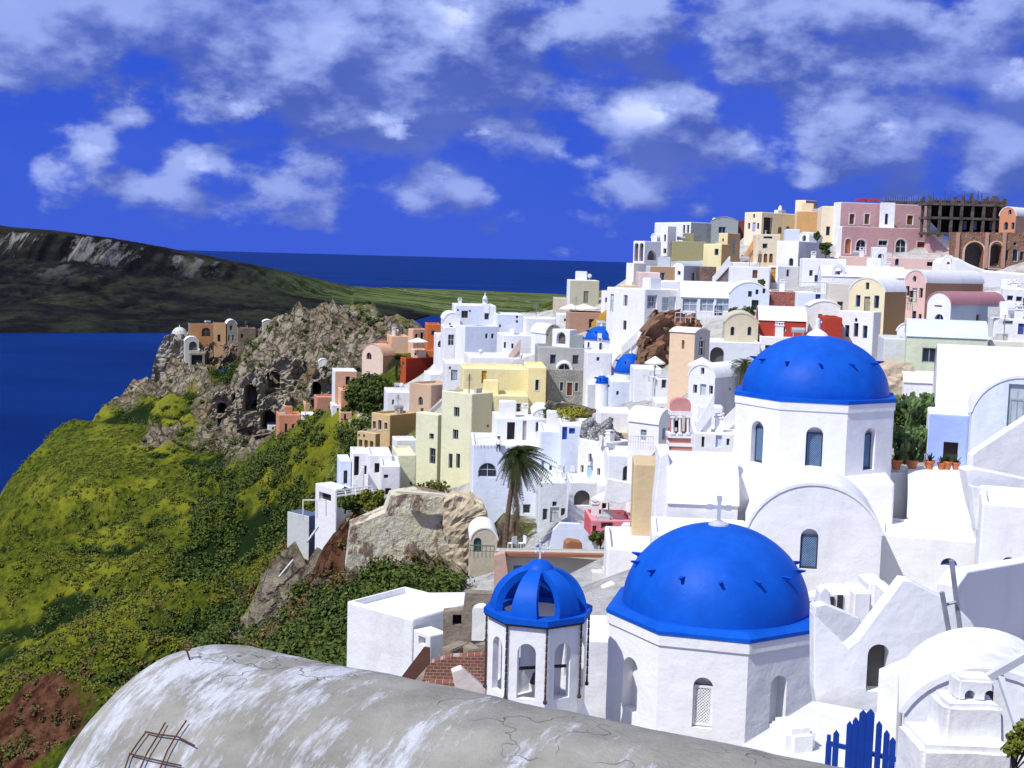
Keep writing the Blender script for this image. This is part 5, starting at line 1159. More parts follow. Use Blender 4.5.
# leaning beams and ladder poles
gm = plain((.30,.31,.33), .5, .4, .3, .2)
def beams(name, label, cat, segs, m, group=None):
    bm = bmesh.new()
    for (p0, d0, p1, d1, r) in segs: tube(bm, P(*p0, d0), P(*p1, d1), r, n=4 if r > .03 else 6)
    o = recentre(obj(name, bm, m)); tag(o, label, cat, group); return o
beams('beam_frame', 'grey T shaped beam frame leaning over the two holed chimney', 'beam', [((980,682),14.6,(1060,636),14.2,.06),((1000,676),14.5,(1022,742),14.1,.045)], plain((.62,.64,.68)))
beams('pole', 'shorter metal pole standing left of the ladder rung', 'pole', [((942,592),24,(952,650),24,.055)], gm, 'metal poles over the gable wall')
beams('pole', 'taller metal pole with blue foot plate beside the church wing', 'pole', [((951.5,560),24.2,(962,645),24.2,.055),((945,605),24.1,(956,602),24.1,.03)], gm, 'metal poles over the gable wall')
# lower left ruins
BRK = brickmat('red_brick', (.28,.10,.06), (.20,.07,.045), (.45,.40,.34), 2.2)
RU = rockmat('ruin_plaster', (.34,.29,.22), (.20,.16,.12), 1.5)
slab('ruined_arch', 'grey brown ruined arch wall with an open arched gap', 'ruin', 45, 0, [(443,660),(443,612),(463,610),(465,593),(492,594),(492,662)], .5, RU, near=True, feat=[('O',481,624,19,44,None,.7),('q',457,620,9,11,None,.4)])
slab('brick_wall', 'long red brick wall below the ruined arch', 'wall', 42, 0, [(418,694),(428,664),(450,657),(488,655),(488,700)], .4, BRK, near=True)
slab('brick_wall', 'short red brick wall nearest the concrete roof', 'wall', 39, 0, [(404,706),(412,690),(430,684),(455,683),(455,712),(404,712)], .4, BRK, near=True)
slab('rusty_panel', 'leaning brown rusted metal panel beside the red brick walls', 'panel', 40.5, -20, [(393,688),(424,647),(429,648),(429,664),(402,694)], .08, plain((.10,.045,.03), .8), near=True)
slab('terrace_wall', 'curved cream parapet with rosy edge beside the lantern foot', 'wall', 36, 10, [(452,672),(462,668),(486,690),(488,720),(462,716)], .35, (.7,.62,.55), near=True, bev=.04)
deck('rubble_floor', None, None, 44, [(385,700),(430,664),(500,662),(500,730),(380,730)], .3, RU, near=True, kind='structure')
for i, (px, py, d) in enumerate(((434,694,41),(446,690,41),(455,650,43),(436,668,42.4),(470,651,43))):
    p = P(px, py, d); bm = bmesh.new(); box(bm, p, (.5+.3*(i % 3), .5, .35+.1*(i % 2)), i*.5); bmesh.ops.bevel(bm, geom=bm.edges[:], offset=.04, segments=2, affect='EDGES'); o = recentre(obj('masonry_block', bm, RU)); tag(o, ['squared rubble block at the foot of the short brick wall','rubble block lying on the short red brick wall','broken block beside the ruined arch opening','rubble block on top of the long red brick wall','broken slab under the open arched gap'][i], 'block', 'rubble blocks in the brick ruin')
slab('coping', 'rust red coping course on the grey stucco terrace', 'coping', 73.6, 0, [(496,553),(640,556),(640,558.5),(496,556)], .5, (.30,.12,.07), near=True)
slab('brick_pier', 'rosy brick pier at the left end of the stucco terrace', 'pier', 73, 0, [(494,556),(505,553),(508,575),(505,612),(494,614)], .8, (.52,.34,.28), near=True)
slab('terrace_wall', 'low rust edged wall stub beside the near blue dome', 'wall', 62, 0, [(592,590),(592,573),(603,573),(603,570),(628,570),(628,600)], .8, (.62,.60,.56), near=True)
slab('terrace_wall', 'small terracotta coloured wall patch behind the lantern', 'wall', 56, 0, [(615,618),(615,584),(624,584),(624,618)], .6, (.62,.25,.14), near=True)
slab('terrace_wall', 'round headed rough white wall left of the near blue dome', 'wall', 52, 0, [(594,636),(595,604),(602,588),(612,583),(620,588),(622,640)], .5, W, near=True, bev=.05)
slab('terrace_wall', 'pale pink stepped wall running behind the lantern', 'wall', 60, 0, [(574,622),(574,592),(625,590),(625,622)], .6, (.60,.48,.44), near=True)
deck('lean_to_tiles', 'sandy coloured tiled lean to roof between lantern and near dome', 'roof', 46, [(575,640),(578,612),(606,612),(604,640)], .2, brickmat('roof_tiles', (.48,.38,.25), (.38,.28,.18), (.2,.15,.1), 1.6, 0, .6, .3), near=True)
# ============================================================ SMALLER CHURCH DOMES OF THE MIDDLE
def small_dome(name, label, px, py, d, Rp, hp, drum_h, octa=False, wins=(), col=None):
    c = P(px, py, d); R = Rp*d/F; hgt = hp*d/F; dh = drum_h*d/F
    root = thing(name, label, 'church', (c.x, c.y, c.z-dh-1.0))
    bm = bmesh.new(); lathe(bm, (c.x, c.y, c.z-dh-1.0), [(R*1.05, 0), (R*1.05, dh+1.0)], 8 if octa else 32, ph=math.radians(22.5)); w_ = obj('drum', bm, WN, root)
    tc_, ri = tcr(c)
    for a in wins:
        a = math.radians(a); o_ = tc_*math.cos(a)+ri*math.sin(a); es = Vector((-o_.y, o_.x, 0)); fr = Fr((c.x+o_.x*R*1.03, c.y+o_.y*R*1.03, 0), es, o_)
        bm = bmesh.new(); prism(bm, fr, outline(1, 0, c.z-dh*.5, .34, dh*.62), .03, -.2); obj('window', bm, plain((.03,.05,.08)), root)
        bm = bmesh.new(); ring(bm, fr, outline(1, 0, c.z-dh*.5, .5, dh*.75), outline(1, 0, c.z-dh*.5, .34, dh*.62), .06, -.1); obj('surround', bm, WN, root)
    bm = bmesh.new(); lathe(bm, (c.x, c.y, c.z), [(R*1.12, 0), (R*1.12, .1)] + domeprof(R, hgt, 12), 40); dm = obj('dome', bm, col or BM_, root, True)
    pegs(dm, c+Vector((0, 0, .1)), R, hgt, .6, 8, .3, 1.2)
    bm = bmesh.new(); lathe(bm, (c.x, c.y, c.z+hgt), [(.2, -.1), (.15, .1), (.05, .2), (.04, .6), (0, .62)], 8); box(bm, (c.x, c.y, c.z+hgt+.5), (.3, .06, .07)); obj('finial', bm, WN, root)
    return root
small_dome('church', 'middle distance white drum church with bright blue dome below the ochre house', 601, 339, 140, 16, 13, 13, wins=(-45, 0, 40))
small_dome('church', 'blue domed church half sheltered by the white barrel vault', 630, 372, 128, 15.5, 19, 10)
small_dome('church_tower', 'slim round white tower with tiny blue dome', 602, 383, 122, 6.2, 8, 26)
small_dome('castle_chapel', 'tiny pale domed chapel on the castle rock above the sea', 179.5, 336, 343, 8, 9, 6, col=plaster((.62,.60,.54)))
# white bell tower above the roof terrace
def stackthing(name, label, cat, d, items, c=W, group=None):
    root = None
    for (pn, x0, x1, y0, y1, dep, col) in items:
        bm = bmesh.new(); tbox(bm, x0, x1, y0, y1, d - (dep/2), dep); bmesh.ops.recalc_face_normals(bm, faces=bm.faces)
        if root is None:
            q = P((x0+x1)/2, max(i[4] for i in items), d); root = thing(name, label, cat, q, group)
        obj(pn, bm, mat_of(col, .2, True), root)
    return root
bt = stackthing('bell_tower', 'small white bell tower above the white roof terrace', 'bell tower', 177, [('base',481,489,304,313,1.2,W),('belfry',482.5,487.5,299,304.2,.7,W)])
bm = bmesh.new(); q = P(485, 299, 176.6); lathe(bm, q, [(.35,0),(.28,.25),(.12,.45),(.03,.9),(0,.91)], 10); obj('cap', bm, WN, bt)
# pink belfry
bf = thing('belfry', 'pink and white bell gable with columns between the white houses', 'bell gable', P(680, 470, 71))
def bx(pn, x0, x1, y0, y1, dep, col, off=0): bm = bmesh.new(); tbox(bm, x0, x1, y0, y1, 71-dep/2+off, dep); bmesh.ops.recalc_face_normals(bm, faces=bm.faces); obj(pn, bm, plaster(col, .3, True), bf)
PK = (.62, .24, .19); PK2 = (.66, .30, .28)
bx('base', 670, 691, 446, 476, 1.0, PK); bx('cornice', 668.5, 692.5, 443.5, 446.2, 1.14, W); bx('plinth', 669.8, 690.8, 437.5, 443.6, .95, PK); bx('cornice', 668, 692.6, 434, 437.7, 1.2, W)
bx('pier', 671, 674.4, 415, 434.2, .7, PK); bx('pier', 678.6, 681.6, 415, 434.2, .7, PK); bx('pier', 686.4, 689.8, 415, 434.2, .7, PK); bx('cornice', 670, 691.5, 411.5, 415.2, 1.0, W)
for px in (672.6, 679.8, 688): bm = bmesh.new(); a = P(px, 434, 70.45); tube(bm, a, P(px, 416, 70.45), .075, n=10); box(bm, P(px, 417, 70.45), (.24, .2, .1)); box(bm, P(px, 433.4, 70.45), (.24, .2, .1)); obj('column', bm, WN, bf)
bm = bmesh.new(); fr = Fr((P(671, 412, 70.6).x, 70.6, 0), (1, 0, 0), (0, -1, 0)); z0 = P(680, 411.6, 70.6).z; prism(bm, fr, [(0, z0), (1.1, z0), (1.1, z0+.4), (1.0, z0+.62), (.75, z0+.74), (.35, z0+.74), (.1, z0+.62), (0, z0+.4)], 0, -.75); obj('crown_gable', bm, plaster(PK2, .3, True), bf)
bm = bmesh.new(); lathe(bm, P(676.4, 427, 71), [(.2, 0), (.17, .1), (.1, .3), (.03, .38)], 12); obj('bell', bm, plain((.05,.05,.05), .4, .5, .8), bf, True)
# ============================================================ STAIRS
def stairs(label, d, x0, y0, x1, y1, n, w_, c, th=0, cheek=True, c2=None, group='outside stairs of the village'):
    """flight from (x0,y0) bottom to (x1,y1) top seen from its side"""
    a = P(x0, y0, d); b_ = P(x1, y1, d+abs(x1-x0)*d/F*math.sin(math.radians(th))); root = thing('staircase', label, 'staircase', a-Vector((0, 0, .6)), group)
    D_ = b_-a; D2 = Vector((D_.x, D_.y, 0)); L = D2.length; e = D2.normalized(); o_ = Vector((e.y, -e.x, 0)); o_ = o_ if o_.y < 0 else -o_
    fr = Fr((a.x, a.y, 0), e, o_); bm = bmesh.new(); pts = [(0, a.z-.8)]
    for i in range(n): z = a.z+D_.z*(i+1)/n; pts += [(L*i/n, z), (L*(i+1)/n, z)]
    pts += [(L, a.z-.8)]; prism(bm, fr, pts, 0, -w_); obj('flight', bm, mat_of(c), root)
    if cheek:
        bm = bmesh.new(); prism(bm, fr, [(-.1, a.z-.35), (-.1, a.z+.6), (.1, a.z+.8), (L, b_.z+.8), (L+.1, b_.z+.75), (L+.1, b_.z-.3)], .18, 0.002); obj('cheek_wall', bm, mat_of(c2 or c), root)
stairs('white flight of steps climbing beside the yellow house', 150, 713, 282, 729, 263, 9, 1.5, (.25,.2,.18), c2=W)
stairs('curved orange flank staircase below the beige skyline house', 156, 741, 264, 755, 243, 8, 1.4, (.66,.38,.16))
stairs('long white staircase descending from the pink mansion', 153, 957, 256, 930, 229, 12, 1.6, (.62,.40,.40), c2=W)
stairs('ochre staircase wall rising toward the dark doorway', 147, 592, 328, 617, 307, 10, 1.5, OCH)
stairs('white stairs with parapet left of the large blue dome', 80, 697, 432, 712, 408, 9, 1.2, W)
stairs('white staircase left of the pink belfry door terrace', 82, 724, 428, 742, 412, 8, 1.2, W)
stairs('white stair beside the dark red block and the grey niche', 180, 422, 384, 436, 366, 8, 1.3, W)
stairs('narrow white stairs beside the round drum of the middle dome', 134, 622, 352, 640, 336, 9, 1.2, W)
stairs('white stairs inside the stair tower over the pergola', 113, 353, 486, 363, 468, 9, 1.1, W, cheek=False)
stairs('rosy steps among the white roofs behind the yellow house', 152, 509, 360, 520, 346, 7, 1.2, (.6,.45,.4))
stairs('white steps below the pink house', 84, 634, 560, 650, 545, 6, 1.0, W)
stairs('white stair running up to the small vault under the pale green house', 84, 884, 404, 900, 392, 6, 1.0, W)
# ============================================================ PERSON ON THE PARAPET
def person(label, px, py, d, shirt, trousers):
    q = P(px, py, d); root = thing('person', label, 'person', q)
    V = {'pel': (0, 0, .12), 'che': (.0, .03, .42), 'nec': (0, .02, .60), 'hed': (0, -.01, .70), 'top': (0, -.01, .84), 'kl': (.12, -.42, .12), 'kr': (-.12, -.42, .12), 'fl': (.12, -.44, -.30), 'fr': (-.12, -.44, -.30), 'tl': (.12, -.60, -.34), 'tr': (-.12, -.60, -.34),
         'sl': (.19, .02, .54), 'sr': (-.19, .02, .54), 'el': (.26, -.03, .28), 'er': (-.26, -.03, .28), 'hl': (.18, -.26, .18), 'hr': (-.18, -.26, .18)}
    E = [('pel','che'),('che','nec'),('nec','hed'),('hed','top'),('pel','kl'),('pel','kr'),('kl','fl'),('kr','fr'),('fl','tl'),('fr','tr'),('che','sl'),('che','sr'),('sl','el'),('sr','er'),('el','hl'),('er','hr')]
    Rr = {'pel': .15, 'che': .16, 'nec': .06, 'hed': .10, 'top': .085, 'kl': .075, 'kr': .075, 'fl': .05, 'fr': .05, 'tl': .04, 'tr': .04, 'sl': .07, 'sr': .07, 'el': .05, 'er': .05, 'hl': .035, 'hr': .035}
    ks = list(V); me = bpy.data.meshes.new('body'); me.from_pydata([V[k] for k in ks], [(ks.index(a), ks.index(b_)) for a, b_ in E], []); o = bpy.data.objects.new('body', me); COL.objects.link(o)
    md = o.modifiers.new('s', 'SKIN'); me.skin_vertices[0].data[0].use_root = True
    for i, k in enumerate(ks): me.skin_vertices[0].data[i].radius = (Rr[k], Rr[k])
    o.modifiers.new('u', 'SUBSURF').levels = 1; dg = bpy.context.evaluated_depsgraph_get(); dg.update(); nme = bpy.data.meshes.new_from_object(o.evaluated_get(dg)); o.modifiers.clear(); o.data = nme
    for m_ in (plain((.45,.27,.19)), plain(shirt), plain(trousers)): nme.materials.append(m_)
    for p_ in nme.polygons: c = p_.center; p_.material_index = 0 if c.z > .60 or (abs(c.x) > .15 and c.y < -.12 and c.z > .14 and c.z < .3) else (1 if c.z > .2 and c.y > -.2 else 2); p_.use_smooth = True
    o.parent = root; bm = bmesh.new(); bmesh.ops.create_uvsphere(bm, u_segments=12, v_segments=8, radius=.115, matrix=Matrix.Translation(q+Vector((0, .02, .79)))); obj('hair', bm, plain((.03,.02,.015)), root, True)
person('person in white shirt and dark trousers sitting on the parapet above the loggia window', 498.5, 446.5, 107.9, (.8,.8,.8), (.03,.03,.05))
# ============================================================ RIDGE RUIN AND ARCADE
BRN = rockmat('brown_ashlar', (.30,.15,.09), (.13,.07,.045), 1.6, True, (.42,.28,.20), 3.4)
zA = P(956, 232, 146); ar = slab('arcade', 'brown stone arcade with large round arches under the dark ruin', 'arcade', 146, 0, [(955.5,268),(955.5,232),(1060,233),(1060,268)], 2.2, BRN,
     feat=[('o',974,255,19,26,None,1.6),('o',996,255,12,22,None,1.6),('w',1007,255,4,11,(.4,.3,.2)),('a',1015.5,255,6,13,(.6,.6,.55)),('w',1022,256,4,9,(.4,.3,.2)),('a',1015.5,243.5,4,4,(.5,.5,.5))])
for px, w_, py in ((974, 19, 255), (996, 12, 255)):
    fr = Fr((zA.x, 146, 0), (1, 0, 0), (0, -1, 0)); a, z = fr.hit(px, py); ww = w_*146/F; hh = 26*146/F; bm = bmesh.new(); ring(bm, fr, outline(1, a, z, ww+.5, hh+.3), outline(1, a, z, ww, hh), .06, -.1); obj('arch_surround', bm, plaster((.6,.42,.32)), ar)
for px in (956.5, 985.5, 1003): bm = bmesh.new(); tbox(bm, px-1.6, px+1.6, 232.5, 268, 145.8, .4); obj('pilaster', bm, plaster((.45,.27,.2)), ar)
CON = rockmat('old_concrete', (.15,.13,.11), (.07,.06,.05), 1.2); DRK = rockmat('dark_stone', (.045,.035,.03), (.02,.017,.016), 1.0)
ru = thing('unfinished_building', 'dark unfinished concrete frame bristling with rebar on the ridge', 'building', P(965, 238, 154))
for lvl, y in enumerate((203.5, 217.5, 233)):
    a = P(927, y, 152); b_ = P(1004, y+.6, 152); bm = bmesh.new(); box(bm, ((a.x+b_.x)/2, 153.6, a.z), (b_.x-a.x, 3.2, .28)); obj('floor_slab', bm, CON, ru)
for i, px in enumerate((928, 938.5, 950, 960, 971, 982, 993, 1003)):
    for dd in (152.2, 154.8):
        bm = bmesh.new(); a = P(px, 237, 152.2); zt_ = P(px, 199 if i % 3 else 196, 152.2).z; box(bm, (a.x, dd, (a.z+zt_)/2), (.3, .3, zt_-a.z)); obj('column', bm, CON, ru)
for (x0, x1, y0, y1, mt) in ((927,940,204,217,DRK),(951,960,204,217,DRK),(962,982,205,217,DRK),(983,1004,201,217,rockmat('dark_brick', (.22,.09,.05), (.09,.05,.035), 2, True, (.2,.12,.08), 2.5)),(927,949,218,233,DRK),(972,1004,218,233,DRK)):
    a = P(x0, y1, 153.5); b_ = P(x1, y0, 153.5); bm = bmesh.new(); box(bm, ((a.x+b_.x)/2, 153.5, (a.z+b_.z)/2), (b_.x-a.x, .25, b_.z-a.z)); obj('infill_wall', bm, mt, ru)
a = P(927, 237, 155.2); b_ = P(1006, 200, 155.2); bm = bmesh.new(); box(bm, ((a.x+b_.x)/2, 155.4, (a.z+b_.z)/2), (b_.x-a.x, .3, b_.z-a.z-.5)); obj('back_wall', bm, DRK, ru)
for px in (965, 975, 991, 998): a = P(px, 225.5, 153.3); bm = bmesh.new(); box(bm, a, (.35, .06, 1.0)); obj('window', bm, plain((.45,.5,.6)), ru)
bm = bmesh.new()
bm.free()
for i in range(44):
    px = 924+random.random()*82; dd = random.choice((152.2, 153, 154.8)); a = P(px, 203, 152.2); h_ = random.uniform(.5, 1.5); bm = bmesh.new(); box(bm, (a.x, dd, a.z+h_/2), (.07, .07, h_)); obj('rebar', bm, plain((.10,.08,.07), .9), ru)
bm = bmesh.new()
for i in range(18): px = 886+i*2.3; a = P(px, 201, 165); h_ = random.uniform(.3, .9); box(bm, (a.x, 165, a.z+h_/2-.3), (.07, .07, h_+.4))
a = P(884, 204, 165); b_ = P(928, 203, 165); box(bm, ((a.x+b_.x)/2, 165, a.z), (b_.x-a.x, 1.0, .8)); o = recentre(obj('parapet_wall', bm, CON)); tag(o, 'low concrete parapet with rebar stubs behind the pink mansion roof', 'wall')
bm = bmesh.new(); a = P(856, 200, 163); b_ = P(880, 200, 163); 
for k in range(5): box(bm, ((a.x+b_.x)/2+(k-2)*.6, 163, a.z+.1*(k % 2)), (.55, .7, .3), 0)
o = recentre(obj('tile_stack', bm, plain((.5,.06,.05)))); tag(o, 'red tile stack on the pink mansion roof', 'tiles')
# big whitewashed roofs right of the pink terrace
for lab, d, pts in (('broad white canopy shaped roof sloping down from the mansion stairs', 138, [(948,286),(950,262),(957,257),(970,264),(985,270),(1060,276),(1060,300),(952,292)]),
                    ('second white sloping roof above the pale pink gabled house', 130, [(905,284),(912,274),(930,270),(950,272),(965,280),(985,284),(985,296),(905,290)])):
    slab('roof_terrace', lab, 'roof', d, 0, pts, 6, W, bev=.25)
# ============================================================ PARASOLS, FURNITURE, POTS
def parasol(px, py, d, R, label, col=(.75,.73,.68)):
    c = P(px, py, d); root = thing('parasol', label, 'parasol', (c.x, c.y, c.z-2.3), 'white parasols on the terraces')
    bm = bmesh.new(); lathe(bm, (c.x, c.y, c.z-.05), [(R, -.12), (R, 0), (R*.5, .3), (.05, .55), (0, .56)], 8); obj('canopy', bm, plain(col, .8), root)
    bm = bmesh.new(); tube(bm, (c.x, c.y, c.z-2.4), (c.x, c.y, c.z+.5), .04, n=6); obj('pole', bm, plain((.4,.35,.3)), root)
for a in ((571,308,156,1.4,'white parasol nearer the small kiosk house'),(584,308,155,1.9,'wider white parasol beside the stepped white hut'),(702,364,94,1.1,'white parasol in front of the wide arched opening'),
          (418,341,187,1.5,'pale parasol over the deep red block'),(655,362,110,.9,'small white parasol by the red rock face'),(609,497,90,1.2,'white parasol over the alcove house terrace')): parasol(*a[:4], a[4])
def pot(px, py, d, s, label, plant=True, col=(.55,.18,.07)):
    c = P(px, py, d); root = thing('flower_pot', label, 'flower pot', c, 'terracotta flower pots on the ledge')
    bm = bmesh.new(); lathe(bm, c, [(.13*s, 0), (.2*s, .3*s), (.23*s, .3*s), (.23*s, .37*s), (.19*s, .37*s), (.17*s, .3*s)], 16); obj('pot', bm, plain(col, .8), root, True)
    if plant:
        bm = bmesh.new(); rr = random.Random(int(px))
        for i in range(40):
            a = rr.uniform(0, 2*PI); e = rr.uniform(.2, 1.4); q = c+Vector((0, 0, .33*s)); tip = q+Vector((math.cos(a)*math.cos(e), math.sin(a)*math.cos(e), math.sin(e)))*rr.uniform(.2, .5)*s; t_ = Vector((-math.sin(a), math.cos(a), 0))*.03*s; mid = q.lerp(tip, .6)
            V = [bm.verts.new(x) for x in (q, mid+t_, tip, mid-t_)]; bm.faces.new(V)
        obj('plant', bm, FOL, root)
def foliage(name, c1, c2, c3):
    m, nt, b = nm(name); at = nt.nodes.new('ShaderNodeVertexColor'); at.layer_name = 'tint'
    sp = nt.nodes.new('ShaderNodeSeparateColor'); nt.links.new(at.outputs[0], sp.inputs[0])
    c = mix(nt, ramp(nt, noise(nt, .25, 4), .35, .65), c1, c2); c = mix(nt, sp.outputs[0], c, c3)
    nt.links.new(c, b.inputs['Base Color']); b.inputs['Roughness'].default_value = .7; b.inputs['Specular IOR Level'].default_value = .15
    return m
FOL = foliage('leaf_dark', (.022,.050,.010), (.055,.085,.014), (.13,.16,.03)); FOLB = foliage('leaf_brown', (.06,.045,.015), (.12,.09,.03), (.22,.16,.06)); FOLL = foliage('leaf_lime', (.070,.100,.012), (.115,.140,.014), (.23,.22,.03)); FOLY = foliage('leaf_yellow', (.18,.20,.02), (.3,.28,.03), (.35,.33,.06))
LEDGE = deck('ledge_wall', 'white ledge wall carrying the terracotta flower pots', 'wall', 57.2, [(888,473),(970,473),(970,466),(888,466)], 3.0, W, near=True)
PZ = P(930, 470, 57.6)
for i, (px, s, lab) in enumerate(((896,2.0,'wide terracotta flower pot nearest the drum of the farther dome'),(912,1.9,'terracotta pot of spiky green leaves second from the drum'),(929,1.8,'terracotta pot of red flowers in the middle of the ledge'),(941,1.4,'small terracotta pot before the dark doorway'),(947,1.7,'terracotta pot between the small one and the last one'),(955.5,1.5,'last terracotta pot on the ledge at the lilac wall'))):
    pot(px, 469.5, 57.7, s*.62, lab)
# leafy meshes -------------------------------------------------------------
def leafcloud(name, cen, rad, per, size, mats, label=None, cat=None, kind=None, root=None, flat=.7, group=None, up=.0, ln=1.6):
    """many leaf-sized quads spread through the volume of each clump"""
    cen = np.asarray(cen, float); rad = np.asarray(rad, float); n = len(cen); N_ = n*per
    d_ = rng.normal(size=(N_, 3)); d_ /= np.linalg.norm(d_, axis=1)[:, None]; rr = rng.random(N_)**.45
    R_ = np.repeat(rad, per); C_ = np.repeat(cen, per, 0)
    lump = 1+.35*np.sin(d_[:, 0]*5+C_[:, 0]*3)*np.cos(d_[:, 1]*4+C_[:, 1]*2)
    p = C_+d_*(R_*rr*lump)[:, None]*np.array([1, 1, flat])
    a = rng.normal(size=(N_, 3)); a /= np.linalg.norm(a, axis=1)[:, None]
    nrm_ = d_*.8+rng.normal(size=(N_, 3))*.6+np.array([0, 0, .5]); nrm_ /= np.linalg.norm(nrm_, axis=1)[:, None]
    u_ = np.cross(nrm_, a); u_ /= np.linalg.norm(u_, axis=1)[:, None]+1e-9; v_ = np.cross(nrm_, u_)
    s = size*(.6+.8*rng.random(N_)); su = (s*ln*.5)[:, None]; sv = (s*.5)[:, None]
    co = np.stack([p-u_*su, p-v_*sv, p+u_*su, p+v_*sv], 1).reshape(-1, 3)
    if root is not None: co = co-np.array(WORLD[root.name])
    q = np.arange(N_*4).reshape(-1, 4); o = npmesh(name, co, q, mats, False)
    ca = o.data.color_attributes.new('tint', 'FLOAT_COLOR', 'POINT'); clump = np.repeat(rng.random(n), per); tn = np.clip(rng.random(N_)**2*.7+clump*.35-.1, 0, 1)
    col = np.zeros((N_*4, 4), np.float32); col[:, 0] = np.repeat(tn, 4); col[:, 3] = 1; ca.data.foreach_set('color', col.ravel())
    if root is not None: o.parent = root; WORLD[o.name] = WORLD[root.name].copy()
    if label: tag(o, label, cat, group, kind)
    elif kind: o['kind'] = kind
    return o
def tree(name, label, cat, px, py, d, h, w_, n=26, per=260, leaf=.22, mat=None, group=None, trunk=True, flat=.8):
    b0 = P(px, py, d); root = thing(name, label, cat, b0, group); rr = random.Random(int(px*7+py))
    bm = bmesh.new(); th_ = h*.45; top = b0+Vector((rr.uniform(-.2, .2), 0, th_)); tube(bm, b0-Vector((0, 0, .5)), top, .05*h*.6+.04, .05*h*.35, 8); cen = []; rad = []
    for i in range(n):
        a = rr.uniform(0, 2*PI); r_ = w_/2*rr.random()**.5*.85; z = h*rr.uniform(.32, .9); k = 1-max(0, (z/h-.6))*1.3; q = b0+Vector((math.cos(a)*r_*k, math.sin(a)*r_*k, z)); cen.append(q[:]); rad.append(w_*rr.uniform(.12, .23))
        if i < 9: tube(bm, top-Vector((0, 0, .3)), q, .03*h*.4, .015, 5)
    obj('trunk', bm, plain((.12,.08,.05), .9), root)
    leafcloud('crown', cen, rad, per, leaf, [mat or FOL], root=root, flat=flat); return root
tree('tree', 'large dark round tree below the deep red block', 'tree', 369, 420, 172, 6.2, 6.6, 46, 330, .30)
tree('tree', 'bushy dark tree left of the large round one under the peach wall', 'tree', 355, 436, 172, 4.0, 4.2, 26, 260, .28)
tree('tree', 'small tree crown hugging the terrace beside the pergola', 'tree', 357, 516, 111, 2.4, 2.8, 18, 220, .18)
tree('tree', 'bright green shrub tree over the edge under the two window block', 'tree', 373, 514, 109, 2.2, 2.4, 18, 220, .18, FOLL)
tree('tree', 'low tree on the slope right of the small white block hut', 'tree', 345, 508, 113, 1.6, 2.2, 12, 200, .18)
tree('garden_bush', 'yellow green bush spilling over the blue door garden wall', 'bush', 574, 422, 110, 1.1, 3.4, 22, 200, .12, FOLY, flat=.5)
tree('garden_bush', 'dark bush beside the yellow green garden one', 'bush', 556, 419, 112, .9, 2.6, 14, 160, .12, flat=.5)
tree('garden_bush', 'dark green patio bush in front of the pink house', 'bush', 600, 548, 82, 1.1, 1.6, 12, 140, .10)
tree('garden_bush', 'small patio bush right beneath the pink house window', 'bush', 614, 549, 81, .9, 1.3, 10, 130, .10)
tree('garden_bush', 'green bush corner beside the chimney base', 'bush', 1020, 768, 13.2, .55, .5, 12, 160, .035, FOLL)
tree('garden_bush', 'spiky green bush on the terrace below the orange tan house', 'bush', 825, 257, 147, 1.6, 2.0, 12, 120, .18)
tree('garden_bush', 'dark little bush beside the small ridge vault', 'bush', 817, 242, 150, 1.2, 1.2, 8, 100, .16)
tree('garden_bush', 'dark terrace bush above the red rubble house', 'bush', 763, 290, 128, 1.0, 1.2, 8, 100, .14)
tree('garden_bush', 'terrace bush row over the rock by the cafe', 'bush', 740, 318, 122, .9, 2.6, 12, 120, .14)
# spiky yuccas and palms
def fronds(bm, top, n, L, rr, droop=.6, w_=.16, wind=Vector((0, 0, 0)), e0=-.5, e1=1.3, leafl=.35):
    for i in range(n):
        a = rr.uniform(0, 2*PI); e = rr.uniform(e0, e1); l = L*rr.uniform(.75, 1.1); dr = Vector((math.cos(a)*math.cos(e), math.sin(a)*math.cos(e), math.sin(e))); prev = None; pp = top.copy()
        for k in range(9):
            t = k/8; q = top+dr*l*t+wind*l*t*t-Vector((0, 0, droop*l*t*t)); 
            if prev is not None:
                ax_ = (q-prev).normalized(); sd_ = ax_.cross(Vector((0, 0, 1))); sd_ = sd_.normalized() if sd_.length > .01 else Vector((1, 0, 0))
                for s in (-1, 1):
                    for m_ in range(3):
                        b0 = prev.lerp(q, m_/3); b1 = prev.lerp(q, m_/3+.2); lf = leafl*(1-abs(t-.45)*1.1); tip = b0+ax_*lf*.6+sd_*s*lf-Vector((0, 0, lf*.45)); V = [bm.verts.new(x) for x in (b0, b1, tip)]; bm.faces.new(V)
                V = [bm.verts.new(x) for x in (prev-sd_*.02, prev+sd_*.02, q+sd_*.015, q-sd_*.015)]; bm.faces.new(V)
            prev = q
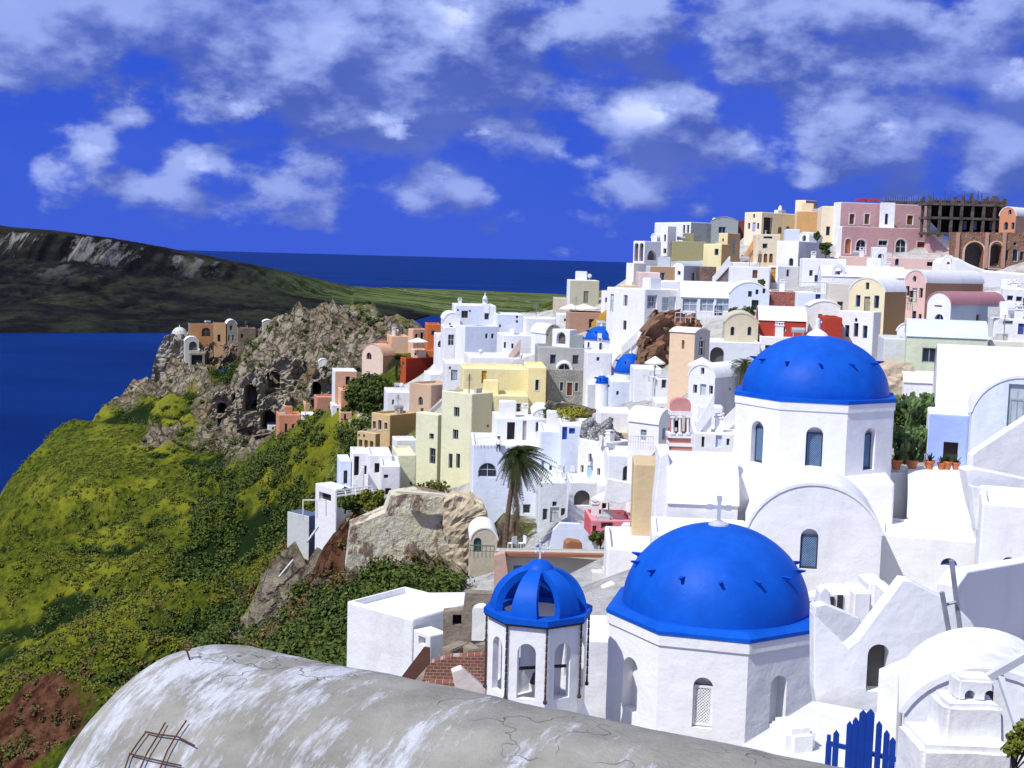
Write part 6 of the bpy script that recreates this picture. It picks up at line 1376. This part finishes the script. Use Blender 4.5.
def palm(label, px, py, d, h, L, n, lean, skirt=True, wind=(0, 0, 0), seed=1):
    b0 = P(px, py, d); root = thing('palm_tree', label, 'palm tree', b0); rr = random.Random(seed); bm = bmesh.new(); prev = b0-Vector((0, 0, .5)); N_ = 22
    for k in range(1, N_+1):
        t = k/N_; q = b0+Vector((lean*t*t, 0, h*t)); tube(bm, prev, q, .24-.06*t, .20-.05*t, 9, False); prev = q
    obj('trunk', bm, plain((.13,.09,.065), .95), root); wd = Vector(wind)
    bm = bmesh.new(); fronds(bm, prev, n, L, rr, .62, wind=wd, e0=-.45, e1=1.4, leafl=L*.24); obj('crown', bm, foliage('palm_leaf', (.022,.036,.010), (.045,.055,.015), (.10,.10,.035)), root)
    if skirt:
        bm = bmesh.new(); fronds(bm, prev-Vector((0, 0, .3)), n//4, L*.7, rr, .9, wind=wd*.6, e0=-.9, e1=-.1, leafl=L*.13)
        for j in range(5): fronds(bm, prev-Vector((0, 0, 1.5+j*.8)), 7, .75, rr, 1.3, wind=wd*.2, e0=-1.4, e1=-.6, leafl=.3)
        obj('dead_fronds', bm, foliage('dead_palm_leaf', (.09,.06,.03), (.13,.095,.055), (.20,.16,.10)), root)
palm('tall windblown palm tree with shaggy dead fronds before the loggia house', 505, 556, 92, 7.4, 2.25, 120, .75, True, (.28, 0, 0), 3)
palm('short bushy palm between the peach vault and deep red block', 396, 376, 189, 2.4, 2.3, 46, .2, False, (.1, 0, 0), 5)
palm('short palm in front of the wide arched wall beside the big dome', 742, 388, 86, 1.6, 1.3, 40, .1, False, (.0, 0, 0), 8)
# prickly pears
def cactus(label, px, py, d, s, seed):
    b0 = P(px, py, d); root = thing('prickly_pear', label, 'cactus', b0, 'prickly pear cacti beside the dome'); rr = random.Random(seed); bm = bmesh.new(); st = [(b0, Vector((rr.uniform(-.3, .3), -.2, 1)).normalized(), 0) for _ in range(6)]
    st = [(b0+Vector((rr.uniform(-.22, .22)*s, rr.uniform(-.06, .06)*s, 0)), v, 0) for _, v, _2 in st]
    while st:
        q, v, g_ = st.pop(); l = rr.uniform(.34, .5)*s*(1-.06*g_); az = rr.uniform(0, PI); c = q+v*l*.5
        M = Matrix.Translation(c) @ v.to_track_quat('Z', 'Y').to_matrix().to_4x4() @ Matrix.Rotation(az, 4, 'Z') @ Matrix.Diagonal((l*.34, l*.09, l*.54, 1))
        bmesh.ops.create_uvsphere(bm, u_segments=10, v_segments=7, radius=1, matrix=M)
        if g_ < 4:
            for _ in range(rr.choice((1, 2, 2))): v2 = (v+Vector((rr.uniform(-.9, .9), rr.uniform(-.9, .5), rr.uniform(.1, .8)))).normalized(); st.append((q+v*l*.95, v2, g_+1))
    obj('pads', bm, plain((.10,.16,.05), .6, .3, 0, .5), root, True)
for a in (('prickly pear cactus tallest clump by the lilac house wall', 917, 462, 61, 1.0, 3),('prickly pear cactus crowding the drum of the farther dome', 903, 464, 60.5, 1.1, 9),('prickly pear cactus higher up under the rocky terrace', 912, 440, 64, 1.2, 12),('prickly pear cactus topmost against the white terrace', 918, 425, 67, 1.0, 21),('prickly pear cactus low between the other clumps', 912, 466, 59.5, .9, 31),('prickly pear cactus at the top left of the clump', 900, 428, 67, 1.1, 41)): cactus(*a)
tree('garden_bush', 'shadowy undergrowth bush behind the prickly pears', 'bush', 912, 452, 67, 2.6, 3.6, 30, 160, .14)
# ============================================================ PEELING WALL AND CLIFF WORK
m, nt, b = nm('peeling_plaster')
f = noise(nt, .35, 8, .7, stretch=(1, 1, .6)); c = mix(nt, ramp(nt, noise(nt, .9, 5), .4, .65), (.68,.64,.44), (.74,.70,.56)); c = mix(nt, ramp(nt, f, .50, .54), c, (.27,.19,.14)); c = mix(nt, ramp(nt, noise(nt, .8, 7, .75), .60, .64), c, (.66,.64,.56)); c = mix(nt, ramp(nt, noise(nt, 3, 5, .7), .6, .72, 0, .7), c, (.16,.11,.08))
nt.links.new(c, b.inputs['Base Color']); b.inputs['Roughness'].default_value = .95; bump(nt, b, math_(nt, 'ADD', f, math_(nt, 'MULTIPLY', noise(nt, 2, 6, .7), .5)), 1, .5); PEEL = m
def roughslab(name, label, cat, d, th, pts, thick, mat, amp, cuts=7, group=None, fine=.45):
    r = slab(name, label, cat, d, th, pts, thick, mat, group); w_ = [c for c in r.children][0]; bm = bmesh.new(); bm.from_mesh(w_.data); bmesh.ops.triangulate(bm, faces=bm.faces)
    for _ in range(4):
        bmesh.ops.subdivide_edges(bm, edges=[e for e in bm.edges if e.calc_length() > fine], cuts=1); bmesh.ops.triangulate(bm, faces=bm.faces)
    o0 = WORLD[r.name]
    for v in bm.verts:
        q = v.co+o0; n_ = mnoise.fractal(q*.35, .6, 2.1, 6)*amp + (1-abs(mnoise.noise(q*.9)))*amp*.5 + abs(mnoise.noise(q*2.1))*amp*.35; v.co += Vector((n_*.4, -abs(n_)*.9, n_*.5))
    bm.to_mesh(w_.data); bm.free(); w_.data.polygons.foreach_set('use_smooth', [False]*len(w_.data.polygons)); return r
roughslab('peeling_wall', 'peeling cream and brown retaining wall below the pale green tower', 'wall', 105, 8, [(391,497),(415,493),(440,498),(472,508),(480,520),(470,530),(466,582),(420,588),(380,580),(345,570),(350,528),(385,513)], 3.2, PEEL, .16)
roughslab('rock_outcrop', 'bulging cream coloured rock beside the palm trunk and tower foot', 'rock', 103, 5, [(443,504),(454,497),(470,499),(482,508),(486,520),(480,560),(464,575),(450,560),(444,530)], 3.0, rockmat('cream_rock', (.62,.54,.38), (.42,.33,.22), .9), .5)
roughslab('rock_outcrop', 'reddish brown layered rock face below the glazed veranda', 'rock', 124, 0, [(637,366),(643,334),(652,319),(668,317),(688,320),(694,332),(690,372),(642,376)], 5, rockmat('red_rock', (.34,.17,.11), (.14,.10,.06), .5), 1.8)
roughslab('rock_outcrop', 'sandy rock lump under the dark arched passage', 'rock', 84, 0, [(879,400),(884,372),(894,363),(906,368),(910,395),(905,402)], 2.5, rockmat('sand_rock', (.60,.50,.36), (.45,.36,.25), .9), .5)
slab('plaster_rib', 'white plaster strip descending the peeling wall', 'wall', 103.6, 8, [(397,491),(440,494),(476,503),(476,505),(440,496.5),(397,493)], .5, (.7,.66,.5))
# ============================================================ CASTLE ROCK
def dhit(px, py, d0=55, d1=430):
    r = ray(px, py); d = d0
    while d < d1:
        p = r*(d/r.y)
        if p.z <= float(gz_at(p.x, p.y)): return d
        d += .6
    return d1
def H2(*a, **k):
    a = list(a); xc = a[4]; yb = a[7]; dd = dhit(xc, yb)
    if dd < a[2]*.75 or dd > a[2]*1.2: print('DHIT', a[1][:40], a[2], round(dd)); dd = a[2]
    a[2] = dd-.3; s = H(*a, **k); return build_house(s, s['zb']-2.5)
CST = rockmat('castle_stone', (.40,.38,.32), (.24,.22,.17), .35); CSB = rockmat('castle_brown', (.34,.25,.18), (.16,.12,.09), .5)
roughslab('castle_bastion', 'broken grey stone bastion of the castle above the sea', 'ruin', 338, 0, [(150,388),(152,368),(158,350),(163,340),(172,336),(188,337),(194,352),(196,372),(200,388)], 14, CST, 2.0)
roughslab('castle_wall', 'ragged brown castle wall running toward the cliff', 'ruin', 334, 0, [(196,366),(198,348),(212,345),(226,347),(240,340),(256,330),(262,334),(258,350),(236,362),(214,372)], 6, CSB, 1.6)
HC = 'ruined castle buildings'
for (nme, lab, d, x0, xc, x1, yt, yb, th, cl, cr, roof, ft) in (
  ('castle_house','ochre ruined castle house with a blind arch',336,188,190,214,324,344,15,CSB,plaster((.50,.27,.11)),'f',[('a',206,332,9,9,(.45,.26,.1))]),
  ('castle_house','bright orange castle house with one dark door',333,213,214,226,323,346,15,CSB,(.70,.42,.20),'f',[('d',219,338,3,7,DK)]),
  ('castle_house','brown gabled castle house with white shuttered base',334,225,227,237,324,345,15,CST,CST,('R',4),[('w',231,328,2.5,5),('w',229,338,2,6,(.7,.7,.7)),('w',233,338,2,6,(.7,.7,.7))]),
  ('castle_house','low roofless brown castle wall house with small window',332,236,238,256,328,345,15,CSB,CSB,'f',[('q',242,336,2,4)]),
  ('castle_house','white arched hut on the castle bastion',332,184,185,199,341,352,15,(.6,.58,.5),(.6,.58,.5),('R',4),[('o',193,346,8,9)]),
  ('castle_house','dark mouthed stone shed below the white arched hut',330,188,190,205,353,368,10,CST,CST,'f',[('q',197,360,11,10)])):
    H2(nme, lab, d, x0, xc, x1, yt, yb, th, cl, cr, roof=roof, feat=ft, dl=5, group=HC, terr=False, rc=cl if roof == 'f' else W)
for a in (('peach house with small square window on the cliff path',216,303,305,320,403,415,15,PEACH,(.72,.45,.3),'w',311),('rosy orange house above the white terrace hut',212,318,320,336,399,411,15,(.6,.28,.18),(.64,.32,.2),'w',326),('cream white house stepping below the peach walled one',206,330,332,346,405,418,15,W,W,'w',338),('small peach hut lowest beside the dark tree',200,338,340,352,412,424,15,PEACH,(.7,.4,.25),'d',345),('white cottage at the outer end of the cliff path',232,266,268,279,425,437,15,W,W,'d',273)):
    H2('house', a[0], *a[1:10], feat=[(a[10], a[11], a[5]+5, 2.4, 4 if a[10] == 'w' else 6)], dl=4, group=OR, terr=False)
H2('mill_house', 'tiny pale round roofed house on top of the cliff', 318, 262, 263, 273, 322, 334, 10, BEI, BEI, roof=('R',2), dl=4, terr=False)
H2('house', 'small white ruin house on the crest of the cliff', 292, 349, 351, 360, 312, 320, 10, (.5,.47,.4), (.5,.47,.4), dl=4, terr=False, feat=[('w',355,316,2,3)])
H2('house', 'white cave house front tucked into the cliff', 276, 235, 237, 246, 404, 425, 10, (.6,.6,.56), (.6,.6,.56), dl=5, terr=False, feat=[('d',242,415,3,9,PALE)])
H2('house', 'small white front of a cave dwelling high on the cliff', 276, 318, 319, 328, 362, 370, 10, W, W, roof=('R',3), dl=4, terr=False)
RK = rockmat('cliff_rock', (.42,.38,.30), (.22,.18,.13), .3)
for lab, d, x0, x1, yt, yb, hx_, hy_, hw, hh in (('cliff rock with a tall dark cave mouth above the white cave house',279,232,262,376,428,250,398,14,28),('cliff rock with round cave mouth near the crest of the gorge',288,262,300,362,396,272,380,16,18),('cliff rock hollow beside the terracotta house',262,252,286,400,438,268,420,16,20),
     ('cliff rock with narrow cave slit above the path',268,306,330,372,402,316,388,9,14),('cliff rock with two storey hollow below the castle ridge',300,208,236,392,420,221,408,10,12)):
    dd = dhit((x0+x1)/2, yb-4); d = dd-1.5 if abs(dd-d) < 45 else d
    r = roughslab('cave_rock', lab, 'rock', d, 0, [(x0,yb),(x0+2,(yt+yb)/2),(x0+6,yt+3),((x0+x1)/2,yt),(x1-4,yt+4),(x1,(yt+yb)/2+3),(x1,yb)], 12, RK, 2.2, group='cave rocks of the cliff')
    w_ = [c for c in r.children][0]; cut = bmesh.new(); fr = Fr((0, d-1, 0), (1, 0, 0), (0, -1, 0)); a, z = fr.hit(hx_, hy_); prism(cut, fr, outline(1, a, z, hw*d/F, hh*d/F), 6, -7); boolean(w_, cut)
# slope hut parts, pergola, poles
beams('pergola', 'white wooden pergola over the terrace above the peeling wall', 'pergola', [((336,491),111,(372,486),113,.09),((336,496),109,(374,491),110,.09),((336,491),111,(336,512),111,.08),((372,488),111,(372,510),111,.08),((337,493),110.5,(373,489),112,.06),((345,490),112,(346,496),109,.05),((355,489),112,(356,495),109,.05),((364,488),112,(365,493),109,.05)], plain((.75,.75,.75)))
beams('pergola', 'small white framed awning beside the lowest slope hut', 'pergola', [((303,500),112,(326,500),112,.07),((303,500),112,(303,520),112,.07),((317,501),111,(317,518),111,.07),((326,500),112,(326,516),112,.07)], plain((.75,.75,.75)))
for lab, a in (('grey drain pipe down the slope below the lowest hut', ((318,527),110,(307,542),108,.10)),('grey drain pipe lying lower on the brown slope', ((293,560),104,(279,577),102,.09))): beams('drain_pipe', lab, 'pipe', [a], plain((.5,.5,.5)), 'drain pipes on the slope')
roughslab('thatch_shelter', 'brown thatched shelter over a dark hollow beside the garden wall', 'shelter', 104, 0, [(598,428),(606,420),(620,418),(640,424),(640,431),(618,428),(604,434)], 2.5, plain((.34,.25,.14), .95), .25)
roughslab('dry_stone_wall', 'dark dry stone garden wall above the blue doors', 'wall', 114, 0, [(541,412),(548,402),(575,407),(610,413),(645,420),(645,426),(610,420),(575,414),(548,412)], 1.2, rockmat('dry_stone', (.20,.17,.12), (.09,.08,.05), 1.2), .35)
roughslab('rubble_wall', 'grey rubble mess of the ruined court between garden and cube house', 'ruin', 99, 0, [(580,444),(583,425),(592,420),(598,430),(606,424),(612,436),(622,440),(618,450),(590,450)], 2.0, rockmat('grey_rubble', (.5,.5,.48), (.22,.22,.22), 1.4, True, (.14,.14,.14), 4), .8)
for i, (px, py, h_) in enumerate(((578.5,445,8),(600.5,446,11),(605,446,9))):
    bm = bmesh.new(); a = P(px, py, 96); box(bm, a+Vector((0, 0, h_*.0375)), (.22, .22, h_*.075)); o = recentre(obj('roof_post', bm, plaster(W))); tag(o, ['stubby white roof post on the cube house nearest the blue door','tallest white roof post on the cube house corner','middle white roof post behind the tallest on the cube house'][i], 'post', 'white roof posts')
# railings and terraces
def railing(label, d, x0, y0, x1, y1, n, h_=.9, col=(.7,.7,.7)):
    a = P(x0, y0, d); b_ = P(x1, y1, d); root = thing('railing', label, 'railing', a, 'terrace railings')
    bm = bmesh.new(); tube(bm, a+Vector((0, 0, h_)), b_+Vector((0, 0, h_)), .045, n=5); tube(bm, a+Vector((0, 0, h_*.5)), b_+Vector((0, 0, h_*.5)), .025, n=4); obj('handrail', bm, plain(col), root)
    for i in range(n+1): q = a.lerp(b_, i/n); bm = bmesh.new(); tube(bm, q-Vector((0, 0, .1)), q+Vector((0, 0, h_)), .03, n=4); obj('post', bm, plain(col), root)
for a in (('white balcony railing of the cut barrel roof house', 89.5, 628, 448, 653, 449, 10, .9),('railing along the bluish walled terrace house', 124, 797, 291, 832, 292, 9, .9),('railing on the long veranda terrace over the red rock', 122, 675, 322, 727, 322, 10, .9),
          ('railing of the low shop roof near the small bell', 133, 858, 277, 885, 276, 7, .8),('dark railing along the tan roof of the upper houses', 152, 641, 289, 660, 289, 7, .7,(.15,.15,.18)),('railing on the stucco terrace under the palm', 90, 470, 556, 494, 557, 6, .8,(.1,.1,.1)),
          ('railing beside the white stairs left of the dome', 79, 688, 455, 740, 458, 12, .8),('railing on the pale loggia terrace behind the palm', 108, 474, 447, 500, 444, 8, .7),('railing above the balcony of the pink gabled house', 112, 903, 309, 917, 310, 6, 1.0,(.75,.7,.5))): railing(*a)
# air conditioner of the dusty red roof, small bell frame, patio things
bm = bmesh.new(); a = P(994, 312, 96); box(bm, a, (.8, .35, .75)); 
bmesh.ops.create_circle(bm, cap_ends=True, radius=.26, segments=16, matrix=Matrix.Translation(a+Vector((0, -.19, 0))) @ Matrix.Rotation(PI/2, 4, 'X')); o = recentre(obj('air_conditioner', bm, plain((.6,.62,.6)))); tag(o, 'boxy air conditioner under the end of the dusty red roof', 'air conditioner')
def chair(px, py, d, label, rz):
    c = P(px, py, d); root = thing('patio_chair', label, 'chair', c, 'white patio chairs'); R_ = Matrix.Rotation(rz, 3, 'Z'); m_ = plain((.72,.72,.72))
    def bb(nm_, x, y, z, s): bm = bmesh.new(); box(bm, c+R_@Vector((x, y, z)), s, rz); obj(nm_, bm, m_, root)
    bb('seat', 0, 0, .42, (.45, .45, .05)); bb('backrest', 0, .22, .68, (.45, .05, .5))
    for x in (-.2, .2):
        for y in (-.2, .2): bb('leg', x, y, .2, (.05, .05, .42))
for i, (px, py, d, l) in enumerate(((560,477,101,'white patio chair nearest the blue doors'),(566,478,100,'white patio chair facing the table by the blue doors'),(574,477,100,'white patio chair against the cube house'),(512,549,88,'white patio chair under the palm fronds'),(522,549,88,'white patio chair at the stucco terrace edge'),(652,382,108,'white patio chair on the grey house roof'),(646,381,108,'second white patio chair on the grey house roof'),(600,380-38,134,'white patio chair by the middle dome'))): chair(px, py, d, l, i*1.3)
slab('wooden_crate', 'brown wooden crate stack on the patio behind the lantern', 'crate', 80, 10, [(566,554),(567,544),(571,541),(582,543),(583,554)], 1.0, (.34,.15,.07), near=True)
slab('terrace_wall', 'white inclined parapet right of the patio bushes', 'wall', 79, 0, [(604,556),(612,542),(624,524),(631,524),(630,536),(622,556)], .5, W, near=True, bev=.03)
slab('terrace_wall', 'bluish white curved patio wall left of the wooden crate', 'wall', 82, 0, [(548,556),(553,530),(560,523),(580,524),(590,536),(598,546),(598,556)], .4, W_SHADE, near=True, bev=.03)
slab('terrace_wall', 'white tilted slab wall left of the sandy tower', 'wall', 84, 0, [(604,500),(608,479),(634,484),(634,500),(620,504)], .6, W, bev=.03)
slab('buttress', 'tall white slanted buttress beside the church wing', 'wall', 54, 0, [(652,560),(655,500),(660,456),(668,452),(671,470),(668,560)], 1.2, W, near=True, bev=.05)
for (px, py, d, s, lab) in ((880,263,142,1.2,'small white bell arch on the terrace roof'),(838,278,128,1.2,'white bell arch beside the vaulted roof house'),(948,268,136,1.2,'white bell arch on the canopy shaped roof')):
    a = P(px, py, d); r = thing('bell_arch', lab, 'bell arch', a, 'little white bell arches'); fr = Fr((a.x, a.y, 0), (1, 0, 0), (0, -1, 0)); bm = bmesh.new(); ring(bm, fr, outline(1, 0, a.z+.5*s, 1.1*s, 1.3*s), outline(1, 0, a.z+.4*s, .6*s, .9*s), .2, -.2); obj('arch', bm, WN, r); bm = bmesh.new(); lathe(bm, a+Vector((0, 0, .4)), [(.2, 0), (.14, .2), (.04, .3)], 10); obj('bell', bm, plain((.05,.05,.05)), r)
# ============================================================ VEGETATION ON THE SLOPES
def mk(regs):
    X_ = []
    for px, py, d, r, n in regs:
        p = P(px, py, d)
        for _ in range(n):
            a = random.uniform(0, 2*PI); q = r*math.sqrt(random.random()); X_.append((p.x+math.cos(a)*q, p.y+math.sin(a)*q*1.3))
    return X_
def inhouse(x, y):
    for (A, u, v, Lr, Ll, zb, zt) in GROUND:
        dx = x-A.x; dy = y-A.y; a = dx*u.x+dy*u.y; b2 = dx*v.x+dy*v.y
        if -2.2 < a < Lr+.6 and -3.4 < b2 < Ll+.6: return True
    return False
def scatter(regs, rmin, rmax, keep=None, lift=.3):
    C_, R_ = [], []
    for x, y in mk(regs):
        if inhouse(x, y): continue
        p = Vector((x, y, 0)); px = 512+F*x/y
        if px < -60 or px > 1080: continue
        i = int((x-GX[0])/1.1); j = int((y-GY[0])/1.1)
        if not (0 <= i < nx and 0 <= j < ny): continue
        if ins[j, i] > .55: continue
        if keep and not keep(x, y, i, j): continue
        r = random.uniform(rmin, rmax)*random.uniform(.6, 1.2); C_.append((x, y, float(gz_at(x, y))+r*lift)); R_.append(r)
    return C_, R_
nsy = lambda x, y, i, j: rock[j, i] < .5
C_, R_ = scatter([(400,590,93,14,420),(460,575,92,10,240),(360,600,88,12,300),(470,610,80,7,140),(330,640,85,11,240),(300,690,85,12,220),(345,660,70,9,200),(420,620,80,9,220),(350,565,100,9,160),(270,640,105,14,260)], .5, 1.35, nsy)
leafcloud('green_scrub', C_, R_, 210, .20, [FOL], kind='stuff', flat=.8)
C_, R_ = scatter([(310,460,180,16,220),(340,450,165,10,120),(230,400,310,22,170),(300,490,150,16,240),(250,450,235,26,240),(180,420,300,26,160),(330,500,125,9,140),(240,560,170,20,220),(210,500,215,26,170),(310,580,115,12,170),(280,600,120,12,140),(370,455,160,8,70),(300,340,305,16,90),(170,520,240,30,260),(130,570,200,30,240),(120,520,240,20,120),(60,600,170,30,400),(60,520,230,35,400),(100,660,145,22,300),(240,540,190,14,220),(210,590,165,14,150)], .6, 1.7, lambda x, y, i, j: rock[j, i] < .75 and (damp[j, i] > random.uniform(.1, .6) or (512+F*x/y > 190 and mnoise.noise(Vector((x/14, y/14, 0))) > .15)))
leafcloud('dark_scrub', C_, R_, 150, .22, [FOL], kind='stuff', flat=.75)
C_, R_ = scatter([(240,400,300,26,170),(300,370,290,28,190),(340,350,278,24,150),(280,430,268,20,120),(372,330,276,20,90),(300,325,308,14,130),(350,312,290,14,100),(170,385,330,18,50)], .4, 1.1, lambda x, y, i, j: mnoise.noise(Vector((x/7, y/7, 2))) > .0)
leafcloud('cliff_scrub', C_, R_, 70, .28, [FOL], kind='stuff', flat=.6)
C_, R_ = scatter([(330,590,100,12,90),(300,610,110,12,90),(350,540,108,9,70),(290,560,125,12,90),(320,555,110,8,70),(400,585,97,8,30),(60,690,140,18,60),(20,750,125,14,90),(320,480,150,10,50)], .4, 1.1)
leafcloud('dry_scrub', C_, R_, 90, .20, [FOLB], kind='stuff', flat=.7)
lim = lambda x, y, i, j: rock[j, i] < .35 and red[j, i] < .5 and damp[j, i] < .3 and mnoise.noise(Vector((x/20, y/20, 4)))+.6*mnoise.noise(Vector((x/7, y/7, 4))) > random.uniform(-.5, .35)
C_, R_ = scatter([(0,480,280,34,700),(60,480,275,34,800),(100,460,290,30,600),(100,500,240,34,900),(150,460,265,30,700),(0,560,205,30,900),(60,560,200,28,900),(130,560,195,28,900),(200,560,185,24,700),(0,640,160,24,900),(60,640,158,22,900),(130,640,150,20,900),(200,640,140,18,700),(220,600,150,18,500),(100,700,128,16,500),(180,700,122,14,500),(240,690,110,12,350),(40,700,134,14,350),(180,400,320,22,200),(200,480,225,26,500),(290,340,306,12,120)], .35, 1.0, lim, .1)
leafcloud('lime_scrub', C_, R_, 60, .19, [FOLL], kind='stuff', flat=.45)
print('leaf done')
